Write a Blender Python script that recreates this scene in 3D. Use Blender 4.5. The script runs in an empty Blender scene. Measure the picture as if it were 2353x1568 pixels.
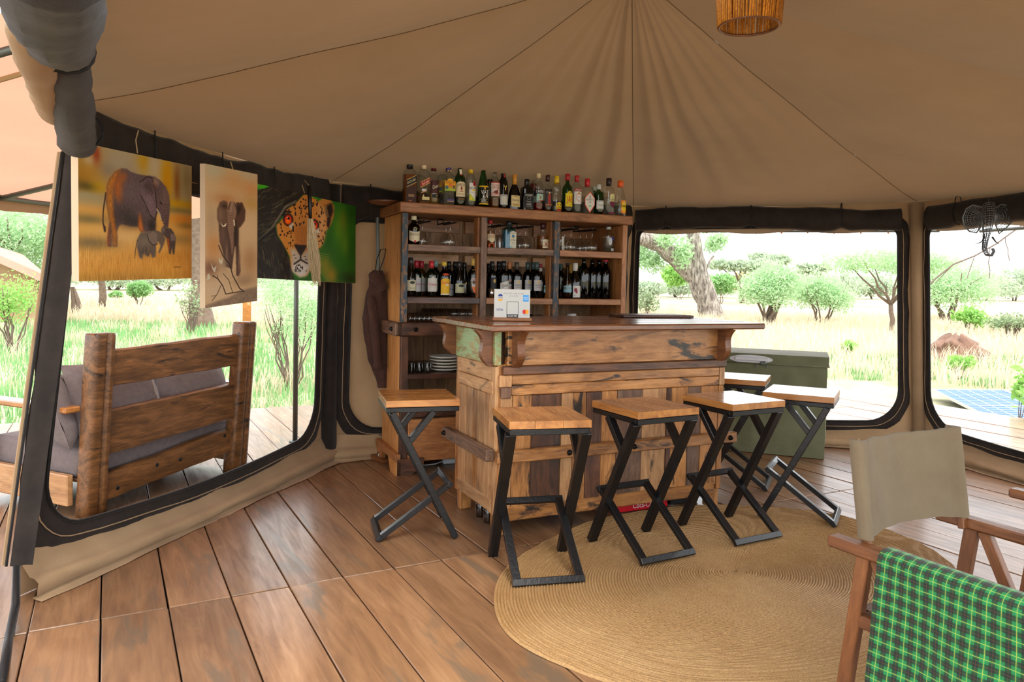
import bpy, bmesh, math, random
import numpy as np
from mathutils import Matrix, Vector, noise as mnoise

random.seed(7)
rng = np.random.default_rng(11)
scene = bpy.context.scene
col = scene.collection

# ------------------------------------------------------------------ camera
IMG_W, IMG_H = 2353.0, 1568.0
FOC, PITCH, ROLL, SHIFT, CAM_H = 1707.6, 0.04262, 0.02055, -63.84, 1.42
cd = bpy.data.cameras.new('camera')
cam = bpy.data.objects.new('camera', cd)
col.objects.link(cam)
cd.sensor_fit = 'HORIZONTAL'
cd.sensor_width = 36.0
cd.lens = 36.0 * FOC / IMG_W
cd.shift_y = SHIFT / IMG_W
cd.clip_start = 0.05
cd.clip_end = 1000
_cp, _sp, _cr, _sr = math.cos(PITCH), math.sin(PITCH), math.cos(ROLL), math.sin(ROLL)
_f = Vector((0, _cp, -_sp)); _d = Vector((0, -_sp, -_cp)); _r = Vector((1, 0, 0))
cam_right = _r * _cr - _d * _sr
cam_down = _r * _sr + _d * _cr
cam.matrix_world = Matrix((
    (cam_right.x, -cam_down.x, -_f.x, 0),
    (cam_right.y, -cam_down.y, -_f.y, 0),
    (cam_right.z, -cam_down.z, -_f.z, CAM_H),
    (0, 0, 0, 1)))
scene.camera = cam

# ------------------------------------------------------------------ light
w = bpy.data.worlds.new('overcast_sky')
scene.world = w
w.use_nodes = True
bg = w.node_tree.nodes['Background']
bg.inputs['Color'].default_value = (0.93, 0.97, 1.0, 1)
bg.inputs['Strength'].default_value = 1.25
sd = bpy.data.lights.new('hazy_sun', 'SUN')
sd.energy = 1.1
sd.angle = math.radians(25)
sd.color = (1.0, 0.95, 0.86)
sun = bpy.data.objects.new('hazy_sun', sd)
sun.rotation_euler = (math.radians(28), math.radians(18), 0)
col.objects.link(sun)

scene.view_settings.view_transform = 'Standard'
scene.view_settings.look = 'None'
scene.view_settings.gamma = 1.0
scene.view_settings.use_curve_mapping = False
scene.view_settings.exposure = 1.58
scene.cycles.transparent_max_bounces = 48

# ------------------------------------------------------------------ measuring helpers (photo pixel -> place in the room)
def ray(px, py):
    u = (px - IMG_W / 2) / FOC
    v = (py - IMG_H / 2 - SHIFT) / FOC
    rt = u * _cr + v * _sr
    dn = -u * _sr + v * _cr
    return Vector((rt, _cp - dn * _sp, -_sp - dn * _cp))
ORI = Vector((0, 0, CAM_H))
def at_z(px, py, z=0.0):
    r = ray(px, py); return ORI + r * ((z - CAM_H) / r.z)
def at_y(px, py, Y):
    r = ray(px, py); return ORI + r * (Y / r.y)
def at_plane(px, py, P, n):
    r = ray(px, py); P = Vector(P); n = Vector(n)
    return ORI + r * ((P - ORI).dot(n) / r.dot(n))

# ------------------------------------------------------------------ object helpers
def tag(o, label=None, cat=None, group=None, kind=None):
    if label: o['label'] = label
    if cat: o['category'] = cat
    if group: o['group'] = group
    if kind: o['kind'] = kind
    return o
def TR(x=0, y=0, z=0, yaw=0, pitch=0, roll=0):
    return Matrix.Translation((x, y, z)) @ Matrix.Rotation(yaw, 4, 'Z') @ Matrix.Rotation(pitch, 4, 'X') @ Matrix.Rotation(roll, 4, 'Y')
def link(o, parent=None, mat4=None):
    col.objects.link(o)
    if parent is not None: o.parent = parent
    if mat4 is not None: o.matrix_local = mat4
    return o
def thing(name, label, cat, mat4=None, group=None, kind=None):
    o = bpy.data.objects.new(name, None)
    o.empty_display_size = 0.1
    link(o, None, mat4 if mat4 is not None else Matrix.Identity(4))
    return tag(o, label, cat, group, kind)
def mesh_from(name, V, F, mat=None, smooth=False):
    me = bpy.data.meshes.new(name)
    if isinstance(F, np.ndarray):
        V = np.asarray(V, np.float32); n, k = F.shape
        me.vertices.add(len(V)); me.vertices.foreach_set('co', V.ravel())
        me.loops.add(n * k); me.loops.foreach_set('vertex_index', F.astype(np.int32).ravel())
        me.polygons.add(n)
        me.polygons.foreach_set('loop_start', np.arange(0, n * k, k, dtype=np.int32))
        me.polygons.foreach_set('loop_total', np.full(n, k, np.int32))
        me.update(calc_edges=True)
    else:
        me.from_pydata([tuple(v) for v in V], [], F)
        me.update()
    if mat is not None: me.materials.append(mat)
    if smooth: me.polygons.foreach_set('use_smooth', np.ones(len(me.polygons), bool))
    return me
def put(name, me, parent=None, mat4=None):
    return link(bpy.data.objects.new(name, me), parent, mat4)
def copy_tree(o, parent=None, mat4=None):
    c = o.copy(); col.objects.link(c); c.parent = parent
    if mat4 is not None: c.matrix_local = mat4
    for ch in list(o.children): copy_tree(ch, c)
    return c

def chamfer_box(lx, ly, lz, c=0.003):
    a = (lx / 2, ly / 2, lz / 2); c = min(c, min(a) * 0.45)
    V = []; idx = {}
    for sx in (-1, 1):
        for sy in (-1, 1):
            for sz in (-1, 1):
                s = (sx, sy, sz)
                for ax in range(3):
                    p = [s[i] * (a[i] - c) for i in range(3)]; p[ax] = s[ax] * a[ax]
                    idx[(sx, sy, sz, ax)] = len(V); V.append(p)
    F = []
    def quad(l, out):
        p = [Vector(V[i]) for i in l]; n = (p[1] - p[0]).cross(p[2] - p[0])
        F.append(l if n.dot(out) > 0 else l[::-1])
    for ax in range(3):
        o1, o2 = [i for i in range(3) if i != ax]
        for s in (-1, 1):
            l = []
            for s1, s2 in ((-1, -1), (1, -1), (1, 1), (-1, 1)):
                k = [0, 0, 0]; k[ax] = s; k[o1] = s1; k[o2] = s2
                l.append(idx[(k[0], k[1], k[2], ax)])
            out = Vector((0, 0, 0)); out[ax] = s; quad(l, out)
    for ax in range(3):      # edges along ax
        o1, o2 = [i for i in range(3) if i != ax]
        for s1 in (-1, 1):
            for s2 in (-1, 1):
                k0 = [0, 0, 0]; k0[ax] = -1; k0[o1] = s1; k0[o2] = s2
                k1 = list(k0); k1[ax] = 1
                out = Vector((0, 0, 0)); out[o1] = s1; out[o2] = s2
                quad([idx[(*k0, o1)], idx[(*k1, o1)], idx[(*k1, o2)], idx[(*k0, o2)]], out)
    for sx in (-1, 1):
        for sy in (-1, 1):
            for sz in (-1, 1):
                quad([idx[(sx, sy, sz, 0)], idx[(sx, sy, sz, 1)], idx[(sx, sy, sz, 2)]], Vector((sx, sy, sz)))
    return V, F
_RX = {'x': Matrix.Identity(4), 'y': Matrix.Rotation(math.pi / 2, 4, 'Z'), 'z': Matrix.Rotation(-math.pi / 2, 4, 'Y')}
_boxcache = {}
def board(name, parent, x0, x1, y0, y1, z0, z1, mat, grain=None, c=0.003, jit=0.0, rot=None):
    """one board in its parent's frame; the wood grain runs along 'grain'"""
    d = {'x': x1 - x0, 'y': y1 - y0, 'z': z1 - z0}
    if grain is None: grain = max(d, key=d.get)
    if grain == 'x': L = (d['x'], d['y'], d['z'])
    elif grain == 'y': L = (d['y'], d['x'], d['z'])
    else: L = (d['z'], d['y'], d['x'])
    key = (round(L[0], 4), round(L[1], 4), round(L[2], 4), round(c, 4), mat.name if mat else '')
    me = _boxcache.get(key)
    if me is None:
        V, F = chamfer_box(*L, c); me = mesh_from(name, V, F, mat); _boxcache[key] = me
    m = Matrix.Translation(((x0 + x1) / 2, (y0 + y1) / 2, (z0 + z1) / 2))
    if jit: m = m @ Matrix.Rotation(random.uniform(-jit, jit), 4, 'Z')
    if rot is not None: m = m @ rot
    return put(name, me, parent, m @ _RX[grain])
def bar_between(name, parent, P, Q, wdt, dep, mat, side=(0, 0, 1), c=0.003):
    """straight square bar from P to Q (parent frame); wdt measured across 'side' x axis"""
    P, Q = Vector(P), Vector(Q); ax = (Q - P); L = ax.length; ax.normalize()
    s = Vector(side); y = s.cross(ax)
    if y.length < 1e-4: y = Vector((0, 1, 0)).cross(ax)
    y.normalize(); z = ax.cross(y)
    V, F = chamfer_box(L, wdt, dep, c)
    m = Matrix((( ax.x, y.x, z.x, (P.x + Q.x) / 2), (ax.y, y.y, z.y, (P.y + Q.y) / 2), (ax.z, y.z, z.z, (P.z + Q.z) / 2), (0, 0, 0, 1)))
    return put(name, mesh_from(name, V, F, mat), parent, m)
def lathe(prof, n=24, sq=2.0, flat=1.0, caps=True):
    """profile [(r,z)...] turned round z; sq>2 squares the section; flat squeezes y"""
    V = []; F = []
    for r, z in prof:
        for i in range(n):
            a = 2 * math.pi * (i + .5) / n
            ca, sa = math.cos(a), math.sin(a)
            k = (abs(ca) ** sq + abs(sa) ** sq) ** (-1.0 / sq)
            V.append((r * ca * k, r * sa * k * flat, z))
    m = len(prof)
    for j in range(m - 1):
        for i in range(n):
            F.append((j * n + i, j * n + (i + 1) % n, (j + 1) * n + (i + 1) % n, (j + 1) * n + i))
    if caps:
        F.append(tuple(range(n))[::-1]); F.append(tuple(range((m - 1) * n, m * n)))
    return V, F
def tube(pts, rad, n=8, caps=True, flat=1.0):
    """tube through points; rad is a number or a list"""
    pts = [Vector(p) for p in pts]; V = []; F = []
    up = Vector((0, 0, 1)); prevx = None
    for k, p in enumerate(pts):
        t = (pts[min(k + 1, len(pts) - 1)] - pts[max(k - 1, 0)])
        if t.length < 1e-9: t = Vector((0, 0, 1))
        t.normalize()
        if prevx is None:
            x = t.orthogonal().normalized() if abs(t.dot(up)) > .95 else t.cross(up).normalized()
        else:
            x = prevx - t * prevx.dot(t)
            x = x.normalized() if x.length > 1e-6 else t.orthogonal().normalized()
        prevx = x; y = t.cross(x)
        r = rad[k] if hasattr(rad, '__len__') else rad
        for i in range(n):
            a = 2 * math.pi * i / n
            V.append(p + x * (r * math.cos(a)) + y * (r * math.sin(a) * flat))
    m = len(pts)
    for j in range(m - 1):
        for i in range(n):
            F.append((j * n + i, j * n + (i + 1) % n, (j + 1) * n + (i + 1) % n, (j + 1) * n + i))
    if caps:
        F.append(tuple(range(n))[::-1]); F.append(tuple(range((m - 1) * n, m * n)))
    return V, F
def join(*parts):
    V = []; F = []
    for v, f in parts:
        o = len(V); V += [tuple(x) for x in v]; F += [tuple(i + o for i in q) for q in f]
    return V, F
def xf(vf, m):
    return [m @ Vector(v) for v in vf[0]], vf[1]
def extrude_outline(pts2, t0, t1, plane='xz'):
    """closed outline extruded along the third axis"""
    n = len(pts2); V = []
    for t in (t0, t1):
        for a, b in pts2:
            V.append({'xz': (a, t, b), 'yz': (t, a, b), 'xy': (a, b, t)}[plane])
    F = [tuple(range(n)), tuple(range(n, 2 * n))[::-1]]
    for i in range(n): F.append((i, (i + 1) % n + 0, (i + 1) % n + n, i + n)[::-1])
    return V, F
def fbm(x, y, z=0.0, sc=1.0, oct=3):
    return mnoise.fractal(Vector((x * sc, y * sc, z * sc)), 1.0, 2.0, oct)

# ------------------------------------------------------------------ materials
def lin(c):
    c = c / 255.0
    return c / 12.92 if c <= 0.04045 else ((c + 0.055) / 1.055) ** 2.4
def rgb(h):
    h = h.lstrip('#'); return tuple(lin(int(h[i:i + 2], 16)) for i in (0, 2, 4))
def rgba(h): return (*rgb(h), 1.0)
class NT:
    def __init__(s, name):
        s.m = bpy.data.materials.new(name); s.m.use_nodes = True
        s.t = s.m.node_tree; s.n = s.t.nodes; s.l = s.t.links
        s.b = s.n['Principled BSDF']; s.out = s.n['Material Output']
    def add(s, typ, **kw):
        nd = s.n.new(typ)
        for k, v in kw.items():
            if k in nd.inputs: nd.inputs[k].default_value = v
            else: setattr(nd, k, v)
        return nd
    def k(s, a, b): s.l.new(a, b)
    def ramp(s, fac, stops, interp='LINEAR'):
        r = s.n.new('ShaderNodeValToRGB'); r.color_ramp.interpolation = interp
        e = r.color_ramp.elements
        while len(e) < len(stops): e.new(0.5)
        for el, (p, c) in zip(e, stops):
            el.position = p; el.color = c if len(c) == 4 else (*c, 1)
        s.k(fac, r.inputs['Fac']); return r.outputs['Color']
    def mix(s, fac, a, b, mode='MIX'):
        r = s.n.new('ShaderNodeMix'); r.data_type = 'RGBA'; r.blend_type = mode
        for sock, v in ((r.inputs[0], fac), (r.inputs[6], a), (r.inputs[7], b)):
            if hasattr(v, 'links'): s.k(v, sock)
            else: sock.default_value = v if not hasattr(v, '__len__') or len(v) == 4 else (*v, 1)
        return r.outputs[2]
    def math(s, op, a, b=0.5):
        r = s.n.new('ShaderNodeMath'); r.operation = op
        for i, v in enumerate((a, b)):
            if hasattr(v, 'links'): s.k(v, r.inputs[i])
            else: r.inputs[i].default_value = v
        return r.outputs[0]
    def coords(s, scale=(1, 1, 1), rnd=True, space='Object'):
        tc = s.n.new('ShaderNodeTexCoord'); mp = s.n.new('ShaderNodeMapping')
        mp.inputs['Scale'].default_value = scale
        s.k(tc.outputs[space], mp.inputs['Vector'])
        if rnd:
            oi = s.n.new('ShaderNodeObjectInfo'); cb = s.n.new('ShaderNodeCombineXYZ')
            s.k(s.math('MULTIPLY', oi.outputs['Random'], 37.0), cb.inputs[0])
            s.k(s.math('MULTIPLY', oi.outputs['Random'], 91.0), cb.inputs[1])
            s.k(s.math('MULTIPLY', oi.outputs['Random'], 53.0), cb.inputs[2])
            s.k(cb.outputs[0], mp.inputs['Location'])
        return mp.outputs[0]
    def noise(s, vec, scale, detail=4.0, rough=0.55, dist=0.0):
        nd = s.n.new('ShaderNodeTexNoise')
        nd.inputs['Scale'].default_value = scale; nd.inputs['Detail'].default_value = detail
        nd.inputs['Roughness'].default_value = rough; nd.inputs['Distortion'].default_value = dist
        s.k(vec, nd.inputs['Vector']); return nd.outputs['Fac']
    def bump(s, h, strength=0.3, dist=0.01):
        b = s.n.new('ShaderNodeBump'); b.inputs['Strength'].default_value = strength
        b.inputs['Distance'].default_value = dist
        s.k(h, b.inputs['Height']); s.k(b.outputs[0], s.b.inputs['Normal'])
def plain(name, c, rough=0.6, metal=0.0, coat=0.0, spec=0.5, bumpsc=0, bstr=.2):
    t = NT(name); t.b.inputs['Base Color'].default_value = rgba(c) if isinstance(c, str) else (*c, 1)
    t.b.inputs['Roughness'].default_value = rough; t.b.inputs['Metallic'].default_value = metal
    t.b.inputs['Coat Weight'].default_value = coat; t.b.inputs['Specular IOR Level'].default_value = spec
    if bumpsc:
        v = t.coords(rnd=False); t.bump(t.noise(v, bumpsc, 5), bstr, 0.01)
    return t.m
def wood(name, light, mid, dark, stain=None, stain_lo=0.58, rough=0.42, coat=0.15, sc=1.0, vary=0.35, paint=None, paint_lo=0.55, bstr=0.35, satv=0.0):
    t = NT(name)
    v = t.coords((2.2 * sc, 22 * sc, 22 * sc))
    v2 = t.coords((1.6 * sc, 5.5 * sc, 5.5 * sc))
    g = t.noise(v, 2.2, 6, 0.62, 1.2)
    g2 = t.noise(v2, 1.6, 4, 0.55, 1.8)
    base = t.ramp(g, [(0.28, rgb(dark)), (0.5, rgb(mid)), (0.72, rgb(light))])
    big = t.ramp(g2, [(0.3, rgb(dark)), (0.48, rgb(mid)), (0.68, rgb(light))])
    c = t.mix(0.5, base, big)
    if stain:
        sfac = t.ramp(t.noise(t.coords((1.3 * sc, 5 * sc, 5 * sc)), 2.6, 5, 0.6, 0.8), [(stain_lo, (0, 0, 0)), (stain_lo + .08, (1, 1, 1))])
        c = t.mix(sfac, c, rgb(stain))
    if paint:
        pf = t.ramp(t.noise(t.coords((2 * sc, 7 * sc, 7 * sc)), 5, 6, 0.7, 0.5), [(paint_lo, (0, 0, 0)), (paint_lo + .04, (1, 1, 1))])
        c = t.mix(pf, c, rgb(paint))
    oi = t.n.new('ShaderNodeObjectInfo')
    hv = t.n.new('ShaderNodeHueSaturation')
    t.k(t.math('ADD', t.math('MULTIPLY', oi.outputs['Random'], 2 * vary), 1 - vary), hv.inputs['Value'])
    if satv:
        r2 = t.math('FRACT', t.math('MULTIPLY', oi.outputs['Random'], 7.31))
        t.k(t.math('ADD', t.math('MULTIPLY', r2, 2 * satv), 1 - satv), hv.inputs['Saturation'])
        t.k(t.math('ADD', t.math('MULTIPLY', r2, 0.03), 0.485), hv.inputs['Hue'])
    t.k(c, hv.inputs['Color'])
    # small nail holes / knots
    t.k(hv.outputs[0], t.b.inputs['Base Color'])
    t.b.inputs['Roughness'].default_value = rough
    t.k(t.ramp(g, [(0.3, (rough + .16,) * 3), (0.7, (rough - .06,) * 3)]), t.b.inputs['Roughness'])
    t.b.inputs['Coat Weight'].default_value = coat; t.b.inputs['Coat Roughness'].default_value = 0.18
    t.bump(g, bstr, 0.004)
    return t.m
def cloth(name, c1, c2, rough=0.9, scale=3.0, transl=0.0, weave=0.0, bstr=0.3, tcol=None, fine=40):
    t = NT(name); v = t.coords(rnd=False)
    n1 = t.noise(v, scale, 5, 0.6)
    c = t.ramp(n1, [(0.3, rgb(c1)), (0.7, rgb(c2))])
    t.k(c, t.b.inputs['Base Color']); t.b.inputs['Roughness'].default_value = rough
    t.b.inputs['Specular IOR Level'].default_value = 0.2
    t.b.inputs['Sheen Weight'].default_value = 0.1
    t.bump(t.noise(v, fine, 5, 0.7), bstr, 0.004)
    if transl > 0:
        tr = t.n.new('ShaderNodeBsdfTranslucent'); mx = t.n.new('ShaderNodeMixShader')
        if tcol: tr.inputs['Color'].default_value = rgba(tcol)
        else: t.k(c, tr.inputs['Color'])
        mx.inputs[0].default_value = transl
        t.k(t.b.outputs[0], mx.inputs[1]); t.k(tr.outputs[0], mx.inputs[2]); t.k(mx.outputs[0], t.out.inputs['Surface'])
    return t.m
def thin_glass(name, tint, rough=0.03, gloss=1.0):
    t = NT(name)
    tr = t.n.new('ShaderNodeBsdfTransparent'); tr.inputs['Color'].default_value = (*tint, 1)
    gl = t.n.new('ShaderNodeBsdfGlossy'); gl.inputs['Roughness'].default_value = rough
    lw = t.n.new('ShaderNodeLayerWeight'); lw.inputs['Blend'].default_value = .5
    fr = t.math('ADD', t.math('MULTIPLY', t.math('POWER', lw.outputs['Facing'], 3.0), .75), .05)
    mx = t.n.new('ShaderNodeMixShader')
    t.k(t.math('MULTIPLY', fr, gloss), mx.inputs[0]); t.k(tr.outputs[0], mx.inputs[1]); t.k(gl.outputs[0], mx.inputs[2])
    t.k(mx.outputs[0], t.out.inputs['Surface'])
    return t.m
def vcol_mat(name, rough=0.6, spec=0.3, bstr=0, coat=0):
    t = NT(name); a = t.n.new('ShaderNodeAttribute'); a.attribute_name = 'Col'
    t.k(a.outputs['Color'], t.b.inputs['Base Color']); t.b.inputs['Roughness'].default_value = rough
    t.b.inputs['Specular IOR Level'].default_value = spec; t.b.inputs['Coat Weight'].default_value = coat
    if bstr:
        v = t.coords(rnd=False); t.bump(t.noise(v, 400, 3), bstr, 0.002)
    return t.m
def set_vcol(me, cols):
    a = me.color_attributes.new('Col', 'FLOAT_COLOR', 'POINT')
    c = np.ones((len(me.vertices), 4), np.float32); c[:, :3] = cols
    a.data.foreach_set('color', c.ravel())
def leaf_mat(name, c1, c2, transl=0.35):
    t = NT(name)
    v = t.coords(rnd=False, scale=(1, 1, 1))
    n1 = t.noise(v, 1.4, 3)
    c = t.ramp(n1, [(0.3, rgb(c1)), (0.7, rgb(c2))])
    t.k(c, t.b.inputs['Base Color']); t.b.inputs['Roughness'].default_value = 0.6
    tr = t.n.new('ShaderNodeBsdfTranslucent'); mx = t.n.new('ShaderNodeMixShader'); t.k(c, tr.inputs['Color'])
    mx.inputs[0].default_value = transl
    t.k(t.b.outputs[0], mx.inputs[1]); t.k(tr.outputs[0], mx.inputs[2]); t.k(mx.outputs[0], t.out.inputs['Surface'])
    return t.m

M = {}
M['floor'] = wood('floor_wood', '#9c7654', '#805c3e', '#5e412b', stain='#6d5844', stain_lo=0.57, rough=0.42, coat=0.32, sc=.45, vary=0.2, bstr=.15)
M['bar'] = wood('reclaimed_wood', '#c68c52', '#9d6632', '#43260f', stain='#241a15', stain_lo=0.57, rough=0.38, coat=0.25, vary=0.24, satv=0)
M['bar_dark'] = wood('dark_reclaimed_wood', '#7a4c2e', '#4a2c1c', '#22150f', stain='#33221a', stain_lo=0.6, rough=0.42, coat=0.2, vary=0.2)
M['bar_light'] = wood('pale_reclaimed_wood', '#c69a6c', '#a87a4e', '#6b472b', stain='#4a3828', stain_lo=0.62, rough=0.45, coat=0.12, vary=0.15)
M['bar_grey'] = wood('weathered_wood', '#8b6a50', '#694a36', '#35261d', stain='#30303a', stain_lo=0.6, rough=0.5, coat=0.1, vary=0.15)
M['bar_green'] = wood('green_painted_wood', '#b39a68', '#9a8a58', '#5a4a30', paint='#8fa878', paint_lo=0.47, stain='#2b231c', stain_lo=.64, rough=0.45, coat=0.15, vary=0.05)
M['bar_blue'] = wood('blue_painted_wood', '#9a7450', '#7b5636', '#47301f', paint='#2d3c48', paint_lo=0.46, rough=0.55, coat=0.05, vary=0.08)
M['top'] = wood('varnished_worktop', '#8f5a34', '#6d3d20', '#3a2012', rough=0.2, coat=0.6, vary=0.12)
M['seat'] = wood('varnished_seat_wood', '#c98f4f', '#a96c33', '#6d3d1c', stain='#5c3018', stain_lo=.66, rough=0.22, coat=0.6, vary=0.1, sc=.8, bstr=.1)
M['cab_side'] = wood('honey_wood', '#d09a5c', '#b87f45', '#8d5c30', rough=0.42, coat=0.2, vary=0.08, bstr=.15)
M['cab'] = wood('cabinet_wood', '#b17b48', '#905a30', '#58351c', stain='#3a2a20', stain_lo=.67, rough=0.45, coat=0.12, vary=0.2)
M['cab_back'] = wood('cabinet_back_wood', '#a07a50', '#7f5a38', '#523a26', stain='#33231a', stain_lo=.64, rough=0.55, coat=0.0, vary=0.25)
M['teak'] = wood('teak', '#87552e', '#6a3d1e', '#482813', rough=0.4, coat=0.15, vary=0.08, bstr=.12)
M['bench'] = wood('bench_wood', '#94633a', '#63401f', '#26170f', stain='#20150f', stain_lo=.6, rough=0.36, coat=0.18, vary=0.15)
M['post_wood'] = wood('post_wood', '#c78a4d', '#b5753c', '#8a5428', rough=0.6, coat=0, vary=0.05)
M['roof'] = cloth('roof_canvas', '#907454', '#9c8062', scale=1.5, transl=0.04, tcol='#a88a66', bstr=.12)
M['canvas'] = cloth('wall_canvas', '#93785a', '#a48868', scale=4, transl=0.06, tcol='#b08a60', bstr=.25)
M['awning'] = cloth('awning_canvas', '#c4a390', '#cfb3a2', scale=2, transl=0.35, tcol='#d49a80', bstr=.2)
M['net'] = cloth('dark_netting', '#1c1613', '#2d241f', rough=0.7, scale=9, bstr=.5, fine=120)
M['net2'] = cloth('dark_zip_tape', '#0f0d0d', '#1b1818', rough=0.45, scale=9, bstr=.3)
M['roll'] = cloth('charcoal_fabric', '#2a282b', '#393639', rough=0.85, scale=6, bstr=.5, fine=90)
M['metal'] = plain('black_steel', '#0d0e10', 0.34, 0.0, 0.2, 0.4, 60, .15)
M['iron'] = plain('dark_iron', '#1b1a1a', 0.4, 0.7)
M['pole'] = plain('grey_steel_pole', '#5c625e', 0.4, 0.6)
M['white'] = plain('white_ceramic', '#cfcabf', 0.3)
M['plastic_white'] = plain('white_plastic', '#c9ccd0', 0.35)
M['cord'] = plain('hemp_cord', '#a8906a', 0.9)
M['black'] = plain('black_plastic', '#0e0e10', 0.4)
M['cushion'] = cloth('mauve_grey_linen', '#6d6262', '#7a6e6c', scale=30, bstr=.5, fine=150)
M['khaki'] = cloth('khaki_canvas', '#695a46', '#746550', scale=6, bstr=.35, fine=200)
M['olive'] = cloth('olive_canvas', '#62644a', '#707256', scale=5, bstr=.25, rough=.75)
M['hoodie'] = cloth('brown_fleece', '#3a261f', '#4a3028', scale=12, bstr=.5, fine=180)
M['print'] = vcol_mat('printed_label', 0.5, 0.3)
M['paint'] = vcol_mat('oil_paint', 0.45, 0.35, .4)

# ================================================================== THE SETTING
# ---- floor: wide planks, laid in rows
PDIR = Vector((-.4777, .8785, 0)); QDIR = Vector((.8785, .4777, 0))
floor = thing('floor', 'wide worn wooden plank floor of tent and deck', 'floor', TR(yaw=math.atan2(.4777, .8785)), kind='structure')
PW = .2525; ROWS = [-1.46, .98, 3.42, 5.86, 8.30]
_pl = {}
for rI in range(4):
    for k in range(-12, 36):
        q0 = -.03 + k * PW; p0, p1 = ROWS[rI], ROWS[rI + 1]
        if rI == 0 and not (-3 < k < 16): continue
        key = rI
        if key not in _pl:
            V, F = chamfer_box(2.429, PW - .006, .035, .0035); _pl[key] = mesh_from('plank', V, F, M['floor'])
        dz = random.uniform(-.0025, .0025) - .0175
        m = Matrix.Translation((q0 + PW / 2, (p0 + p1) / 2, dz)) @ Matrix.Rotation(random.uniform(-.0012, .0012), 4, 'Z') @ Matrix.Rotation(math.pi / 2, 4, 'Z')
        put('plank', _pl[key], floor, m)
dark_under = plain('deck_underside', '#1a130e', 0.9)
for (a, b) in ((-3.0, 9.0),):
    for pj in (-1.4, .98, 3.42, 5.86, 8.2):
        board('joist', floor, a, b, pj - .06, pj + .06, -.16, -.042, dark_under, 'x')
board('joist', floor, -3.0, 9.0, -1.45, 8.28, -.10, -.085, dark_under, 'x')

# ---- tent outline: corners of the octagon at the floor and at the eave
CB = [Vector(p) for p in ((-2.14, 3.17, 0), (-1.44, 5.74, 0), (1.15, 7.2, 0), (3.62, 6.5, 0), (4.38, 3.9, 0), (3.45, 1.3, 0), (1.2, .25, 0), (-.75, 1.15, 0))]
CE = [Vector(p) for p in ((-1.93, 3.24, 2.12), (-1.40, 5.72, 2.13), (1.15, 7.15, 2.14), (3.48, 6.45, 2.16), (4.3, 3.9, 2.14), (3.4, 1.35, 2.12), (1.2, .3, 2.12), (-.78, 1.17, 2.06))]
APEX = at_y(1452, -70, 3.7)

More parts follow.
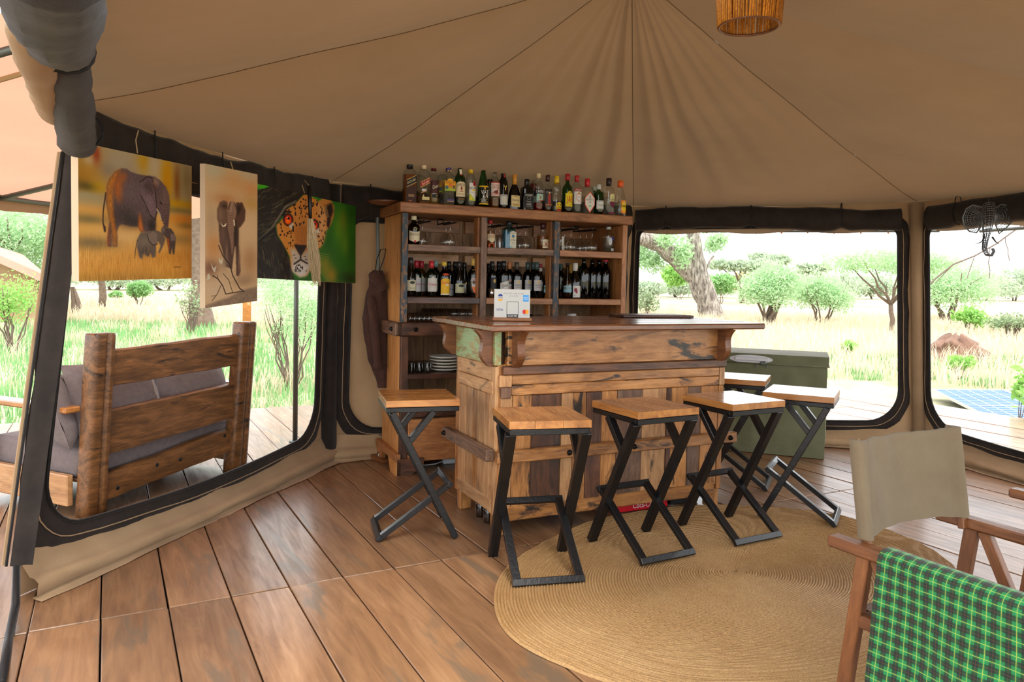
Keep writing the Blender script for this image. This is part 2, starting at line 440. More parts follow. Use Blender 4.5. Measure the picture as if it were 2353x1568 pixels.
def canvas_wall(name, i, opening, band=.11, closed=False):
    """canvas wall between corner i and i+1 with a round-cornered window opening edged in dark netting"""
    A0, B0, A1, B1 = CB[i], CB[(i + 1) % 8], CE[i], CE[(i + 1) % 8]
    L = (B0 - A0).length
    inn = Vector(((B0 - A0).y, -(B0 - A0).x, 0)).normalized()      # towards the room
    def P(s, z, off=0.0):
        t = s / L; z = z - .075 * math.sin(math.pi * min(1, max(0, t))) * max(0, min(1, (.55 - z) / .3)) * min(1, z / .2); k = z / 2.12
        return A0.lerp(B0, t).lerp(A1.lerp(B1, t), k) + inn * off
    s0, s1, z0, z1, rad = opening
    def rrect(grow, jitter=0.0, seed=0):
        pts = []; r = rad + grow * .4
        cs = ((s1 + grow - r, z1 + grow - r, 0), (s0 - grow + r, z1 + grow - r, 90), (s0 - grow + r, z0 - grow + r, 180), (s1 + grow - r, z0 - grow + r, 270))
        for ci, (cx, cz, a0) in enumerate(cs):
            rr = r if ci >= 2 else r * .35
            if ci < 2:
                cx = (s1 + grow - rr) if ci == 0 else (s0 - grow + rr); cz = z1 + grow - rr
            for k in range(9):
                a = math.radians(a0 + k * 11.25)
                pts.append([cx + rr * math.cos(a), cz + rr * math.sin(a)])
            # side points up to the next corner
            nx = cs[(ci + 1) % 4]; last = pts[-1]
            nr = (r if (ci + 1) % 4 >= 2 else r * .35)
            ang = math.radians(nx[2]); 
            ncx, ncz = nx[0], nx[1]
            if (ci + 1) % 4 < 2:
                ncx = (s1 + grow - nr) if (ci + 1) % 4 == 0 else (s0 - grow + nr); ncz = z1 + grow - nr
            e = [ncx + nr * math.cos(ang), ncz + nr * math.sin(ang)]
            for k in range(1, 14):
                f = k / 14; pts.append([last[0] + (e[0] - last[0]) * f, last[1] + (e[1] - last[1]) * f])
        if jitter:
            c = ((s0 + s1) / 2, (z0 + z1) / 2)
            for j, p in enumerate(pts):
                d = Vector((p[0] - c[0], p[1] - c[1])).normalized()
                a = jitter * fbm(p[0], p[1], seed, 5)
                p[0] += d.x * a; p[1] += d.y * a
        return pts
    inner = rrect(0); outer = rrect(band, .022, i * 3.3)
    n = len(inner)
    # canvas from the band out to the edges of the wall
    edge = []
    cx, cz = (s0 + s1) / 2, (z0 + z1) / 2
    for (a, b) in rrect(band - .02):
        dx, dz = a - cx, b - cz
        ts = []
        if dx > 1e-6: ts.append((L - cx) / dx)
        if dx < -1e-6: ts.append((0 - cx) / dx)
        if dz > 1e-6: ts.append((2.14 - cz) / dz)
        if dz < -1e-6: ts.append((0 - cz) / dz)
        t = min(ts); edge.append([cx + dx * t, cz + dz * t])
    for (tx, tz) in ((0, 0), (L, 0), (0, 2.14), (L, 2.14)):
        j = min(range(n), key=lambda q: (edge[q][0] - tx) ** 2 + (edge[q][1] - tz) ** 2); edge[j] = [tx, tz]
    V = []; F = []
    body = rrect(band - .02)
    K = 5
    for j in range(n):
        for k in range(K):
            f = k / (K - 1); s = body[j][0] * (1 - f) + edge[j][0] * f; z = body[j][1] * (1 - f) + edge[j][1] * f
            V.append(P(s, z, .014 * fbm(s, z, i, 2.2) * math.sin(math.pi * f)))
    for j in range(n):
        for k in range(K - 1):
            a = j * K + k; b = ((j + 1) % n) * K + k
            F.append((a, b, b + 1, a + 1))
    wobj = put(name, mesh_from(name, V, F, M['canvas'], True)); tag(wobj, kind='structure')
    # netting band
    V = []; F = []; K = 4
    for j in range(n):
        for k in range(K):
            f = k / (K - 1); s = inner[j][0] * (1 - f) + outer[j][0] * f; z = inner[j][1] * (1 - f) + outer[j][1] * f
            V.append(P(s, z, .010 + .012 * math.sin(math.pi * f) + .006 * fbm(s, z, i + 9, 7)))
    for j in range(n):
        for k in range(K - 1):
            a = j * K + k; b = ((j + 1) % n) * K + k
            F.append((a, b, b + 1, a + 1))
    put('net_border', mesh_from('net_border', V, F, M['net'], True), wobj)
    ring = [P(a, b, .016) for a, b in inner]
    V, F = tube(ring + [ring[0]], .009, 6, False); put('zip_piping', mesh_from('zip_piping', V, F, M['net2'], True), wobj)
    mid = [P(a * .55 + c * .45, b * .55 + d * .45, .026) for (a, b), (c, d) in zip(inner, outer)]
    V, F = tube(mid + [mid[0]], .0035, 4, False); put('zip_tape', mesh_from('zip_tape', V, F, M['canvas'], True), wobj)
    # loose skirt lying on the floor
    V = []; F = []; NS = 40
    prof = ((.012, .20), (.035, .15), (.06, .115), (.075, .10), (.10, .098), (.122, .08), (.13, .055), (.118, .028), (.10, .014), (.13, .008), (.155, .006))
    for a in range(NS + 1):
        s = L * a / NS
        for k, (o, z) in enumerate(prof):
            V.append(P(s, z + .008 * fbm(s, k, i, 3), o + .018 * fbm(s, k * .3, i + 4, 2.5)))
    m = len(prof)
    for a in range(NS):
        for k in range(m - 1): F.append((a * m + k, a * m + k + 1, (a + 1) * m + k + 1, (a + 1) * m + k))
    put('floor_skirt', mesh_from('floor_skirt', V, F, M['canvas'], True), wobj)
    if closed:                                              # flap laced shut behind the frame
        V = []; F = []; N1, N2 = 30, 20
        for a in range(N1 + 1):
            for b in range(N2 + 1):
                s = s0 - .06 + (s1 - s0 + .12) * a / N1; z = z0 - .06 + (z1 - z0 + .12) * b / N2
                V.append(P(s, z, -.012 + .02 * fbm(s, z, 5, 1.6)))
        for a in range(N1):
            for b in range(N2):
                q = a * (N2 + 1) + b; F.append((q, q + N2 + 1, q + N2 + 2, q + 1))
        put('canvas_flap', mesh_from('canvas_flap', V, F, M['canvas'], True), wobj)
    return wobj, P, L, inn
WL, PL, LL, inL = canvas_wall('wall_left', 0, (.09, 2.47, .27, 1.86, .24), band=.13)
WB, PB, LB, inB = canvas_wall('wall_back', 1, (.17, 2.80, .25, 1.86, .24), closed=True)
WR, PR, LR, inR = canvas_wall('wall_right', 2, (.06, 2.40, .27, 1.93, .26), band=.09)
WE, PE, LE, inE = canvas_wall('wall_right_end', 3, (.13, 2.45, .27, 1.93, .28), band=.09)

# ---- rolled-up netting under the eaves (a rolled blind per wall)
def net_roll(label, P, L, a0, a1, zc, hh, dd, ties, off=.05, mat='net', name='rolled_net_blind', seed=0, dd2=None):
    dd = dd2 or dd
    root = thing(name, label, 'blind', Matrix.Identity(4))
    N = 90; n = 12; V = []; F = []
    for k in range(N + 1):
        s = a0 + (a1 - a0) * k / N
        pinch = 1.0
        for t in ties: pinch -= .32 * math.exp(-((s - t) / .05) ** 2)
        lump = 1 + .16 * fbm(s, seed, 0, 2.5)
        for q in range(n):
            a = 2 * math.pi * q / n
            V.append(P(s, zc + (hh * (pinch if math.sin(a) < 0 else 1) * lump) * math.sin(a) - .02 * math.sin(2.2 * s + seed), off + dd * lump * math.cos(a) + .01 * fbm(s, q * .7, seed, 6)))
    for k in range(N):
        for q in range(n): F.append((k * n + q, k * n + (q + 1) % n, (k + 1) * n + (q + 1) % n, (k + 1) * n + q))
    F.append(tuple(range(n))); F.append(tuple(range(N * n, N * n + n))[::-1])
    put('roll', mesh_from('roll', V, F, M[mat], True), root)
    for t in ties:
        pts = []
        for q in range(17):
            a = 2 * math.pi * q / 16
            pts.append(P(t, zc + hh * .86 * math.sin(a) + (.05 if math.sin(a) > .9 else 0), off + dd * 1.08 * math.cos(a)))
        V, F = tube(pts, .004, 5, False); put('tie', mesh_from('tie', V, F, M['net2']), root)
    return root
net_roll('dark rolled netting tied up above the open right window', PR, LR, .02, 2.42, 2.005, .095, .055, (.32, 1.12, 1.92), seed=3)
net_roll('dark rolled netting behind the wire elephant head', PE, LE, .16, 2.6, 2.005, .10, .055, (.45, 1.2, 2.0), seed=8)
net_roll('long dark rolled netting under the eave behind the paintings', PL, LL, .12, 2.57, 1.99, .14, .05, (.55, 1.15, 1.75, 2.3), seed=5, off=.0, dd2=.035)
net_roll('dark rolled netting under the eave above the hanging hoodie', PB, LB, .08, 2.9, 1.99, .14, .05, (.3, .9, 1.6), seed=12, off=.02)
# pale underside of the flap peeping out below the right roll
for nm, P, a0, a1 in (('flap_hem', PR, .05, 2.5), ('flap_hem', PE, .2, 2.55)):
    V = []; F = []
    for k in range(41):
        s = a0 + (a1 - a0) * k / 40
        dr = .03 + .03 * abs(math.sin(s * 4.1)) 
        for j, (z, o) in enumerate(((1.97, -.02), (1.93, -.025), (1.922 - dr * .5, .0), (1.935 - dr, .02))): V.append(P(s, z, o))
    for k in range(40):
        for j in range(3): F.append((k * 4 + j, k * 4 + j + 1, k * 4 + j + 5, k * 4 + j + 4))
    put(nm, mesh_from(nm, V, F, M['canvas'], True), WR if P is PR else WE)
# canvas-wrapped tent poles at corners
for i, wobj in ((1, WB), (3, WR)):
    A, B = CB[i], CE[i]
    inward = (Vector((1.06, 3.64, 0)) - Vector((A.x, A.y, 0))).normalized()
    V, F = tube([A + inward * .03, A.lerp(B, .5) + inward * .03, B + inward * .03], [.055, .05, .06] if i == 3 else [.075, .05, .05], 12)
    put('corner_sleeve', mesh_from('corner_sleeve', V, F, M['canvas'] if i == 3 else M['net'], True), wobj)

# ---- ceiling: canvas panels stretched from the peak to the eaves
ceiling = thing('ceiling', 'stretched tan canvas tent roof with radial seams', 'ceiling', Matrix.Identity(4), kind='structure')
def roof_pt(i, phi, r):
    E = CE[i].lerp(CE[(i + 1) % 8], phi)
    out = (Vector((E.x, E.y, 0)) - Vector((1.06, 3.64, 0))).normalized()
    E = E + out * (.05 - .10 * math.sin(math.pi * phi) * .5) + Vector((0, 0, .02 - .02 * math.sin(math.pi * phi)))
    p = APEX.lerp(E, r)
    h = APEX.z - E.z
    p.z = E.z + h * ((1 - r) ** 1.16)
    p.z -= .05 * math.sin(math.pi * phi) * math.sin(math.pi * min(1, r * 1.02)) * r
    pl = {1: .034, 2: .022}.get(i, .005)
    wgt = math.sin(math.pi * min(r, 1)) ** .8 * (0.25 + .75 * math.exp(-((phi - (1 if i == 1 else 0)) / .38) ** 2))
    wgt *= max(0, min(1, phi * 7, (1 - phi) * 7))
    p.z += pl * wgt * (math.sin(phi * 47 + 2.0 * fbm(phi * 3, r * 2, i, 1)) * .7 + .6 * math.sin(phi * 23 + 1.3)) 
    p.z += .016 * fbm(p.x, p.y, 3, 1.1) * math.sin(math.pi * r)
    return p
for i in range(8):
    if i == 6: continue            # unseen panel left out so more daylight reaches the bar
    V = []; F = []; NP, NR = (72, 40) if i in (1, 2) else (26, 26)
    for a in range(NP + 1):
        for b in range(NR + 1): V.append(roof_pt(i, a / NP, .02 + .98 * b / NR))
    for a in range(NP):
        for b in range(NR):
            q = a * (NR + 1) + b; F.append((q, q + 1, q + NR + 2, q + NR + 1))
    put('roof_panel', mesh_from('roof_panel', V, F, M['roof'], True), ceiling)
    if i == 4: continue
    pts = [roof_pt(i, 0, .03 + .97 * b / 30) - Vector((0, 0, .002)) for b in range(31)]
    V, F = tube(pts, .002, 5); put('seam', mesh_from('seam', V, F, plain('seam_thread', '#6b563c', .9) if i == 0 else bpy.data.materials['seam_thread']), ceiling)
V, F = tube([APEX + Vector((0, 0, .02)), APEX + Vector((0, 0, -.04))], [.09, .07], 16); put('peak_ring', mesh_from('peak_ring', V, F, M['canvas']), ceiling)

# ---- rolled charcoal door flap along the open near-left side
flap = thing('rolled_door_flap', 'thick charcoal rolled-up door flap hanging beside the elephant family painting', 'flap')
def sausage(P0, P1, r0, r1, seed, n=18, N=34, sag=.02):
    P0, P1 = Vector(P0), Vector(P1); V = []; F = []
    ax = (P1 - P0).normalized(); x = ax.cross(Vector((0, 0, 1))).normalized(); y = ax.cross(x)
    for k in range(N + 1):
        t = k / N; c = P0.lerp(P1, t) + Vector((0, 0, -sag * math.sin(math.pi * t)))
        e = min(t, 1 - t) * N
        rr = (r0 + (r1 - r0) * t) * (1 + .10 * fbm(t * 5, seed, 0, 1.5)) * (min(1, .55 + .25 * e) if e < 2 else 1)
        for q in range(n):
            a = 2 * math.pi * q / n; lump = 1 + .07 * fbm(t * 9, math.cos(a) + seed, math.sin(a), 1.6) + .03 * math.sin(3 * a + 8 * t)
            V.append(c + x * (rr * lump * math.cos(a)) + y * (rr * lump * math.sin(a)))
    for k in range(N):
        for q in range(n): F.append((k * n + q, k * n + (q + 1) % n, (k + 1) * n + (q + 1) % n, (k + 1) * n + q))
    F.append(tuple(range(n))); F.append(tuple(range(N * n, N * n + n))[::-1])
    return V, F
R0 = at_y(180, 330, 3.02); R1 = at_y(150, 105, 2.02); R2 = at_y(118, 45, 1.62); R3 = at_y(95, -160, 1.0)
V, F = sausage(R0, R1, .068, .060, 1); put('roll', mesh_from('roll', V, F, M['roll'], True), flap)
V, F = sausage(at_y(140, 95, 1.98), R3, .078, .085, 2); put('roll', mesh_from('roll', V, F, M['roll'], True), flap)
V, F = sausage(at_y(128, 262, 2.75), at_y(60, 40, 1.75), .05, .05, 4); put('lining_roll', mesh_from('lining_roll', V, F, M['canvas'], True), flap)
for px, py, Y in ((152, 112, 2.03), (193, 300, 2.95)):
    c = at_y(px, py, Y); ax = (R1 - R0).normalized(); x = ax.cross(Vector((0, 0, 1))).normalized(); y = ax.cross(x)
    V, F = tube([c + x * .067 * math.cos(a) + y * .067 * math.sin(a) for a in [k * math.pi / 8 for k in range(17)]], .006, 5, False)
    put('strap', mesh_from('strap', V, F, M['net2']), flap)
# ---- dark zipped door edge standing at the near left corner
edge = thing('door_edge', 'dark zipped door edge strip running down the near left tent corner', 'door edge')
def strip(pts, w0, mat, name, par, off):
    V = []; F = []
    for k, p in enumerate(pts):
        p = Vector(p); d = (Vector(pts[min(k + 1, len(pts) - 1)]) - Vector(pts[max(k - 1, 0)])).normalized()
        s = Vector(off).normalized()
        wv = w0[k] if hasattr(w0, '__len__') else w0
        for t, b in ((-.5, 0), (-.2, .008), (.15, -.006), (.5, 0)):
            V.append(p + s * (wv * t) + d.cross(s) * (b + .006 * fbm(p.z * 3, t * 4, 2, 2)))
    for k in range(len(pts) - 1):
        for j in range(3): F.append((k * 4 + j, k * 4 + j + 1, k * 4 + j + 5, k * 4 + j + 4))
    return put(name, mesh_from(name, V, F, mat, True), par)
jt = [at_y(166 - (k / 24) * 128, 350 + 950 * k / 24, 3.16 - .12 * k / 24) for k in range(25)]
strip([q + Vector((.02, 0, 0)) for q in jt], .085, M['net'], 'net_strip', edge, (1, .25, 0))
strip([p + Vector((-.052, .0, 0)) for p in jt], .022, M['canvas'], 'canvas_trim', edge, (1, .25, 0))
V, F = tube([p + Vector((-.035, -.012, 0)) for p in jt], .006, 6); put('zip', mesh_from('zip', V, F, M['net2']), edge)
tail = [jt[-1], at_y(36, 1390, 2.97), at_y(20, 1470, 2.82), at_z(4, 1568, .02)]
V, F = tube(tail, [.014, .016, .016, .014], 8); put('zip_tail', mesh_from('zip_tail', V, F, M['net2'], True), edge)

# ---- pinkish veranda awning outside the left wall, on steel poles
awn = thing('veranda_awning', 'pale pinkish veranda awning on steel tubes outside the left wall', 'awning')
outL = -inL
def awn_pt(s, o):         # s along the left wall, o outward
    z = 2.46 - .20 * o + .03 * fbm(s, o, 1, 1.3) + .012 * math.sin(o * 9 + s)
    return Vector((CB[0].x, CB[0].y, 0)).lerp(Vector((CB[1].x, CB[1].y, 0)), s / LL) + outL * o + Vector((0, 0, z))
V = []; F = []
for a in range(41):
    for b in range(25): V.append(awn_pt(-2.2 + a * .155, -.05 + b * .1))
for a in range(40):
    for b in range(24):
        q = a * 25 + b; F.append((q, q + 1, q + 26, q + 25))
put('canopy', mesh_from('canopy', V, F, M['awning'], True), awn)
V = []; F = []
for a in range(41):
    p = awn_pt(-2.2 + a * .155, 2.35); V += [p, p + Vector((0, 0, -.05 - .01 * math.sin(a))) + outL * .01, p + Vector((0, 0, -.09 - .012 * math.sin(a * 1.7)))]
for a in range(40):
    for j in range(2): F.append((a * 3 + j, a * 3 + j + 1, a * 3 + j + 4, a * 3 + j + 3))
put('valance', mesh_from('valance', V, F, M['canvas'], True), awn)
V, F = tube([awn_pt(-2.2, 2.3) + Vector((0, 0, -.03)), awn_pt(4, 2.3) + Vector((0, 0, -.03))], .022, 8); put('edge_tube', mesh_from('edge_tube', V, F, M['pole'], True), awn)
for s in (.0, 1.9):
    V, F = tube([awn_pt(s, 2.3) + Vector((0, 0, -.03)), awn_pt(s + .1, 0) + Vector((0, 0, -.06))], .02, 8); put('rafter_tube', mesh_from('rafter_tube', V, F, M['pole'], True), awn)
V, F = tube([awn_pt(.35, .1) + Vector((0, 0, -.05)), awn_pt(.2, 1.3) + Vector((0, 0, -.06))], .012, 6); put('tie_rope', mesh_from('tie_rope', V, F, M['cord']), awn)
pp = at_z(678, 1016)
pl_ = thing('awning_pole', 'slim grey steel pole standing outside below the leopard painting', 'pole', TR(pp.x, pp.y, 0))
V, F = tube([(0, 0, .012), (0, 0, 2.35)], .021, 12); put('tube', mesh_from('tube', V, F, M['pole'], True), pl_)
V, F = lathe([(.05, 0), (.05, .012), (.024, .014)], 14); put('foot_plate', mesh_from('foot_plate', V, F, M['pole']), pl_)
# ---- fly sheet edge outside the right windows with rope lacing
fly = thing('fly_sheet_edge', 'pinkish fly sheet edge laced with rope outside the right windows', 'fly sheet')
def fly_pt(i, s, o):
    L = (CB[i + 1] - CB[i]).length
    d = (CB[i + 1] - CB[i]).normalized(); nrm = Vector((-d.y, d.x, 0))
    return CB[i] + d * s + nrm * o + Vector((0, 0, 2.46 - .42 * o / .85 + .015 * fbm(s, o, i, 2)))
for i, wl in ((2, LR), (3, LE)):
    V = []; F = []
    for a in range(31):
        for b in range(9): V.append(fly_pt(i, -.35 + (wl + .7) * a / 30, .05 + b * .1))
    for a in range(30):
        for b in range(8):
            q = a * 9 + b; F.append((q, q + 1, q + 10, q + 9))
    put('sheet', mesh_from('sheet', V, F, M['awning'], True), fly)
    V, F = tube([fly_pt(i, -.3, .9) + Vector((0, 0, -.02)), fly_pt(i, wl + .3, .9) + Vector((0, 0, -.02))], .016, 8); put('edge_tube', mesh_from('edge_tube', V, F, M['pole']), fly)
    for k in range(11):
        s = .1 + k * .25
        V, F = tube([fly_pt(i, s, .82) + Vector((0, 0, .01)), fly_pt(i, s + .07, .92) + Vector((0, 0, -.03))], .008, 6); put('lacing', mesh_from('lacing', V, F, M['post_wood']), fly)

# ---- ground outside
GZ = -.35
t = NT('savanna_ground'); v = t.coords(rnd=False)
n1 = t.noise(v, .12, 6, .6); n2 = t.noise(v, 1.7, 6, .65)
gcol = t.mix(n2, t.ramp(n1, [(0.35, rgb('#7a7c52')), (0.5, rgb('#b09e82')), (0.62, rgb('#bcab90'))]), t.ramp(n2, [(.3, rgb('#6a8450')), (.6, rgb('#b5a486'))]))
t.k(gcol, t.b.inputs['Base Color']); t.b.inputs['Roughness'].default_value = .95; t.bump(n2, .5, .05); M['ground'] = t.m
V = []; F = []; G = 44
for a in range(G + 1):
    for b in range(G + 1):
        u = (a / G * 2 - 1); vv = b / G
        x = math.copysign(abs(u) ** 1.8, u) * 260; y = -25 + vv ** 2.0 * 380
        z = GZ + (.12 * fbm(x, y, 0, .08) if y > 14 or abs(x) > 9 else 0) + max(0, (y - 60)) * .004
        V.append((x, y, z))
for a in range(G):
    for b in range(G):
        q = a * (G + 1) + b; F.append((q, q + G + 1, q + G + 2, q + 1))
gr = put('ground', mesh_from('ground', V, F, M['ground'], True)); tag(gr, 'dry savanna ground with green and straw grass', 'ground', kind='structure')

# ================================================================== FURNITURE
# ---- bar: reclaimed wood body
BAR_YAW = .44
BT = TR(-.07, 4.07, 0, BAR_YAW)
bar = thing('bar_counter', 'reclaimed-wood bar counter with a bolted beam across its front', 'bar', BT)
BL, BD = 1.575, .60
woods = [M['bar'], M['bar_light'], M['bar_dark'], M['bar_grey']]
# legs
for (x, y) in ((0, 0), (BL - .075, 0), (0, BD - .07), (BL - .075, BD - .07)):
    board('leg', bar, x, x + .075, y, y + .07, .001, .96, M['bar'], 'z', .005)
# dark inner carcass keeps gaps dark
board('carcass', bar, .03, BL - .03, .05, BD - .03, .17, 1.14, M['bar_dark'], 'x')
# front
board('front_board', bar, .045, BL, -.028, .02, .955, 1.148, M['bar'], 'x', .004)
board('ledge_board', bar, .02, BL + .005, -.036, .02, .905, .953, M['bar_dark'], 'x', .005)
board('front_board', bar, .075, BL - .04, -.02, .02, .848, .903, M['bar'], 'x', .004)
board('front_board', bar, .075, BL - .04, -.018, .02, .788, .846, M['bar'], 'x', .004)
board('corner_block', bar, .0, .073, -.03, .02, .838, .903, M['bar_light'], 'z', .004)
board('corner_block', bar, .012, .073, -.026, .02, .775, .836, M['bar_grey'], 'z', .004)
board('corner_block', bar, BL - .038, BL + .002, -.024, .02, .788, .903, M['bar_light'], 'z', .004)
edges = [.012, .085, .205, .395, .47, .56, .665, .775, .955, 1.135, 1.17, 1.30, 1.40, BL - .04]
sel = [1, 0, 2, 1, 0, 2, 0, 3, 1, 2, 0, 3, 0]
for k in range(len(edges) - 1):
    board('vertical_plank', bar, edges[k] + .0015, edges[k + 1] - .0015, -.012 - random.uniform(0, .008), .02, .15, .786, woods[sel[k]], 'z', .003)
board('vertical_plank', bar, BL - .038, BL, -.018, .02, .12, .786, M['bar'], 'z', .003)
board('bottom_rail', bar, .06, BL - .055, -.024, .02, .085, .165, M['bar'], 'x', .006)
board('beam', bar, -.025, BL + .075, -.075, -.024, .425, .49, M['bar'], 'x', .006)
# left side
board('side_board', bar, -.02, .02, .0, BD + .005, .955, 1.148, M['bar_green'], 'y', .004)
board('side_board', bar, -.016, .02, .07, BD - .03, .865, .953, M['bar_light'], 'y', .004)
board('side_board', bar, -.02, .02, .03, BD - .04, .79, .863, M['bar_light'], 'y', .004)
board('side_stile', bar, -.014, .02, .0, .07, .12, .95, M['bar_light'], 'z', .003)
board('side_stile', bar, -.014, .02, BD - .06, BD, .12, .95, M['bar'], 'z', .003)
ed = [.07, .135, .25, .335, .43, BD - .06]
for k in range(5):
    board('vertical_plank', bar, -.010 - random.uniform(0, .006), .02, ed[k] + .0015, ed[k + 1] - .0015, .15, .788, [M['bar_light'], M['bar_light'], M['bar'], M['bar_light'], M['bar_light']][k], 'z', .003)
board('bottom_rail', bar, -.02, .02, .03, BD - .05, .13, .205, M['bar_light'], 'y', .005)
board('beam', bar, -.072, -.021, -.022, BD + .09, .43, .495, M['bar_grey'], 'y', .006)
# right side
board('side_board', bar, BL - .02, BL + .015, .0, BD, .12, 1.148, M['bar'], 'z', .004)
# bolts
Vb, Fb = lathe([(.0, 0), (.016, .001), (.017, .006), (.011, .012), (.009, .02), (.004, .023)], 10, caps=False)
mb = mesh_from('bolt', Vb, Fb, M['iron'], True)
for x in (.42, .86, 1.16, 1.59):
    put('bolt', mb, bar, TR(x, -.075, .458, 0, math.pi / 2))
put('bolt', mb, bar, TR(-.072, BD + .04, .465, -math.pi / 2, math.pi / 2))
# shaped brackets under the worktop
def bracket_outline(d, h):
    pts = [(0, 0), (d, 0)]
    for k in range(1, 13):
        f = k / 12
        pts.append((d * (1 - .55 * f ** .8 - .25 * f ** 3) - .018 * math.sin(f * math.pi * 2), -h * f))
    pts.append((0, -h)); return pts
def bracket(x, y, yaw, d=.115, h=.20, th=.045):
    V, F = extrude_outline(bracket_outline(d, h), -th / 2, th / 2, 'xz')
    put('bracket', mesh_from('bracket', V, F, M['teak']), bar, TR(x, y, 1.148, yaw))
bracket(.09, -.028, -math.pi / 2); bracket(BL - .05, -.028, -math.pi / 2)
bracket(-.02, .05, math.pi, .10); bracket(-.02, BD + .02, math.pi, .11, .185); bracket(BL + .015, .05, 0, .10)
# ---- worktop
wt = thing('bar_worktop', 'thick varnished plank worktop lying on the bar counter', 'worktop', BT)
wy = [-.13, .055, .25, .43, .62, .82]
for k in range(5):
    board('worktop_plank', wt, -.10 + random.uniform(-.004, .004), 1.80 + random.uniform(-.01, .01), wy[k] + .0012, wy[k + 1] - .0012, 1.150, 1.189 + random.uniform(-.002, .001), M['top'], 'x', .008)
# dark board lying on the back of the worktop
mn = thing('serving_board', 'dark flat serving board lying on the far right of the worktop', 'board', BT @ TR(1.40, .62, 1.1905, -.15))
board('slab', mn, -.22, .30, -.13, .13, 0, .018, M['bar_dark'], 'x', .006)
board('cleat', mn, .31, .335, -.10, .10, 0, .016, M['bar_dark'], 'y', .004)

# ---- back bar cabinet
CABT = TR(-.79, 5.34, 0, .41)
cab = thing('back_bar_cabinet', 'tall reclaimed-wood shelf cabinet holding the bottles', 'cabinet', CABT)
CW, CD = 1.875, .54
board('top_board', cab, -.035, CW + .03, -.03, CD + .07, 1.90, 1.972, M['cab'], 'x', .006)
board('side_panel', cab, -.005, .03, .045, CD, .08, 1.898, M['cab_side'], 'z', .003)
board('side_panel', cab, CW - .03, CW, .045, CD, .08, 1.898, M['cab'], 'z', .003)
board('front_post', cab, -.008, .036, 0, .045, 1.11, 1.898, M['bar_blue'], 'z', .003)
board('front_post', cab, -.004, .05, 0, .045, .08, 1.01, M['bar_dark'], 'z', .003)
board('front_post', cab, CW - .045, CW, 0, .045, .08, 1.898, M['cab'], 'z', .003)
for x, mt in ((.622, 'bar_grey'), (1.233, 'bar_blue')):
    board('divider_post', cab, x - .024, x + .024, -.002, .045, .45, 1.898, M[mt], 'z', .003)
    board('divider_panel', cab, x - .036, x - .012, .045, .13, .45, 1.898, M['cab'], 'z', .002)
bx = [(.038, .596), (.648, 1.207), (1.259, CW - .047)]
for j, (a, b) in enumerate(bx):
    for z0, z1, mt in ((1.625, 1.675, ('bar_grey', 'bar_grey', 'cab')[j]), (1.246, 1.293, ('bar_dark', 'cab', 'cab')[j])):
        board('shelf_edge', cab, a, b, -.003, .03, z0, z1, M[mt], 'x', .004)
        board('shelf', cab, a, b, .03, CD - .02, z1 - .03, z1, M['cab'], 'x', .002)
    board('back_batten', cab, a, b, CD - .045, CD - .02, 1.545, 1.625, M['cab_side'], 'x', .002)
    board('back_batten', cab, a, b, CD - .045, CD - .02, 1.80, 1.898, M['cab'], 'x', .002)
xb = .03
while xb < CW - .04:
    wd = random.uniform(.11, .19); e = min(xb + wd, CW - .03)
    board('back_plank', cab, xb + .001, e - .001, CD - .02, CD - .004, .08, 1.90, M['cab_back'], 'z', .002); xb = e
board('middle_shelf', cab, .03, CW - .03, .0, CD - .02, 1.03, 1.085, M['cab'], 'x', .003)
board('beam', cab, -.05, CW + .05, -.045, -.003, 1.014, 1.108, M['bar_dark'], 'x', .006)
board('beam', cab, -.06, -.006, -.045, CD + .06, 1.014, 1.108, M['bar_grey'], 'y', .006)
for x in (.09, .8, 1.7): put('bolt', mb, cab, TR(x, -.045, 1.06, 0, math.pi / 2))
put('bolt', mb, cab, TR(-.06, .05, 1.06, -math.pi / 2, math.pi / 2))
board('lower_shelf', cab, .05, CW - .05, .0, CD - .02, .695, .731, M['bar_dark'], 'x', .003)
board('lower_shelf', cab, .05, CW - .05, .0, CD - .02, .415, .455, M['bar_dark'], 'x', .003)
for a, b in ((.055, .61), (.625, 1.22), (1.24, CW - .055)):
    d = board('drawer_front', cab, a, b, -.006, .03, .09, .40, M['cab'], 'x', .004)
    V, F = extrude_outline([(-.045, -.025), (.045, -.025), (.045, .02), (.02, .02), (.02, .035), (-.02, .035), (-.02, .02), (-.045, .02)], -.006, 0, 'xz')
    inv = d.matrix_local.inverted()
    put('pull_plate', mesh_from('pull_plate', V, F, M['iron']), d, inv @ TR((a + b) / 2 + .02, -.0065, .275))
    V, F = tube([(.026 * math.cos(k * math.pi / 8), -.012, .026 * math.sin(k * math.pi / 8) - .02) for k in range(17)], .004, 6, False)
    put('ring_pull', mesh_from('ring_pull', V, F, M['iron'], True), d, inv @ TR((a + b) / 2 + .02, -.0065, .275))
board('drawer_side', cab, .04, CW - .04, .03, CD - .03, .085, .41, M['bar_dark'], 'x', .003)
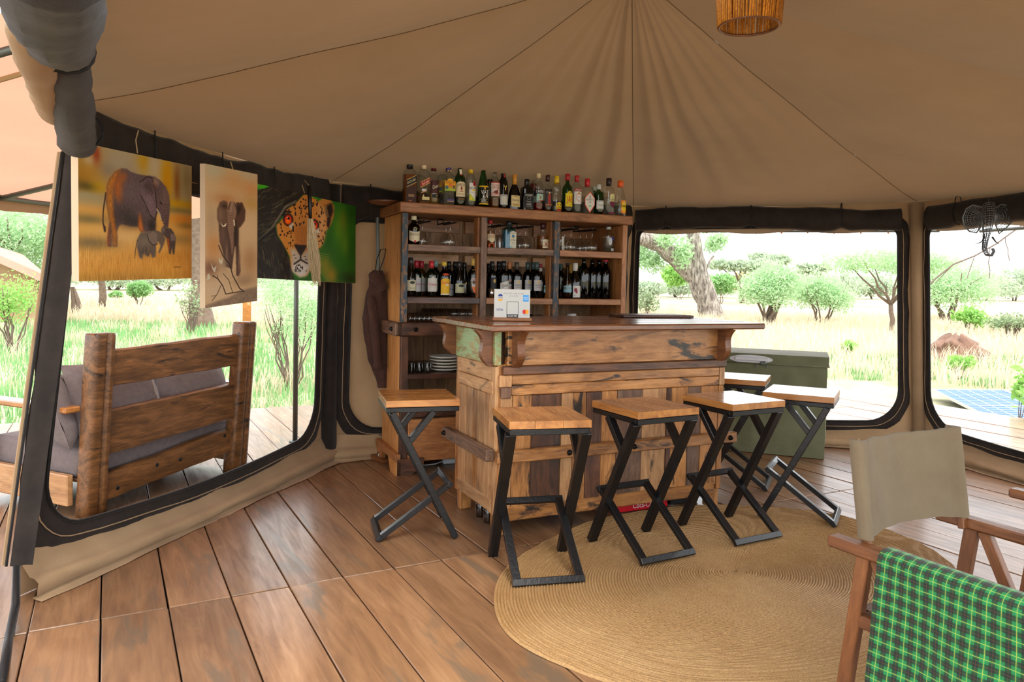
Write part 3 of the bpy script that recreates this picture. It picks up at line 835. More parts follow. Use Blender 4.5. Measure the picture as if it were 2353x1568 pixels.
# base plinth with cut-out feet
for (x0, x1) in ((-.03, .17), (CW - .2, CW + .03)):
    V, F = extrude_outline([(x0, .001), (x0 + .11 if x0 < 1 else x1, .001), (x1 if x0 < 1 else x1, .075), (x1, .12), (x0, .12)] if x0 < 1 else [(x0 + .1, .001), (x1, .001), (x1, .12), (x0, .12), (x0, .075)], -.03, .02, 'xz')
    put('foot', mesh_from('foot', V, F, M['bar_dark']), cab)
board('side_plinth', cab, -.045, -.004, -.03, CD + .04, .10, .155, M['cab'], 'y', .004)
V, F = extrude_outline([(-.03, .001), (.13, .001), (.20, .10), (-.03, .10)], -.04, -.002, 'yz'); put('foot', mesh_from('foot', V, F, M['cab_side']), cab)
V, F = extrude_outline([(CD - .16, .10), (CD - .08, .001), (CD + .03, .001), (CD + .03, .10)], -.04, -.002, 'yz'); put('foot', mesh_from('foot', V, F, M['cab']), cab)

# ---- bar stools
def make_stool(label, cat='bar stool'):
    r = thing('bar_stool', label, cat, None, 'black Z-leg bar stools around the bar')
    # local x across, -y is the front (away from the bar)
    W2 = .185; U = lambda u: -u
    # seat of glued boards
    for k, (a, b) in enumerate(((-.20, -.075), (-.075, .06), (.06, .20))):
        board('seat_board', r, a + .0004, b - .0004, U(.185), U(-.215), .732, .768, M['seat'], 'y', .0012)
    sf = []
    for a, b in ((.17, .17), (-.20, -.20)):
        bar_between('seat_rail', r, (-.195, U(a), .716), (.195, U(b), .716), .028, .028, M['metal'])
    for s in (-1, 1):
        bar_between('seat_rail', r, (s * .182, U(.16), .716), (s * .182, U(-.19), .716), .028, .028, M['metal'])
        bar_between('leg', r, (s * W2, U(-.205), .003), (s * W2, U(.15), .705), .036, .05, M['metal'], (1, 0, 0))
        bar_between('leg_branch', r, (s * W2, U(.055), .545), (s * W2, U(-.075), .705), .032, .042, M['metal'], (1, 0, 0))
        bar_between('footrest_side', r, (s * (W2 - .032), U(.205), .018), (s * (W2 - .034), U(-.175), .288), .028, .04, M['metal'], (1, 0, 0))
    bar_between('footrest_bar', r, (-W2 + .01, U(.205), .018), (W2 - .01, U(.205), .018), .034, .026, M['metal'], (0, -1, .7))
    bar_between('footrest_bar', r, (-W2 + .01, U(-.175), .288), (W2 - .01, U(-.175), .288), .034, .026, M['metal'], (0, -1, .7))
    return r
st = [((-.537, 4.165), -1.287, 'bar stool with black legs beside the cabinet drawers, facing the side of the bar'),
      ((.152, 3.62), .225, 'bar stool with black legs at the bar corner, beside the two glass jars'),
      ((.722, 3.913), .50, 'bar stool with black legs in front of the red crate under the bar'),
      ((1.281, 4.215), .50, 'bar stool with black legs at the right corner of the bar front'),
      ((1.81, 4.55), 1.08, 'bar stool with black legs turned sideways at the rug edge before the olive box'),
      ((1.66, 5.33), 1.15, 'bar stool half hidden behind the bar, pushed against the olive box')]
stool0 = make_stool(st[0][2])
for k, ((x, y), th, lb) in enumerate(st):
    m = TR(x, y, .004 if k in (0, 5) else .017 if k > 1 else .012, th)
    if k == 1: m = TR(x, y, .006, th)
    if k == 0: stool0.matrix_local = m
    else:
        c = copy_tree(stool0, None, m); c['label'] = lb

# ---- round woven rug
t = NT('woven_palm'); vv_ = t.coords(rnd=False)
wv = t.n.new('ShaderNodeTexWave'); wv.inputs['Scale'].default_value = 2; 
a1 = t.noise(vv_, 150, 4, .7); a2 = t.noise(vv_, 2.2, 4, .6)
c_ = t.mix(.45, t.ramp(a1, [(.3, rgb('#7d5a34')), (.55, rgb('#b88d58')), (.75, rgb('#dcb984'))]), t.ramp(a2, [(.35, rgb('#a37c4e')), (.65, rgb('#bd9a6c'))]))
t.n.remove(wv); t.k(c_, t.b.inputs['Base Color']); t.b.inputs['Roughness'].default_value = .55; t.b.inputs['Specular IOR Level'].default_value = .4; t.bump(a1, .8, .006)
rug = thing('rug', 'round coiled palm-fibre rug under the front bar stools', 'rug', TR(1.133, 3.613, 0, math.atan2(.65, .76)))
NRING, NSEG = 84, 300; V = []; prof = []
ang = np.linspace(0, 2 * np.pi, NSEG, endpoint=False)
rows = []
for k in range(NRING):
    for (f, h) in ((0, .004), (.25, .0105), (.6, .0115), (.92, .005)):
        rho = (k + f) / NRING; rows.append((rho, h))
rows.append((1.0, .001))
for rho, h in rows:
    wob = 1 + .008 * np.sin(5 * ang + 1.0) * rho + .006 * np.sin(9 * ang)
    ex_ = 1.322 * rho * wob; ey_ = .97 * rho * wob
    swirl = .05 * np.sin(3 * ang + 4 * rho) * rho * (1 - rho)
    braid = .0022 * np.sin(ang * (40 + int(rho * 300)) + rho * 900) * (h > .006)
    rows_v = np.stack([(ex_) * np.cos(ang) + swirl, (ey_) * np.sin(ang) + swirl * .5, np.maximum(.001, h + braid) + 0 * ang], 1); V.append(rows_v)
V = np.concatenate(V); R_ = len(rows); idx = np.arange(R_ * NSEG).reshape(R_, NSEG)
F = np.stack([idx[:-1], np.roll(idx[:-1], -1, 1), np.roll(idx[1:], -1, 1), idx[1:]], -1).reshape(-1, 4)[:, ::-1]
put('coils', mesh_from('coils', V, F, t.m, True), rug); tag(rug.children[0], kind='stuff')

# ---- olive covered chest freezer
FZ = TR(2.60, 6.08, 0, -.37)
fz = thing('chest_freezer', 'chest freezer in a fitted olive canvas cover by the right window', 'freezer', FZ)
def cover_box(x0, x1, y0, y1, z0, z1, bulge, seed, nx=26, ny=14, nz=16):
    V = []; F = []
    def pt(u, v, side):
        if side == 'f': p = (x0 + (x1 - x0) * u, y0, z0 + (z1 - z0) * v); n = (0, -1, 0)
        if side == 'b': p = (x1 + (x0 - x1) * u, y1, z0 + (z1 - z0) * v); n = (0, 1, 0)
        if side == 'r': p = (x1, y0 + (y1 - y0) * u, z0 + (z1 - z0) * v); n = (1, 0, 0)
        if side == 'l': p = (x0, y1 + (y0 - y1) * u, z0 + (z1 - z0) * v); n = (-1, 0, 0)
        if side == 't': p = (x0 + (x1 - x0) * u, y0 + (y1 - y0) * v, z1); n = (0, 0, 1)
        p = Vector(p); w = math.sin(math.pi * u) * math.sin(math.pi * v) if side != 't' else math.sin(math.pi * u) * math.sin(math.pi * v)
        b = bulge * min(1, 3 * w) * (.6 * math.sin(u * 19 + seed + 2 * fbm(u, v, seed, 2)) + 1.2 * fbm(u * 2, v * .8, seed, 2))
        return p + Vector(n) * b
    for side, a, b in (('f', nx, nz), ('b', nx, nz), ('r', ny, nz), ('l', ny, nz), ('t', nx, ny)):
        o = len(V)
        for i in range(a + 1):
            for j in range(b + 1): V.append(pt(i / a, j / b, side))
        for i in range(a):
            for j in range(b):
                q = o + i * (b + 1) + j; F.append((q, q + b + 1, q + b + 2, q + 1))
    return V, F
V, F = cover_box(-.88, 0, 0, .52, .006, .775, .009, 1); put('cover_skirt', mesh_from('cover_skirt', V, F, M['olive'], True), fz)
V, F = cover_box(-.89, .01, -.01, .53, .772, .852, .003, 2); put('cover_lid', mesh_from('cover_lid', V, F, M['olive'], True), fz)
pip = [(-.892, -.014, .772), (.013, -.014, .772), (.013, .532, .772)]
V, F = tube(pip, .007, 6); put('piping', mesh_from('piping', V, F, M['olive'], True), fz)
# opening with the pale lid handle
pts = [(-.60 + .175 * math.cos(a), .805 + .035 * math.sin(a)) for a in [k * math.pi / 14 for k in range(28)]]
V, F = extrude_outline(pts, -.0185, -.012, 'xz'); hd = put('lid_edge', mesh_from('lid_edge', V, F, M['plastic_white']), fz)
board('lid_handle', fz, -.73, -.46, -.035, -.0155, .792, .822, M['plastic_white'], 'x', .006)
board('latch', fz, -.525, -.48, -.04, -.019, .762, .79, M['pole'], 'x', .006)
for x in (-.56, -.475):
    board('zip_pull', fz, x, x + .012, -.028, -.018, .735, .765, M['pole'], 'z', .003)

# ---- bench outside (seen from behind)
bu = Vector((.413, .911, 0)); BO = Vector((-2.466, 4.255, 0))
BNT = Matrix(((bu.x, -bu.y, 0, BO.x), (bu.y, bu.x, 0, BO.y), (0, 0, 1, 0), (0, 0, 0, 1)))   # local x along the back, +y outwards
bench = thing('garden_bench', 'chunky varnished log bench with mauve cushions seen from behind', 'bench', BNT)
def log_post(x, wd, dp, h, seed):
    n = 48; V = []; F = []; N = 12
    for k in range(N + 1):
        z = h * k / N if k < N - 1 else (h - .014 if k == N - 1 else h)
        sc = 1 + .03 * fbm(z * 3, seed, 0, 1.5)
        if k == N: sc *= .96
        for q in range(n):
            a = 2 * math.pi * q / n; ca, sa = math.cos(a), math.sin(a)
            kx = (abs(ca) ** 5 + abs(sa) ** 5) ** (-1 / 5)
            groove = 1 - .38 * math.exp(-((ca * kx - .2) / .13) ** 2)
            V.append((x + wd / 2 * ca * kx * sc, dp / 2 * sa * kx * sc * groove - .09 * (z / h) , z))
    for k in range(N):
        for q in range(n): F.append((k * n + q, k * n + (q + 1) % n, (k + 1) * n + (q + 1) % n, (k + 1) * n + q))
    F.append(tuple(range(n))[::-1]); F.append(tuple(range(N * n, N * n + n)))
    return mesh_from('back_post', V, F, M['bench'], True)
put('back_post', log_post(.05, .14, .115, 1.075, 1), bench); put('back_post', log_post(1.17, .15, .11, 1.095, 2), bench)
for (zl0, zl1, zr0, zr1, lean) in ((.755, .972, .79, 1.01, -.075), (.345, .61, .41, .66, -.042), (.065, .235, .165, .335, -.012)):
    x0, x1 = .10, 1.11; th = .022
    V = []; N = 14
    for k in range(N + 1):
        t_ = k / N; x = x0 + (x1 - x0) * t_
        za = zl0 + (zr0 - zl0) * t_ + .006 * fbm(x, zl0, 1, 4); zb = zl1 + (zr1 - zl1) * t_ + .008 * fbm(x, zl1, 2, 3)
        V += [(x, lean - th, za + .008), (x, lean - th, zb - .008), (x, lean, zb), (x, lean + th, zb), (x, lean + th, za), (x, lean, za)]
    F = []
    for k in range(N):
        for q in range(6): F.append((k * 6 + q, (k + 1) * 6 + q, (k + 1) * 6 + (q + 1) % 6, k * 6 + (q + 1) % 6)[::-1])
    F += [(0, 1, 2, 3, 4, 5), tuple(range(N * 6, N * 6 + 6))[::-1]]
    put('back_rail', mesh_from('back_rail', V, F, M['bench']), bench)
for x_, z_ in ((.20, .13), (.48, .21), (.66, .205), (1.04, .295)):
    V, F = lathe([(.013, -.002), (.013, .002), (.009, .003)], 10); put('wood_plug', mesh_from('wood_plug', V, F, M['black'], True), bench, TR(x_, -.0345, z_, 0, math.pi / 2))
board('seat_rail', bench, -.06, -.02, .05, .85, .07, .25, M['bar_light'], 'y', .006)
board('seat_rail', bench, 1.2, 1.24, .05, .85, .07, .25, M['bar_light'], 'y', .006)
board('seat_rail', bench, -.06, 1.24, .80, .85, .07, .25, M['bar_light'], 'x', .006)
for k in range(7): board('seat_slat', bench, .0 + .02, 1.2, .06 + k * .105, .15 + k * .105, .19, .212, M['bench'], 'x', .004)
for x in (-.06, 1.17): board('front_leg', bench, x, x + .07, .79, .86, .001, .62, M['bench'], 'z', .006)
board('armrest', bench, -.09, .01, .02, .92, .615, .65, M['seat'], 'y', .012); board('armrest', bench, 1.17, 1.27, .02, .92, .615, .65, M['seat'], 'y', .012)
def pillow(name, lx, ly, lz, mat, parent, m, n=14, puff=.5):
    V = []; F = []
    for s in (1, -1):
        o = len(V)
        for i in range(n + 1):
            for j in range(n + 1):
                u, v = i / n * 2 - 1, j / n * 2 - 1
                e = (1 - abs(u) ** 3.5) * (1 - abs(v) ** 3.5)
                pin = 1 - .05 * (1 - abs(u)) * 0
                z = s * lz / 2 * (max(e, 0) ** puff) + .006 * fbm(u * 2, v * 2, s, 1.3)
                V.append((u * lx / 2 * (1 - .04 * (1 - v * v)), v * ly / 2 * (1 - .04 * (1 - u * u)), z))
        for i in range(n):
            for j in range(n):
                q = o + i * (n + 1) + j; f = (q, q + n + 1, q + n + 2, q + 1); F.append(f if s > 0 else f[::-1])
    return put(name, mesh_from(name, V, F, mat, True), parent, m)
def slab_cushion(name, x0, x1, y0, y1, z0, z1, parent):
    V, F = chamfer_box(x1 - x0, y1 - y0, z1 - z0, .03); return put(name, mesh_from(name, V, F, M['cushion'], True), parent, TR((x0 + x1) / 2, (y0 + y1) / 2, (z0 + z1) / 2))
seatc = slab_cushion('seat_cushion', .0, 1.18, .05, .84, .213, .40, bench)
for k, x in enumerate((.02 + .28, .62 + .28)):
    p_ = thing('back_cushion', ('mauve cushion leaning on the bench back beside the near post', 'mauve cushion leaning on the bench back beside the far post')[k], 'cushion', BNT @ TR(x, .12, .58))
    pillow('cover', .58, .50, .19, M['cushion'], p_, TR(0, 0, .06, 0, math.radians(68)), puff=.35)
p_ = thing('scatter_cushion', 'mauve scatter cushion poking out past the near bench post', 'cushion', BNT @ TR(.03, .24, .56))
pillow('cover', .46, .46, .16, M['cushion'], p_, TR(0, 0, .06, .9, math.radians(72)))

# ---- safari chair with khaki canvas back and a plaid cloth over the arm
CHB = at_z(1925, 1232, .62)
fdir = Vector((.50, -.866, 0)); sdir = Vector((.866, .50, 0))
def chair_frame(o):       # local x across the back (away from viewer), -y facing direction
    return Matrix(((sdir.x, -fdir.x, 0, o.x), (sdir.y, -fdir.y, 0, o.y), (0, 0, 1, 0), (0, 0, 0, 1)))
def make_chair(label, o):
    r = thing('safari_chair', label, 'chair', chair_frame(Vector((o.x, o.y, 0))))
    for s, x in ((0, 0), (1, .60)):
        board('armrest', r, x - .028, x + .028, -.62, .02, .585, .622, M['teak'], 'y', .006)
        bar_between('leg', r, (x, -.10, .588), (x, -.03, .003), .045, .03, M['teak'], (1, 0, 0))
        bar_between('leg', r, (x, -.14, .588), (x, -.42, .003), .04, .028, M['teak'], (1, 0, 0))
        bar_between('leg', r, (x, -.56, .588), (x, -.50, .003), .045, .03, M['teak'], (1, 0, 0))
        board('side_rail', r, x - .014, x + .014, -.60, -.06, .36, .40, M['teak'], 'y', .004)
        bar_between('back_post', r, (x + (.035 if s == 0 else -.035), -.085, .585), (x + (.03 if s == 0 else -.03), -.035, .93), .024, .024, M['teak'], (1, 0, 0))
    board('seat_rail', r, .0, .60, -.60, -.565, .37, .41, M['teak'], 'x', .004); board('seat_rail', r, .0, .60, -.10, -.065, .37, .41, M['teak'], 'x', .004)
    V = []; F = []
    for i in range(13):
        for j in range(13):
            u, v = i / 12, j / 12; V.append((.02 + .56 * u, -.58 + .50 * v, .412 - .035 * math.sin(math.pi * u)))
    for i in range(12):
        for j in range(12):
            q = i * 13 + j; F.append((q, q + 13, q + 14, q + 1))
    put('canvas_seat', mesh_from('canvas_seat', V, F, M['khaki'], True), r)
    # canvas back: sleeve round both posts, sagging between them
    V = []; F = []; NX, NZ = 40, 14
    for side in (0, 1):
        for i in range(NX + 1):
            u = i / NX
            for j in range(NZ + 1):
                v = j / NZ; z = .632 + .305 * v
                yy = -.085 + .05 * (z - .585) / .345
                sag = .05 * math.sin(math.pi * u) ** 2
                endw = .020 * (1 - max(0, min(1, (min(u, 1 - u) - .05) / .05))) * (1 if .5 / NX < u < 1 - .5 / NX else .5) + .004
                fold = .006 * math.sin(u * 21 + 3 * v + fbm(u, v, 1, 3)) * math.exp(-((u - .3) / .3) ** 2) * v
                V.append((.01 + .58 * u, yy + sag + (endw if side == 0 else -endw) + fold, z - .012 * math.sin(math.pi * u) * v + .006 * fbm(u * 3, v, 2, 2)))
    o2 = (NX + 1) * (NZ + 1)
    for i in range(NX):
        for j in range(NZ):
            q = i * (NZ + 1) + j; F.append((q, q + 1, q + NZ + 2, q + NZ + 1)); q += o2; F.append((q, q + NZ + 1, q + NZ + 2, q + 1))
    for j in range(NZ):
        F.append((j, o2 + j, o2 + j + 1, j + 1)); q = NX * (NZ + 1) + j; F.append((q, q + 1, o2 + q + 1, o2 + q))
    for i in range(NX):
        q = i * (NZ + 1) + NZ; F.append((q, o2 + q, o2 + q + NZ + 1, q + NZ + 1))
    put('canvas_back', mesh_from('canvas_back', V, F, M['khaki'], True), r)
    for u in (.075, .925):
        pts = [(.01 + .58 * u, -.085 + .05 * (.652 + .29 * v - .585) / .345 + .05 * math.sin(math.pi * u) ** 2 + .0065, .652 + .285 * v) for v in [k / 8 for k in range(9)]]
        V, F = tube(pts, .0018, 4); put('stitching', mesh_from('stitching', V, F, M['canvas']), r)
    return r
chair = make_chair('wooden safari chair with khaki canvas back and plaid-draped arm', CHB)
o2_ = at_z(2337, 1124, .62)
chair2 = make_chair('wooden safari chair almost out of sight, only one arm end showing by the right wall', Vector((o2_.x + .0, o2_.y, 0)))
# plaid cloth
t = NT('green_plaid'); tc = t.n.new('ShaderNodeUVMap'); sp = t.n.new('ShaderNodeSeparateXYZ'); t.k(tc.outputs[0], sp.inputs[0])
def stripes(sock, per, a, b):
    f = t.math('FRACT', t.math('MULTIPLY', sock, per)); return t.math('MULTIPLY', t.math('GREATER_THAN', f, a), t.math('LESS_THAN', f, b))
PER = 26.0
cur = (*rgb('#0a7038'), 1)
for sock in (0, 1):
    cur = t.mix(t.math('MULTIPLY', stripes(sp.outputs[sock], PER, .0, .40), .78), cur, rgb('#050a07'))
for sock in (0, 1):
    cur = t.mix(t.math('MULTIPLY', stripes(sp.outputs[sock], PER, .62, .80), .15), cur, rgb('#1fb85e'))
for sock in (0, 1):
    cur = t.mix(t.math('MULTIPLY', stripes(sp.outputs[sock], PER, .685, .725), .62), cur, rgb('#b4b03a'))
for sock in (0, 1):
    cur = t.mix(t.math('MULTIPLY', stripes(sp.outputs[sock], PER, .20, .235), .3), cur, rgb('#7a3a20'))
t.k(cur, t.b.inputs['Base Color']); t.b.inputs['Roughness'].default_value = .8; t.b.inputs['Sheen Weight'].default_value = .2
wv_ = t.coords(rnd=False); t.bump(t.noise(wv_, 600, 2), .25, .002)
V = []; F = []; UV = []; NU, NV = 44, 60
for i in range(NU + 1):
    for j in range(NV + 1):
        u = i / NU; arc = j / NV * 1.16          # arc length over the arm: inside 0.30, over, outside hang
        y = -.17 - u * .62
        rr = .048
        if arc < .30: x, z = .048 + .01 * math.sin(u * 9), .60 - (.30 - arc)
        elif arc < .30 + math.pi * rr:
            a = (arc - .30) / rr; x, z = rr * math.cos(a), .602 + rr * .75 * math.sin(a)
        else:
            d = arc - .30 - math.pi * rr; x, z = -rr - .035 * d * (1 + .6 * math.sin(u * 8)) - .012 * math.sin(u * 13 + 2) * min(1, d * 4), .602 - d
        V.append((x + .004 * fbm(u * 4, arc * 4, 0, 2), y - .05 * max(0, arc - .45) * (u - .0) + .10 * max(0, .5 - z) * (u < 2) * .25, max(z, .02))); UV.append((u * .66, arc))
for i in range(NU):
    for j in range(NV):
        q = i * (NV + 1) + j; F.append((q, q + NV + 1, q + NV + 2, q + 1))
me = mesh_from('plaid_cloth', V, F, t.m, True)
uvl = me.uv_layers.new(name='UVMap')
for lp in me.loops: uvl.data[lp.index].uv = UV[lp.vertex_index]
pc = put('plaid_cloth', me, None, chair_frame(Vector((CHB.x, CHB.y, 0)))); tag(pc, 'green and black plaid blanket with yellow lines draped over a chair arm', 'blanket')

# ================================================================== BOTTLES AND SMALL THINGS
CEX = Vector((math.cos(.41), math.sin(.41), 0)); CEY = Vector((-math.sin(.41), math.cos(.41), 0)); CO = Vector((-.79, 5.34, 0))
def cab_xz(px, py, yl):
    P = at_plane(px, py, CO + CEY * yl, CEY); d = P - CO
    return d.dot(CEX), P.z
GL = {'clear': thin_glass('clear_glass', (.90, .92, .91)), 'green': thin_glass('green_glass', (.10, .34, .09)), 'dkgreen': thin_glass('dark_green_glass', (.03, .09, .03)),
      'black': thin_glass('black_glass', (.012, .014, .01)), 'brown': thin_glass('brown_glass', (.07, .025, .012)), 'olive': thin_glass('olive_glass', (.25, .25, .06)),
      'blue': thin_glass('blue_glass', (.30, .62, .70)), 'straw': thin_glass('straw_glass', (.55, .45, .16))}
def liquid_mat(name, c, dens=.5):
    t = NT(name); tr = t.n.new('ShaderNodeBsdfTransparent'); tr.inputs['Color'].default_value = (*c, 1)
    t.b.inputs['Base Color'].default_value = (*c, 1); t.b.inputs['Roughness'].default_value = .2
    mx = t.n.new('ShaderNodeMixShader'); mx.inputs[0].default_value = dens
    t.k(tr.outputs[0], mx.inputs[1]); t.k(t.b.outputs[0], mx.inputs[2]); t.k(mx.outputs[0], t.out.inputs['Surface']); return t.m
LQ = {'amber': liquid_mat('amber_spirit', (.42, .13, .02), .35), 'dark': liquid_mat('dark_spirit', (.09, .022, .01), .5), 'red': liquid_mat('red_spirit', (.30, .01, .012), .5),
      'pale': liquid_mat('pale_spirit', (.80, .80, .74), .06), 'blue': liquid_mat('blue_spirit', (.02, .30, .42), .6), 'gold': liquid_mat('golden_spirit', (.5, .28, .05), .4)}
_caps = {}
def cap_mat(c):
    if c not in _caps: _caps[c] = plain('cap_' + c.strip('#'), c, .4)
    return _caps[c]
_txt = {}
def text_poly(s):
    if s not in _txt:
        cu = bpy.data.curves.new('lettering', 'FONT'); cu.body = s; cu.resolution_u = 2; cu.align_x = 'CENTER'
        ob = bpy.data.objects.new('lettering', cu); col.objects.link(ob)
        dg = bpy.context.evaluated_depsgraph_get(); me = bpy.data.meshes.new_from_object(ob.evaluated_get(dg))
        V = [tuple(v.co[:2]) for v in me.vertices]; F = [tuple(p.vertices) for p in me.polygons]
        bpy.data.objects.remove(ob); bpy.data.meshes.remove(me); bpy.data.curves.remove(cu)
        _txt[s] = (V, F)
    return _txt[s]
def conv_slices(poly, n=12):
    xs = [p[0] for p in poly]; x0, x1 = min(xs), max(xs); out = []
    for k in range(n + 1):
        x = x0 + (x1 - x0) * min(max(k / n, 1e-4), 1 - 1e-4); zs = []
        for a, b in zip(poly, poly[1:] + poly[:1]):
            if (a[0] - x) * (b[0] - x) <= 0 and a[0] != b[0]:
                f = (x - a[0]) / (b[0] - a[0]); zs.append(a[1] + (b[1] - a[1]) * f)
        if zs: out.append((x, min(zs), max(zs)))
    return out
def print_mesh(items, mapf, name='label'):
    """flat print: rectangles, ellipses, polygons and lettering laid on a surface by mapf(x, z, layer)"""
    V = []; F = []; C = []
    for li, it in enumerate(items):
        k = it[0]; c = rgb(it[-1]) if isinstance(it[-1], str) else it[-1]
        if k in 'rep':
            if k == 'r': _, x0, x1, z0, z1, _c = it; poly = [(x0, z0), (x1, z0), (x1, z1), (x0, z1)]
            elif k == 'e': _, cx, cz, rx, rz, _c = it; poly = [(cx + rx * math.cos(a), cz + rz * math.sin(a)) for a in [q * math.pi / 10 for q in range(20)]]
            else: poly = list(it[1])
            sl = conv_slices(poly, 12); o = len(V)
            for x, za, zb in sl: V += [mapf(x, za, li), mapf(x, zb, li)]; C += [c, c]
            for q in range(len(sl) - 1): F.append((o + 2 * q, o + 2 * q + 2, o + 2 * q + 3, o + 2 * q + 1))
        else:
            _, s, cx, cz, w, hz, sl, _c = it        # text: centre, width, height (z units), slant
            tv, tf = text_poly(s)
            xs = [v[0] for v in tv]; wx = (max(xs) - min(xs)) or 1; mx_ = (max(xs) + min(xs)) / 2
            o = len(V)
            for (a, b) in tv:
                x = cx + (a - mx_) / wx * w; V.append(mapf(x, cz + (b / .7 - .5) * hz + sl * (x - cx), li + 2)); C.append(c)
            F += [tuple(o + i for i in f) for f in tf]
    me = mesh_from(name, V, F, M['print']); set_vcol(me, np.array(C)); return me
PROF = {  # (radius, height) fractions of (r, H)
    'round': [(.94, 0), (1, .02), (1, .58), (.97, .63), (.80, .69), (.50, .74), (.36, .78), (.33, .93), (.36, .94), (.36, .955)],
    'tall': [(.94, 0), (1, .02), (1, .62), (.93, .69), (.62, .78), (.40, .84), (.37, .95)],
    'bordeaux': [(.94, 0), (1, .02), (1, .60), (.97, .65), (.72, .71), (.42, .75), (.38, .80), (.36, .95)],
    'burgundy': [(.94, 0), (1, .02), (1, .46), (.92, .55), (.62, .68), (.42, .77), (.38, .85), (.36, .95)],
    'square': [(.95, 0), (1, .02), (1, .68), (.90, .73), (.52, .79), (.38, .82), (.36, .95)],
    'flared': [(1.0, 0), (1.05, .03), (.86, .45), (.60, .60), (.38, .68), (.30, .76), (.28, .95)],
    'pinch': [(.94, 0), (1, .03), (1, .34), (.90, .48), (.74, .53), (.84, .60), (.88, .68), (.66, .78), (.40, .83), (.36, .95)],
    'taper': [(.80, 0), (.95, .1), (1, .30), (.92, .48), (.66, .66), (.42, .80), (.36, .86), (.35, .95)],
    'vodka': [(.94, 0), (1, .02), (1, .64), (.98, .70), (.80, .75), (.42, .78), (.36, .80), (.35, .95)],
    'magnum': [(.94, 0), (1, .02), (1, .62), (.95, .68), (.70, .77), (.40, .84), (.34, .90), (.33, .985), (.36, .985), (.36, 1.0)],
    'dumpy': [(.94, 0), (1, .02), (1, .50), (.94, .57), (.70, .62), (.44, .65), (.40, .70), (.50, .73), (.38, .76), (.36, .95)],
}
def bottle(label, px, pytop, zbase, yl, prof, r, glass, cap, items=(), liq=None, lvl=0.0, caph=.13, sq=2.0, flat=1.0, group=None, ztop=None, cat='bottle', yaw=0.0, bare=False):
    x, zt = cab_xz(px, pytop, yl); H = zt - zbase
    if zbase < 1.5: H = min(H, .325)
    elif zbase < 1.8: H = min(H, .212)
    else: H = min(H, .36)
    if ztop: H = ztop - zbase
    r *= 1.10
    b = thing('bottle', label, cat, CABT @ TR(x, yl, zbase + .0006, yaw), group)
    pr = [(a * r, z * H) for a, z in PROF[prof]]
    V, F = lathe(pr, 22 if sq == 2 else 28, sq, flat); put('glass', mesh_from('glass', V, F, GL[glass], sq == 2), b)
    if liq and lvl > .05:
        pts = [(a * .93, z) for a, z in pr if z < lvl * H]; nx = [q for q in pr if q[1] >= lvl * H]
        if nx and pts:
            a, c = pts[-1], (nx[0][0] * .93, nx[0][1]); f = (lvl * H - a[1]) / max(1e-6, c[1] - a[1]); pts.append((a[0] + (c[0] - a[0]) * f, lvl * H))
        pts[0] = (pts[0][0], .006)
        V, F = lathe(pts, 20 if sq == 2 else 28, sq, flat); put('liquid', mesh_from('liquid', V, F, LQ[liq], sq == 2), b)
    if cap:
        rc = .45 * r if prof != 'flared' else .34 * r
        V, F = lathe([(rc, (1 - caph) * H), (rc * 1.04, (1 - caph * .5) * H), (rc, .995 * H), (rc * .8, H)], 14); put('cap', mesh_from('cap', V, F, cap_mat(cap), True), b)
    if items:
        def rad_at(z):
            zf = z / H; P = PROF[prof]
            for (a, z0), (c, z1) in zip(P, P[1:]):
                if z0 <= zf <= z1: return r * (a + (c - a) * (zf - z0) / max(1e-6, z1 - z0))
            return r * P[-1][0]
        def mp(x, z, li):
            R = rad_at(z * H); off = .0008 + li * .00022
            if sq > 2: return (x * r, -(R * flat + off), z * H)
            a = x * r / max(R, .3 * r) if R > .55 * r else x * r / max(R, 1e-4)
            a = max(-1.5, min(1.5, a))
            return ((R + off) * math.sin(a), -((R + off) * flat * math.cos(a)), z * H)
        tag(put('label', print_mesh(items, mp), b), kind='stuff')
    return b
TOPZ, UPZ, WINEZ = 1.972, 1.675, 1.293
GT, GU, GW = 'spirit bottles on top of the cabinet', 'spirit bottles on the upper shelf', 'wine bottles on the lower shelf'
STAMP = ('r', -.12, .16, .945, .985, '#9fc4bd')
def bt(label, px, py, *a, yl=.12, **k): return bottle(label, px, py, TOPZ, yl, *a, group=GT, **k)
bt('square whisky bottle with slanted black and gold label, first in the top row', 942, 368, 'square', .044, 'clear', '#141210', [
    ('r', -.75, .75, .03, .40, '#3a1a0c'), ('p', [(-.72, .36), (.75, .48), (.75, .65), (-.72, .53)], '#c9a45e'), ('p', [(-.72, .375), (.75, .495), (.75, .635), (-.72, .515)], '#161311'),
    ('t', 'BLACK LABEL', 0.02, .51, 1.25, .055, .08, '#d8c8a0'), ('r', -.45, .45, .15, .21, '#8a6a44'), ('r', -.4, .1, .05, .075, '#b8562a'), STAMP], 'amber', .66, .20, 5)
bt('square clear whisky bottle with slanted red label and cream cap', 974, 370, 'square', .042, 'clear', '#d9c3a2', [
    ('p', [(-.78, .37), (.8, .49), (.8, .62), (-.78, .50)], '#c9a45e'), ('p', [(-.78, .385), (.8, .505), (.8, .605), (-.78, .485)], '#a3231d'), ('t', 'Red Label', .05, .50, 1.1, .06, .08, '#efe2c8'),
    ('r', -.55, .2, .29, .35, '#c9cdd0'), ('p', [(-.7, .24), (.2, .30), (.2, .32), (-.7, .26)], '#c98a5a'), ('r', -.5, .7, .10, .17, '#d8c68e'), ('r', -.35, -.2, .17, .22, '#d8c68e')], 'amber', .075, .19, 5)
bt('cream-capped bottle hidden behind the red-label whisky', 966, 383, 'square', .036, 'clear', '#d9c3a2', (), 'amber', .3, .18, 5, yl=.30)
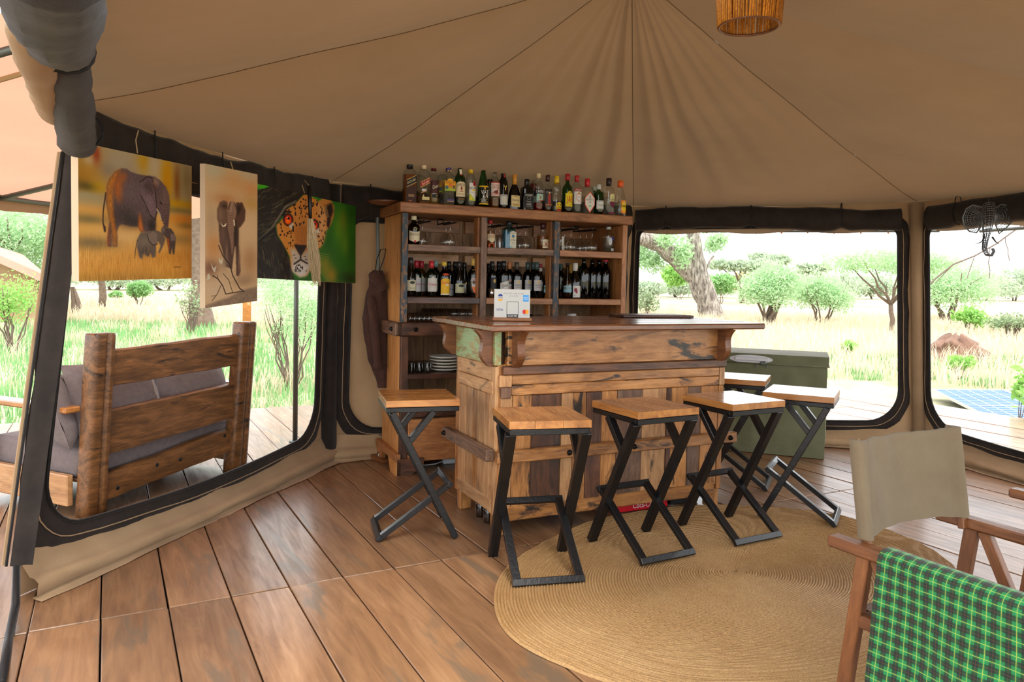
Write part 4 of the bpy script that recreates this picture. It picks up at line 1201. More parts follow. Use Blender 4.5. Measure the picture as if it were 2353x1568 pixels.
bt('bottle with maroon cap and brown shield label', 997, 375.5, 'round', .040, 'clear', '#5a1716', [
    ('r', -.85, .95, .28, .56, '#4a2620'), ('e', .05, .56, .8, .035, '#4a2620'), ('t', "Grant's", .15, .45, 1.2, .09, .05, '#e8ddc8'), ('r', -.5, .9, .18, .26, '#15110f'), ('t', 'W', .3, .22, .3, .05, 0, '#d8b878')], 'gold', .45, .18, yl=.14)
for lab, px, py, y_ in (('square clear gin bottle with yellow landscape label behind its twin', 1016.5, 383, .24), ('square clear gin bottle with yellow landscape label standing in front of its twin', 1031, 380, .11)):
    bt(lab, px, py, 'square', .040, 'clear', '#3a2f78', [('r', -.95, .95, .36, .60, '#e8a81e'), ('e', 0, .60, .55, .06, '#f0b828'), ('r', -.95, .95, .36, .48, '#a8b83a'), ('e', .05, .49, .4, .055, '#d8782a'), ('e', -.6, .44, .3, .05, '#4a6a6a'), ('e', .65, .46, .22, .05, '#7a4a3a'),
        ('t', "GORDON'S", 0, .575, 1.65, .075, 0, '#8a2a1a'), ('r', -.5, .7, .10, .16, '#5a4a8a'), ('r', -.5, .7, .10, .115, '#c9a43a'), ('r', -.35, .38, .84, .87, '#c9a43a'), STAMP], 'pale', .5, .16, 5, yl=y_)
bt('green whiskey bottle with cream arched label and maroon cap', 1057, 373.6, 'round', .040, 'green', '#6a1a20', [
    ('r', -.95, .95, .22, .50, '#e0cda6'), ('e', 0, .50, .95, .055, '#e0cda6'), ('t', 'JAMESON', 0, .485, 1.5, .06, 0, '#2a2620'), ('e', .02, .405, .16, .045, '#8a3a30'), ('r', -.3, .34, .33, .345, '#a8602a'), ('r', -.65, .65, .28, .288, '#8a7a60'), ('r', -.5, .5, .255, .262, '#8a7a60'),
    ('r', -.9, .9, .14, .215, '#1c1a16'), ('t', 'J.Jameson', .05, .178, 1.2, .045, 0, '#b8843a'), ('r', -.2, .18, .72, .84, '#e8e0cc'), ('e', 0, .72, .2, .03, '#b03030'), STAMP], 'amber', .3, .13, yl=.11)
bt('clear rum bottle with yellow cap and white label under a red roundel', 1082, 380, 'tall', .036, 'clear', '#e0b820', [
    ('r', -.55, .95, .15, .57, '#dcdcd6'), ('p', [(-.55, .15), (.9, .15), (-.55, .33)], '#b8c83a'), ('e', -.2, .21, .25, .035, '#e0c83a'), ('e', .5, .55, .38, .058, '#b8282a'), ('e', .5, .55, .25, .035, '#7a1416'), ('t', 'BACARDI', .2, .45, 1.35, .055, 0, '#23262a'),
    ('r', -.1, .95, .385, .415, '#e8c02a'), ('r', -.3, .9, .34, .348, '#8a8a86')], 'pale', .5, .20, yl=.10)
bt('green bottle with black label lettered in big white capitals and yellow bands', 1111, 379, 'taper', .041, 'green', '#1a1c1a', [
    ('r', -1.0, 1.0, .08, .48, '#1b1a18'), ('r', -1.0, 1.0, .475, .505, '#e0b822'), ('r', -1.0, 1.0, .075, .105, '#e0b822'), ('t', 'VAT', 0, .36, 1.35, .095, 0, '#ece8dc'), ('t', '69', .1, .26, .95, .095, 0, '#ece8dc'), ('e', 0, .445, .14, .03, '#d8a822'), ('t', 'Sanderson', .05, .145, 1.2, .04, 0, '#c9a43a'), ('r', -.8, .8, .185, .192, '#a8883a')], 'dark', .1, .13, yl=.09)
bt('black-capped bottle peeping out behind the grouse whisky', 1126, 387, 'round', .034, 'brown', '#17130f', [STAMP], 'dark', .4, .2, yl=.27)
bt('clear whisky bottle with white and pink bird label and amber base', 1137, 382, 'round', .038, 'clear', '#4a1c18', [
    ('r', -1.0, 1.0, .25, .61, '#e2d4c8'), ('r', -1.0, 1.0, .60, .625, '#a82a2a'), ('r', -1.0, 1.0, .31, .37, '#d8a8a0'), ('t', 'THE FAMOUS', 0, .545, 1.5, .055, 0, '#a8343a'), ('t', 'GROUSE', 0, .49, 1.4, .055, 0, '#a8343a'), ('e', .0, .39, .42, .045, '#7a3026'), ('p', [(.1, .39), (.35, .42), (.42, .48), (.28, .48)], '#7a3026'), ('p', [(-.3, .38), (-.75, .36), (-.3, .42)], '#6a2a22'),
    ('r', -1.0, 1.0, .25, .30, '#5a4a30')], 'amber', .24, .16, yl=.13)
bt('slim dark green bottle with gold stag mark and pale lower label', 1157, 390, 'tall', .034, 'black', '#10201a', [
    ('r', -.95, .95, .12, .37, '#c9c8c2'), ('t', 'Glenfiddich', 0, .345, 1.6, .04, 0, '#4a4a4a'), ('t', '12', 0, .24, .5, .09, 0, '#d8c068'), ('p', [(-.05, .45), (.15, .5), (.3, .56), (.1, .55)], '#d8b45a'), ('p', [(.0, .55), (-.25, .62), (-.2, .56)], '#d8b45a'), ('p', [(.1, .55), (.45, .62), (.35, .56)], '#d8b45a'), ('e', .12, .53, .12, .05, '#d8b45a'), ('r', -.12, .14, .80, .88, '#a8282a'), STAMP], None, 0, .16, yl=.12)
bt('dumpy flared cognac bottle with tall gold cap and parchment label', 1183, 399, 'flared', .050, 'brown', '#c98a30', [
    ('r', -.72, .72, .09, .40, '#d8c28e'), ('t', 'Hennessy', 0, .28, 1.1, .07, 0, '#3a2c1c'), ('e', 0, .37, .4, .018, '#b89a58'), ('e', 0, .15, .55, .03, '#b89a58'), ('r', -.1, .2, .78, .98, '#b8c4a8')], 'dark', .5, .30, yl=.13, flat=.7)
bt('square black-label whiskey bottle with black cap', 1211, 412, 'square', .040, 'brown', '#121112', [
    ('r', -.9, .9, .07, .54, '#17161a'), ('r', -.84, .84, .085, .09, '#c8c4bc'), ('e', 0, .40, .36, .055, '#8a8880'), ('e', 0, .40, .30, .043, '#17161a'), ('t', "JACK DANIEL'S", 0, .49, 1.5, .055, 0, '#d8d4cc'), ('t', 'Tennessee', 0, .29, .9, .045, 0, '#c8c4bc'), ('t', 'WHISKEY', 0, .21, 1.0, .055, 0, '#c8c4bc'), ('r', -.6, .6, .14, .155, '#a8a49c')], 'dark', .6, .2, 6, yl=.12)
bt('red aperitif bottle behind its half-empty twin', 1227, 395.5, 'round', .036, 'clear', '#d8c496', [('r', -.95, .95, .43, .52, '#23303c'), ('r', -.95, .95, .24, .41, '#a8c4b4'), STAMP], 'red', .72, .18, yl=.26)
bt('half-empty red aperitif bottle with navy band and mint label', 1238, 392, 'round', .036, 'clear', '#d8c496', [
    ('r', -1.0, 1.0, .44, .53, '#1d2834'), ('t', 'CAMPARI', 0, .485, 1.7, .07, 0, '#e8e8e4'), ('r', -.75, .8, .265, .425, '#a4c8b8'), ('e', 0.05, .33, .2, .03, '#b86a4a'), ('t', 'Milano', 0.05, .38, .8, .035, 0, '#6a8a7a'), ('r', -.3, .8, .262, .278, '#c8502a')], 'red', .22, .19, yl=.12)
bt('dark rum bottle with a brown label showing a red-coated figure', 1259, 400.6, 'round', .034, 'clear', '#3a1814', [
    ('r', -1.0, 1.0, .15, .56, '#3a3438'), ('r', -1.0, 1.0, .54, .60, '#2a1a14'), ('p', [(-.25, .22), (.25, .22), (.35, .42), (0, .53), (-.3, .40)], '#a83424'), ('e', -.02, .50, .13, .03, '#d8a878'), ('r', -.9, .9, .17, .22, '#7a2418'), ('t', 'DARK RUM', 0, .195, 1.5, .04, 0, '#d8b878'), ('t', 'Captain', 0, .525, 1.5, .035, 0, '#c8c0b0'), STAMP], 'dark', .14, .19, yl=.12)
bt('pinch-waisted clear tequila bottle with oval yellow label', 1279.5, 405, 'pinch', .040, 'clear', '#e0bc22', [
    ('e', .15, .16, .70, .13, '#e8bc20'), ('p', [(-.45, .11), (.75, .11), (.55, .06), (.15, .03), (-.25, .06)], '#a83028'), ('t', 'Camino', .15, .155, 1.15, .065, 0, '#23201c'), ('e', -.15, .22, .15, .02, '#3a6a3a'), ('e', .4, .22, .15, .02, '#3a6a3a'), ('r', -.35, .35, .94, .99, '#c83a28'), ('r', -.38, .38, .79, .81, '#8a2a20')], 'pale', .2, .22, yl=.12)
bt('green whisky bottle with yellow label, red initials and red cap', 1304.5, 400, 'round', .038, 'green', '#a8242a', [
    ('r', -.8, .95, .17, .50, '#e2c81e'), ('e', .05, .50, .45, .06, '#e2c81e'), ('t', 'J&B', .1, .365, 1.3, .15, 0, '#b82a24'), ('r', -.5, .7, .22, .228, '#8a7a1a'), ('r', -.5, .7, .26, .268, '#8a7a1a'), ('r', -.8, .95, .14, .17, '#3a3020'), ('e', .05, .52, .12, .03, '#8a7420')], 'dark', .12, .17, yl=.11)
bt('clear vodka bottle with red band, white crest label and red cap', 1326, 401, 'vodka', .036, 'clear', '#b0242a', [
    ('r', -1.0, 1.0, .25, .56, '#d8d6d0'), ('r', -1.0, 1.0, .56, .645, '#8a2a26'), ('t', 'SMIRNOFF', 0, .60, 1.7, .055, 0, '#e0b8a8'), ('p', [(-.5, .5), (.6, .5), (.6, .38), (.05, .30), (-.5, .38)], '#c8462e'), ('p', [(-.42, .49), (.52, .49), (.52, .385), (.05, .318), (-.42, .385)], '#dcdad6'), ('t', '21', .05, .43, .3, .045, 0, '#4a4a4a'), ('e', .05, .515, .3, .022, '#b8883a')], 'pale', .5, .19, yl=.12)
bt('square clear gin bottle with orange-edged white diamond label', 1350, 411, 'square', .042, 'clear', '#c0242c', [
    ('p', [(-.95, .26), (.05, .04), (1.0, .26), (1.0, .46), (.05, .63), (-.95, .46)], '#d84a20'), ('p', [(-.86, .28), (.05, .08), (.92, .28), (.92, .45), (.05, .60), (-.86, .45)], '#dcd8d0'), ('t', "GILBEY'S", .02, .42, 1.45, .06, 0, '#2a2a2c'), ('t', 'GIN', .02, .345, .5, .045, 0, '#3a3a3c'), ('e', .02, .24, .35, .03, '#9ac49a'), ('p', [(-.1, .47), (.15, .47), (.05, .56)], '#3a3a34')], 'pale', .5, .22, 5, yl=.13)
bt('green gin bottle mostly hidden behind its silver-capped twin', 1365.5, 428.6, 'round', .030, 'green', '#b8c4b4', (), None, 0, .14, yl=.26)
bt('bright green gin bottle with white label, red seal and silver cap', 1376, 424, 'vodka', .039, 'green', '#c4c6c2', [
    ('r', -.85, .95, .20, .47, '#d4d6d2'), ('t', 'Tanqueray', .05, .335, 1.3, .06, 0, '#3a3f3c'), ('r', -.8, .9, .44, .452, '#6a726a'), ('r', -.8, .9, .215, .225, '#6a726a'), ('e', .7, .08, .25, .05, '#8a2028')], None, 0, .17, yl=.12)
bt('clear gin bottle with cream and purple tongue-shaped label and dark cap', 1399.5, 410, 'vodka', .045, 'clear', '#2a1820', [
    ('r', -.3, .8, .36, .52, '#d8d498'), ('e', .25, .53, .55, .055, '#d8d498'), ('p', [(-.3, .38), (.8, .38), (.75, .28), (.25, .22), (-.25, .28)], '#6a1f42'), ('t', 'VANT', .25, .425, 1.0, .065, 0, '#2a2620'), ('t', 'V', .25, .555, .15, .04, 0, '#2a2620'), ('t', 'E', .25, .495, .13, .035, 0, '#2a2620'), ('r', -.4, .95, .05, .105, '#7a2a44'), STAMP], 'pale', .5, .20, yl=.12)
bt('clear teardrop spirit bottle with orange cap and orange and yellow label', 1426, 415.6, 'taper', .047, 'clear', '#e8601c', [
    ('r', -.35, .75, .13, .42, '#e8862a'), ('e', .2, .42, .55, .035, '#e8862a'), ('e', .2, .13, .55, .04, '#e8862a'), ('e', .2, .28, .5, .15, '#eac424'), ('t', 'Konyagi', .2, .305, 1.0, .06, 0, '#1c1812'), ('e', .2, .40, .15, .03, '#c8c4b8'), ('r', -.1, .2, .9, .97, '#3a6a7a')], 'pale', .4, .18, yl=.14)

def bu_(label, px, py, *a, yl=.12, **k): return bottle(label, px, py, UPZ, yl, *a, group=GU, **k)
bu_('dark whisky bottle with cream chevron label at the left end of the upper shelf', 951, 487, 'round', .042, 'brown', '#d8cfa8', [
    ('p', [(-1.0, .16), (0, .07), (1.0, .16), (1.0, .49), (0, .42), (-1.0, .49)], '#d4c8a8'), ('t', "Ballantine's", 0, .37, 1.6, .075, 0, '#3a3026'), ('r', -.8, .8, .305, .313, '#8a8070'), ('e', 0, .11, .2, .04, '#b83038'), ('e', 0, .54, .3, .06, '#a8a060'), ('e', 0, .54, .2, .045, '#4a4a50')], 'dark', .6, .14)
bu_('amber liqueur bottle with cream label and red cap behind the cabinet post', 1127, 498, 'round', .035, 'clear', '#b02428', [
    ('r', -.9, .95, .26, .50, '#d8c8a0'), ('e', .05, .26, .5, .07, '#d8c8a0'), ('t', 'SOUTHERN', .05, .455, 1.4, .05, 0, '#a84a2a'), ('t', 'COMFORT', .05, .385, 1.4, .07, 0, '#a83a20'), ('e', .05, .08, .8, .09, '#c85a30'), STAMP], 'amber', .6, .13)
bu_('flat blue gin bottle with white panel label and black cap', 1170, 506, 'square', .045, 'blue', '#17181c', [
    ('r', -.1, .95, .01, .58, '#d0ccb8'), ('e', .42, .58, .5, .05, '#d0ccb8'), ('t', 'BOMBAY', .42, .56, .8, .04, 0, '#3a3a3c'), ('e', .42, .45, .25, .06, '#4a7a98'), ('e', .42, .38, .12, .03, '#c8a048'), ('t', 'SAPPHIRE', .42, .31, .8, .045, 0, '#4a4030'), ('r', .15, .7, .17, .18, '#8a8a86'), ('r', .15, .7, .22, .23, '#8a8a86')], 'blue', .62, .17, 4, flat=.75)
bu_('amber whisky bottle with cream crest label and maroon cap', 1248, 510, 'dumpy', .043, 'clear', '#3a1218', [
    ('r', -.45, .75, .06, .34, '#d8cfae'), ('e', .15, .34, .6, .05, '#d8cfae'), ('t', 'CHIVAS REGAL', .15, .28, 1.1, .045, 0, '#8a2a30'), ('e', .15, .21, .2, .035, '#8a2a30'), ('r', -.4, .7, .13, .155, '#9a3036')], 'amber', .52, .22)
bu_('clear bottle with pale label standing behind the blue-painted post', 1286, 524, 'round', .036, 'clear', None, [('r', .1, 1.0, .04, .62, '#d4d2c8'), ('e', .7, .3, .12, .03, '#d8a830')], None, 0, yl=.2)
bu_('clear vodka bottle with blue print at the right end of the upper shelf', 1399, 515, 'vodka', .042, 'clear', '#b4b8b8', [('r', .0, .85, .46, .60, '#4a4a8a'), ('e', -.15, .42, .35, .14, '#c0c4c4'), ('r', 0, .8, .05, .16, '#bcc0bc')], 'pale', .55, .10)

def bw(label, px, py, *a, yl=.16, **k): return bottle(label, px, py, WINEZ, yl, *a, group=GW, **k)
CR, GY = '#cfc7a8', '#b4b0ae'
bw('olive wine bottle with cream tree label at the shelf end', 944, 592, 'burgundy', .038, 'olive', '#2a2422', [('r', -.9, .95, .15, .42, CR), ('e', .1, .36, .5, .04, '#3a3a30'), ('t', 'Rupert', .1, .22, .9, .05, 0, '#8a7a4a'), ('r', -.38, .38, .86, .885, '#c8a040')], 'dark', .5, .22)
bw('green wine bottle with red capsule beside the olive one', 957.5, 599, 'bordeaux', .036, 'green', '#a02430', [('r', -.85, .85, .14, .52, GY), ('p', [(-.3, .52), (.3, .52), (0, .58)], '#c4b49a'), ('t', 'Wildekrans', 0, .35, 1.4, .07, 0, '#a04a54')], 'dark', .4, .20, yl=.19)
bw('straw-coloured wine bottle with red capsule', 968.5, 600, 'bordeaux', .036, 'straw', '#a02430', [('r', -.85, .85, .14, .52, GY), ('p', [(-.3, .52), (.3, .52), (0, .58)], '#c4b49a'), ('t', 'Wildekrans', 0, .35, 1.4, .07, 0, '#a04a54')], 'gold', .5, .20, yl=.25)
bw('green wine bottle with red capsule standing forward beside the coffee liqueur', 992, 600, 'bordeaux', .039, 'green', '#b0242c', [('r', -.95, .95, .15, .52, '#c0bab2'), ('p', [(-.3, .52), (.3, .52), (0, .58)], '#c4b49a'), ('t', 'Wildekrans', 0, .35, 1.5, .08, 0, '#a8303c'), ('r', -.5, .5, .27, .277, '#8a8684'), STAMP], 'dark', .4, .20, yl=.12)
bw('dark wine bottle with round mark behind the green red-capped one', 1001.5, 599, 'bordeaux', .035, 'black', '#7a9a94', [('r', -.2, .95, .16, .40, '#b8b4ac'), ('e', .6, .32, .25, .05, '#2a2a2a')], None, 0, .17, yl=.27)
bw('brown coffee liqueur bottle with yellow arched label', 1021, 602, 'round', .040, 'brown', '#c8a83c', [('r', -.85, .95, .06, .46, '#d8a820'), ('e', .05, .46, .9, .07, '#d8a820'), ('t', 'Kahlua', .05, .41, 1.5, .10, 0, '#c83a24'), ('e', .05, .64, .55, .035, '#b8442a'), ('r', -.85, .95, .06, .10, '#d8d0b0'), ('e', .3, .35, .35, .03, '#d8c8a0')], None, 0, .12, yl=.12)
bw('dark wine bottle with low grey label', 1032, 601, 'bordeaux', .036, 'black', '#17171a', [('r', -.5, .95, .03, .36, '#9a9698'), ('t', 'Spier', .3, .22, .8, .06, 0, '#4a4648')], None, 0, .18, yl=.20)
bw('dark wine bottle behind the tree-label one', 1046, 601.5, 'burgundy', .035, 'black', '#1c1a1a', (), None, 0, .18, yl=.26)
bw('dark wine bottle with olive-cream tree label', 1055.5, 601.5, 'burgundy', .040, 'black', '#262222', [('r', -.95, .95, .12, .38, '#a8a688'), ('e', .15, .32, .55, .035, '#23261c'), ('r', .1, .2, .27, .32, '#23261c'), ('t', 'RUPERT', .05, .21, 1.0, .035, 0, '#c8b878'), ('r', -.38, .38, .84, .87, '#c8b450')], None, 0, .19, yl=.14)
bw('slim black bottle with vertical gold lettering', 1067.5, 604, 'taper', .032, 'black', '#0f1012', [('e', .1, .40, .16, .03, '#b89a58'), ('r', .05, .14, .1, .35, '#8a7a5a'), ('r', -.2, .2, .84, .93, '#a8b4ac')], None, 0, .17, yl=.16)
bw('brown cream-liqueur bottle with white and orange label and gold cap', 1089, 595, 'round', .040, 'brown', '#c8a650', [('p', [(-.75, .5), (.85, .5), (.75, .3), (.4, .13), (.05, .10), (-.3, .13), (-.65, .3)], '#b8b4b0'), ('p', [(-.62, .27), (.72, .27), (.4, .13), (.05, .10), (-.3, .13)], '#d8703a'), ('t', 'AMARULA', .05, .47, 1.2, .05, 0, '#a83a2a'), ('e', -.3, .39, .25, .05, '#5a4034'), ('e', .4, .39, .25, .05, '#5a4034'), ('r', -.05, .15, .27, .42, '#d0784a'), ('r', -.5, .5, .70, .715, '#c8a040')], None, 0, .18, yl=.12)
bw('black wine bottle tucked behind the divider post', 1123.5, 606, 'bordeaux', .034, 'black', '#141416', (), None, 0, .18, yl=.24)
bw('black wine bottle with a small gold continent mark and red band', 1131, 601, 'bordeaux', .036, 'black', '#20201f', [('r', -.6, .95, .1, .55, '#1e1d20'), ('e', .2, .46, .28, .05, '#b89a58'), ('p', [(.0, .44), (.4, .44), (.25, .38)], '#b89a58'), ('r', -.6, .95, .1, .14, '#a03030')], None, 0, .18, yl=.15)
bw('black wine bottle behind the angled-label one', 1146.5, 601, 'bordeaux', .036, 'black', '#15171a', [('r', -.3, .95, .2, .4, GY)], None, 0, .18, yl=.24)
bw('black wine bottle with an angled cream label', 1157.5, 600, 'bordeaux', .039, 'black', '#1a1d1e', [('p', [(-.95, .1), (.95, .1), (.95, .48), (-.95, .40)], '#c8c4bc'), ('t', 'Spier', 0, .34, 1.2, .09, .03, '#4a4844')], None, 0, .19, yl=.13)
bw('dark wine bottle with copper capsule', 1171, 602, 'bordeaux', .035, 'black', '#c07a4c', [('r', -.85, .85, .1, .38, '#b8b8b4'), ('e', .05, .48, .3, .03, '#b07a5a'), ('e', 0, .27, .35, .06, '#a08a7c')], None, 0, .20, yl=.20)
for k, (px, y_, lab) in enumerate(((1188, .15, 'dark wine bottle with grey crest label behind the payment sign'), (1213, .20, 'dark wine bottle with grey label left of a matching pair'), (1225, .23, 'dark wine bottle with grey label hidden behind its forward twin'), (1234, .12, 'dark wine bottle with full grey crest label standing forward on the wine shelf'))):
    bw(lab, px, 603, 'bordeaux', .037, 'black', '#3a4a48' if k else '#4a4038', [('r', -.92, .92, .20, .50, GY), ('e', 0, .44, .25, .045, '#c8a860'), ('t', 'LANZERAC', 0, .36, 1.3, .045, 0, '#4a4648'), ('t', 'Cabernet', 0, .30, 1.0, .04, 0, '#6a6668')], None, 0, .20, yl=y_)
bw('wine bottle with red and white capsule behind the grey-label row', 1241.5, 607, 'burgundy', .035, 'dkgreen', '#8a2a34', [('r', -.35, .35, .78, .88, '#b8b4ac')], None, 0, .12, yl=.27)
bw('brown-tinted tapering bottle with pale blue label left of the striped post', 1260, 605, 'taper', .040, 'straw', '#2c3040', [('r', -1.2, 1.2, .16, .36, '#8ab4c0')], 'dark', .5, .05, yl=.14)
bw('dark bottle behind the striped post', 1289, 607, 'round', .036, 'black', '#3a5a54', [('r', -.2, .95, .3, .42, '#b8b0a4'), ('r', -.2, .95, .08, .2, '#a83a40')], None, 0, .12, yl=.22)
bw('brown-tinted tapering bottle with pale blue label right of the striped post', 1304.5, 605, 'taper', .038, 'straw', '#262c3c', [('r', -1.2, 1.2, .17, .36, '#86aebc')], 'dark', .5, .05, yl=.14)
bw('gold-necked sparkling bottle behind the blue-label one', 1311, 609, 'burgundy', .034, 'dkgreen', '#c8963a', (), None, 0, .35, yl=.27)
bw('dark bottle with white label and a cluster of red dots', 1322, 605, 'burgundy', .042, 'dkgreen', '#c8c0b8', [('r', -.8, .95, .03, .36, '#cac6be'), ('e', -.3, .24, .3, .06, '#8a3040'), ('e', -.15, .19, .2, .05, '#8a3040'), ('r', -.35, .35, .9, .93, '#8a2a34'), ('r', -.7, -.2, .08, .09, '#8a8682')], None, 0, .22, yl=.13)
bw('green bottle behind the big unlabelled ones', 1335, 611, 'magnum', .036, 'green', '#2a6a3a', (), None, 0, .1, yl=.28)
for px, py, y_, g, cp, lab in ((1342, 594, .13, 'dkgreen', None, 'big unlabelled green bottle in front of the dark ones'), (1361, 598, .2, 'black', None, 'big unlabelled dark bottle without a cap'), (1377, 597, .19, 'black', None, 'big unlabelled dark bottle next to the red-capped one'), (1392, 595, .15, 'black', '#b02a3c', 'big unlabelled dark bottle with a red cap at the shelf end')):
    bw(lab, px, py, 'magnum', .046, g, cp, (), None, 0, .06, yl=y_)
jx, jz = cab_xz(1125, 682, .10)
jg = thing('jigger', 'small steel measuring cup standing beside the gold-marked wine bottle', 'jigger', CABT @ TR(jx, .07, WINEZ + .0006))
V, F = lathe([(.016, 0), (.022, .07), (.020, .07), (.014, .004)], 18); put('cup', mesh_from('cup', V, F, plain('brushed_steel', '#c8c8c4', .25, 1.0), True), jg)

# ---- hanging wine glasses on rod racks
M['rod'] = M['iron']
def rack(px, py, label, n=2, yl0=.06, ln=.32):
    x, z = cab_xz(px, py, .22)
    r = thing('glass_rack', label, 'rack', CABT @ TR(x, 0, 1.853), 'rod racks under the cabinet top')
    for s in (-.024, .024):
        V, F = tube([(s, yl0, 0), (s, yl0 + ln, 0), (s, yl0 + ln, .045)], .006, 6); put('rod', mesh_from('rod', V, F, M['rod']), r)
    V, F = tube([(-.024, yl0 + ln, .042), (.024, yl0 + ln, .042)], .006, 6); put('hanger', mesh_from('hanger', V, F, M['rod']), r)
    return x
WG = [(.034, 0), (.034, .003), (.006, .008), (.0045, .085), (.010, .093), (.030, .112), (.041, .14), (.043, .160), (.037, .185)]
FG = [(.030, 0), (.030, .003), (.005, .008), (.004, .075), (.010, .085), (.020, .11), (.0225, .15), (.019, .20)]
gw = {k: [(a, -z) for a, z in P_] for k, P_ in (('wine', WG), ('flute', FG))}
GLASSM = thin_glass('stemware_glass', (.97, .975, .975), .02, 1.9)
gm = {}
for k, P_ in gw.items():
    V, F = lathe(P_, 22, caps=False); gm[k] = mesh_from('bowl', V, F, GLASSM, True)
for px, lab, fl, ys in ((969, 'rod rack above the dark chevron-label bottle', 'wine', (.20,)), (1027, 'rod rack with two wine glasses in the left bay', 'wine', (.14, .24)), (1141, 'rod rack with two flutes next to the flat blue bottle', 'flute', (.15, .24)), (1200, 'rod rack with wine glasses between blue and amber bottles', 'wine', (.15, .26)), (1302, 'rod rack just right of the blue-painted post', 'wine', (.14, .25)), (1345, 'rod rack with three glasses in the right bay', 'wine', (.10, .20, .30))):
    x = rack(px, 520, lab)
    for y_ in ys:
        wh = lab.replace('rod rack ', '').replace('with two wine glasses ', '').replace('with wine glasses ', '').replace('with three glasses ', '').replace('with two flutes ', '')
        g = thing('champagne_flute' if fl == 'flute' else 'wine_glass', ('clear champagne flute hanging upside down ' if fl == 'flute' else 'clear wine glass hanging upside down ') + wh, 'glass', CABT @ TR(x, y_, 1.866), 'stemware hanging ' + wh)
        put('bowl', gm[fl], g)
# ---- tumblers, plates, jars on the shelves
V, F = lathe([(.028, 0), (.033, .085), (.030, .085), (.026, .006)], 18); tumm = mesh_from('tumbler', V, F, thin_glass('tumbler_glass', (.985, .99, .99), .04, 1.8), True)
k = 0
for i, px in enumerate(range(942, 1020, 11)):
    for y_ in (.12, .22):
        x, _ = cab_xz(px, 735, y_)
        if y_ > .2: x += .03
        o = put('tumbler', tumm, None, CABT @ TR(x, y_, 1.0856)); tag(o, 'clear tumbler in the front row on the middle cabinet shelf' if y_ < .2 else 'clear tumbler in the second row on the middle cabinet shelf', 'glass', 'front tumblers on the middle shelf' if y_ < .2 else 'second-row tumblers on the middle shelf')
for i in range(6):
    for y_ in (.34, .42):
        o = put('tumbler', tumm, None, CABT @ TR(.30 + i * .07, y_, 1.1106)); tag(o, 'clear tumbler on the low wooden riser at the back of the middle shelf', 'glass', 'tumblers on the riser')
rs = thing('shelf_riser', 'low wooden riser under the rear tumblers', 'riser', CABT); board('top', rs, .25, .72, .29, .47, 1.0855, 1.11, M['cab'], 'x', .003)
V, F = lathe([(.027, 0), (.029, .004), (.029, .06), (.026, .066), (.027, .068), (.027, .078)], 18); jarm = mesh_from('jar', V, F, thin_glass('smoky_glass', (.62, .60, .56), .05, 1.3), True)
for y_, pxs in ((.10, (946, 964, 983)), (.19, (943, 960, 977))):
    for px in pxs:
        x, _ = cab_xz(px, 850, y_); o = put('glass_jar', jarm, None, CABT @ TR(x, y_, .7316)); tag(o, 'smoky glass jar in the front row beside the plate stack' if y_ < .15 else 'smoky glass jar in the row behind, against the cabinet back', 'jar', 'smoky jars in the front row' if y_ < .15 else 'smoky jars in the back row')
V, F = lathe([(.06, 0), (.115, .014), (.118, .022), (.112, .020), (.06, .006)], 28); plm = mesh_from('plate', V, F, M['white'], True)
for q in range(5):
    x, _ = cab_xz(1022, 850, .17); o = put('plate', plm, None, CABT @ TR(x + random.uniform(-.006, .006), .17, .732 + q * .0232)); tag(o, ('lowest off-white plate of the stack on the cabinet shelf', 'second lowest off-white plate of the stack', 'middle off-white plate of the stack of five', 'off-white plate just under the topmost of the stack', 'topmost off-white plate of the stack on the cabinet shelf')[q], 'plate', 'stack of plates')
for px, c, wd, lab in ((957, '#c9ad78', .065, 'small cream carton behind the front stool seat'), (982, '#b8935a', .055, 'small tan carton on the drawer-top shelf'), (1010, '#c9b07c', .05, 'small pale carton beside the white dish')):
    x, _ = cab_xz(px, 950, .10); o = thing('carton', lab, 'box', CABT @ TR(x, .10, .4556)); board('box', o, -wd / 2, wd / 2, -.03, .03, 0, .05, plain('carton_' + c[1:], c, .8), 'x', .002); board('flap', o, -wd / 2, wd / 2, -.0305, -.03, .03, .049, plain('carton_flap_' + c[1:], c, .7), 'x', .0002)
x, _ = cab_xz(1040, 950, .14); o = put('dish', plm, None, CABT @ TR(x, .16, .4556)); tag(o, 'white dish on the shelf above the drawers', 'dish')
for i, (px, lab) in enumerate(((1216, 'small green glass beside the payment sign'), (1228, 'small clear glass in the middle of three beside the payment sign'), (1241, 'small clear glass at the end of three beside the payment sign'))):
    x, _ = cab_xz(px, 730, .2); o = put('small_glass', mesh_from('small_glass', *lathe([(.022, 0), (.026, .075), (.023, .075), (.02, .005)], 16), GL['green'] if i == 0 else GL['clear'], True), None, CABT @ TR(x, .2, 1.0856)); tag(o, lab, 'glass')
x, _ = cab_xz(1313, 728, .2); o = thing('lidded_jar', 'dark jar with a white lid on the middle shelf', 'jar', CABT @ TR(x, .2, 1.0856))
V, F = lathe([(.036, 0), (.038, .005), (.038, .055), (.034, .06)], 18); put('jar_body', mesh_from('jar_body', V, F, GL['brown'], True), o)
V, F = lathe([(.039, .060), (.040, .064), (.040, .078), (.037, .081)], 20); put('lid', mesh_from('lid', V, F, M['white'], True), o)
x, _ = cab_xz(1364, 728, .3); o = put('wooden_bowl', mesh_from('wooden_bowl', *lathe([(.03, 0), (.055, .01), (.062, .03), (.058, .03), (.03, .012)], 20), M['cab'], True), None, CABT @ TR(x, .3, 1.0856)); tag(o, 'shallow wooden bowl on the middle shelf under the wall socket', 'bowl')
x, z = cab_xz(1397, 718, .50); o = thing('wall_socket', 'round white wall socket screwed to the cabinet back', 'socket', CABT @ TR(x, .512, z, 0, math.pi / 2))
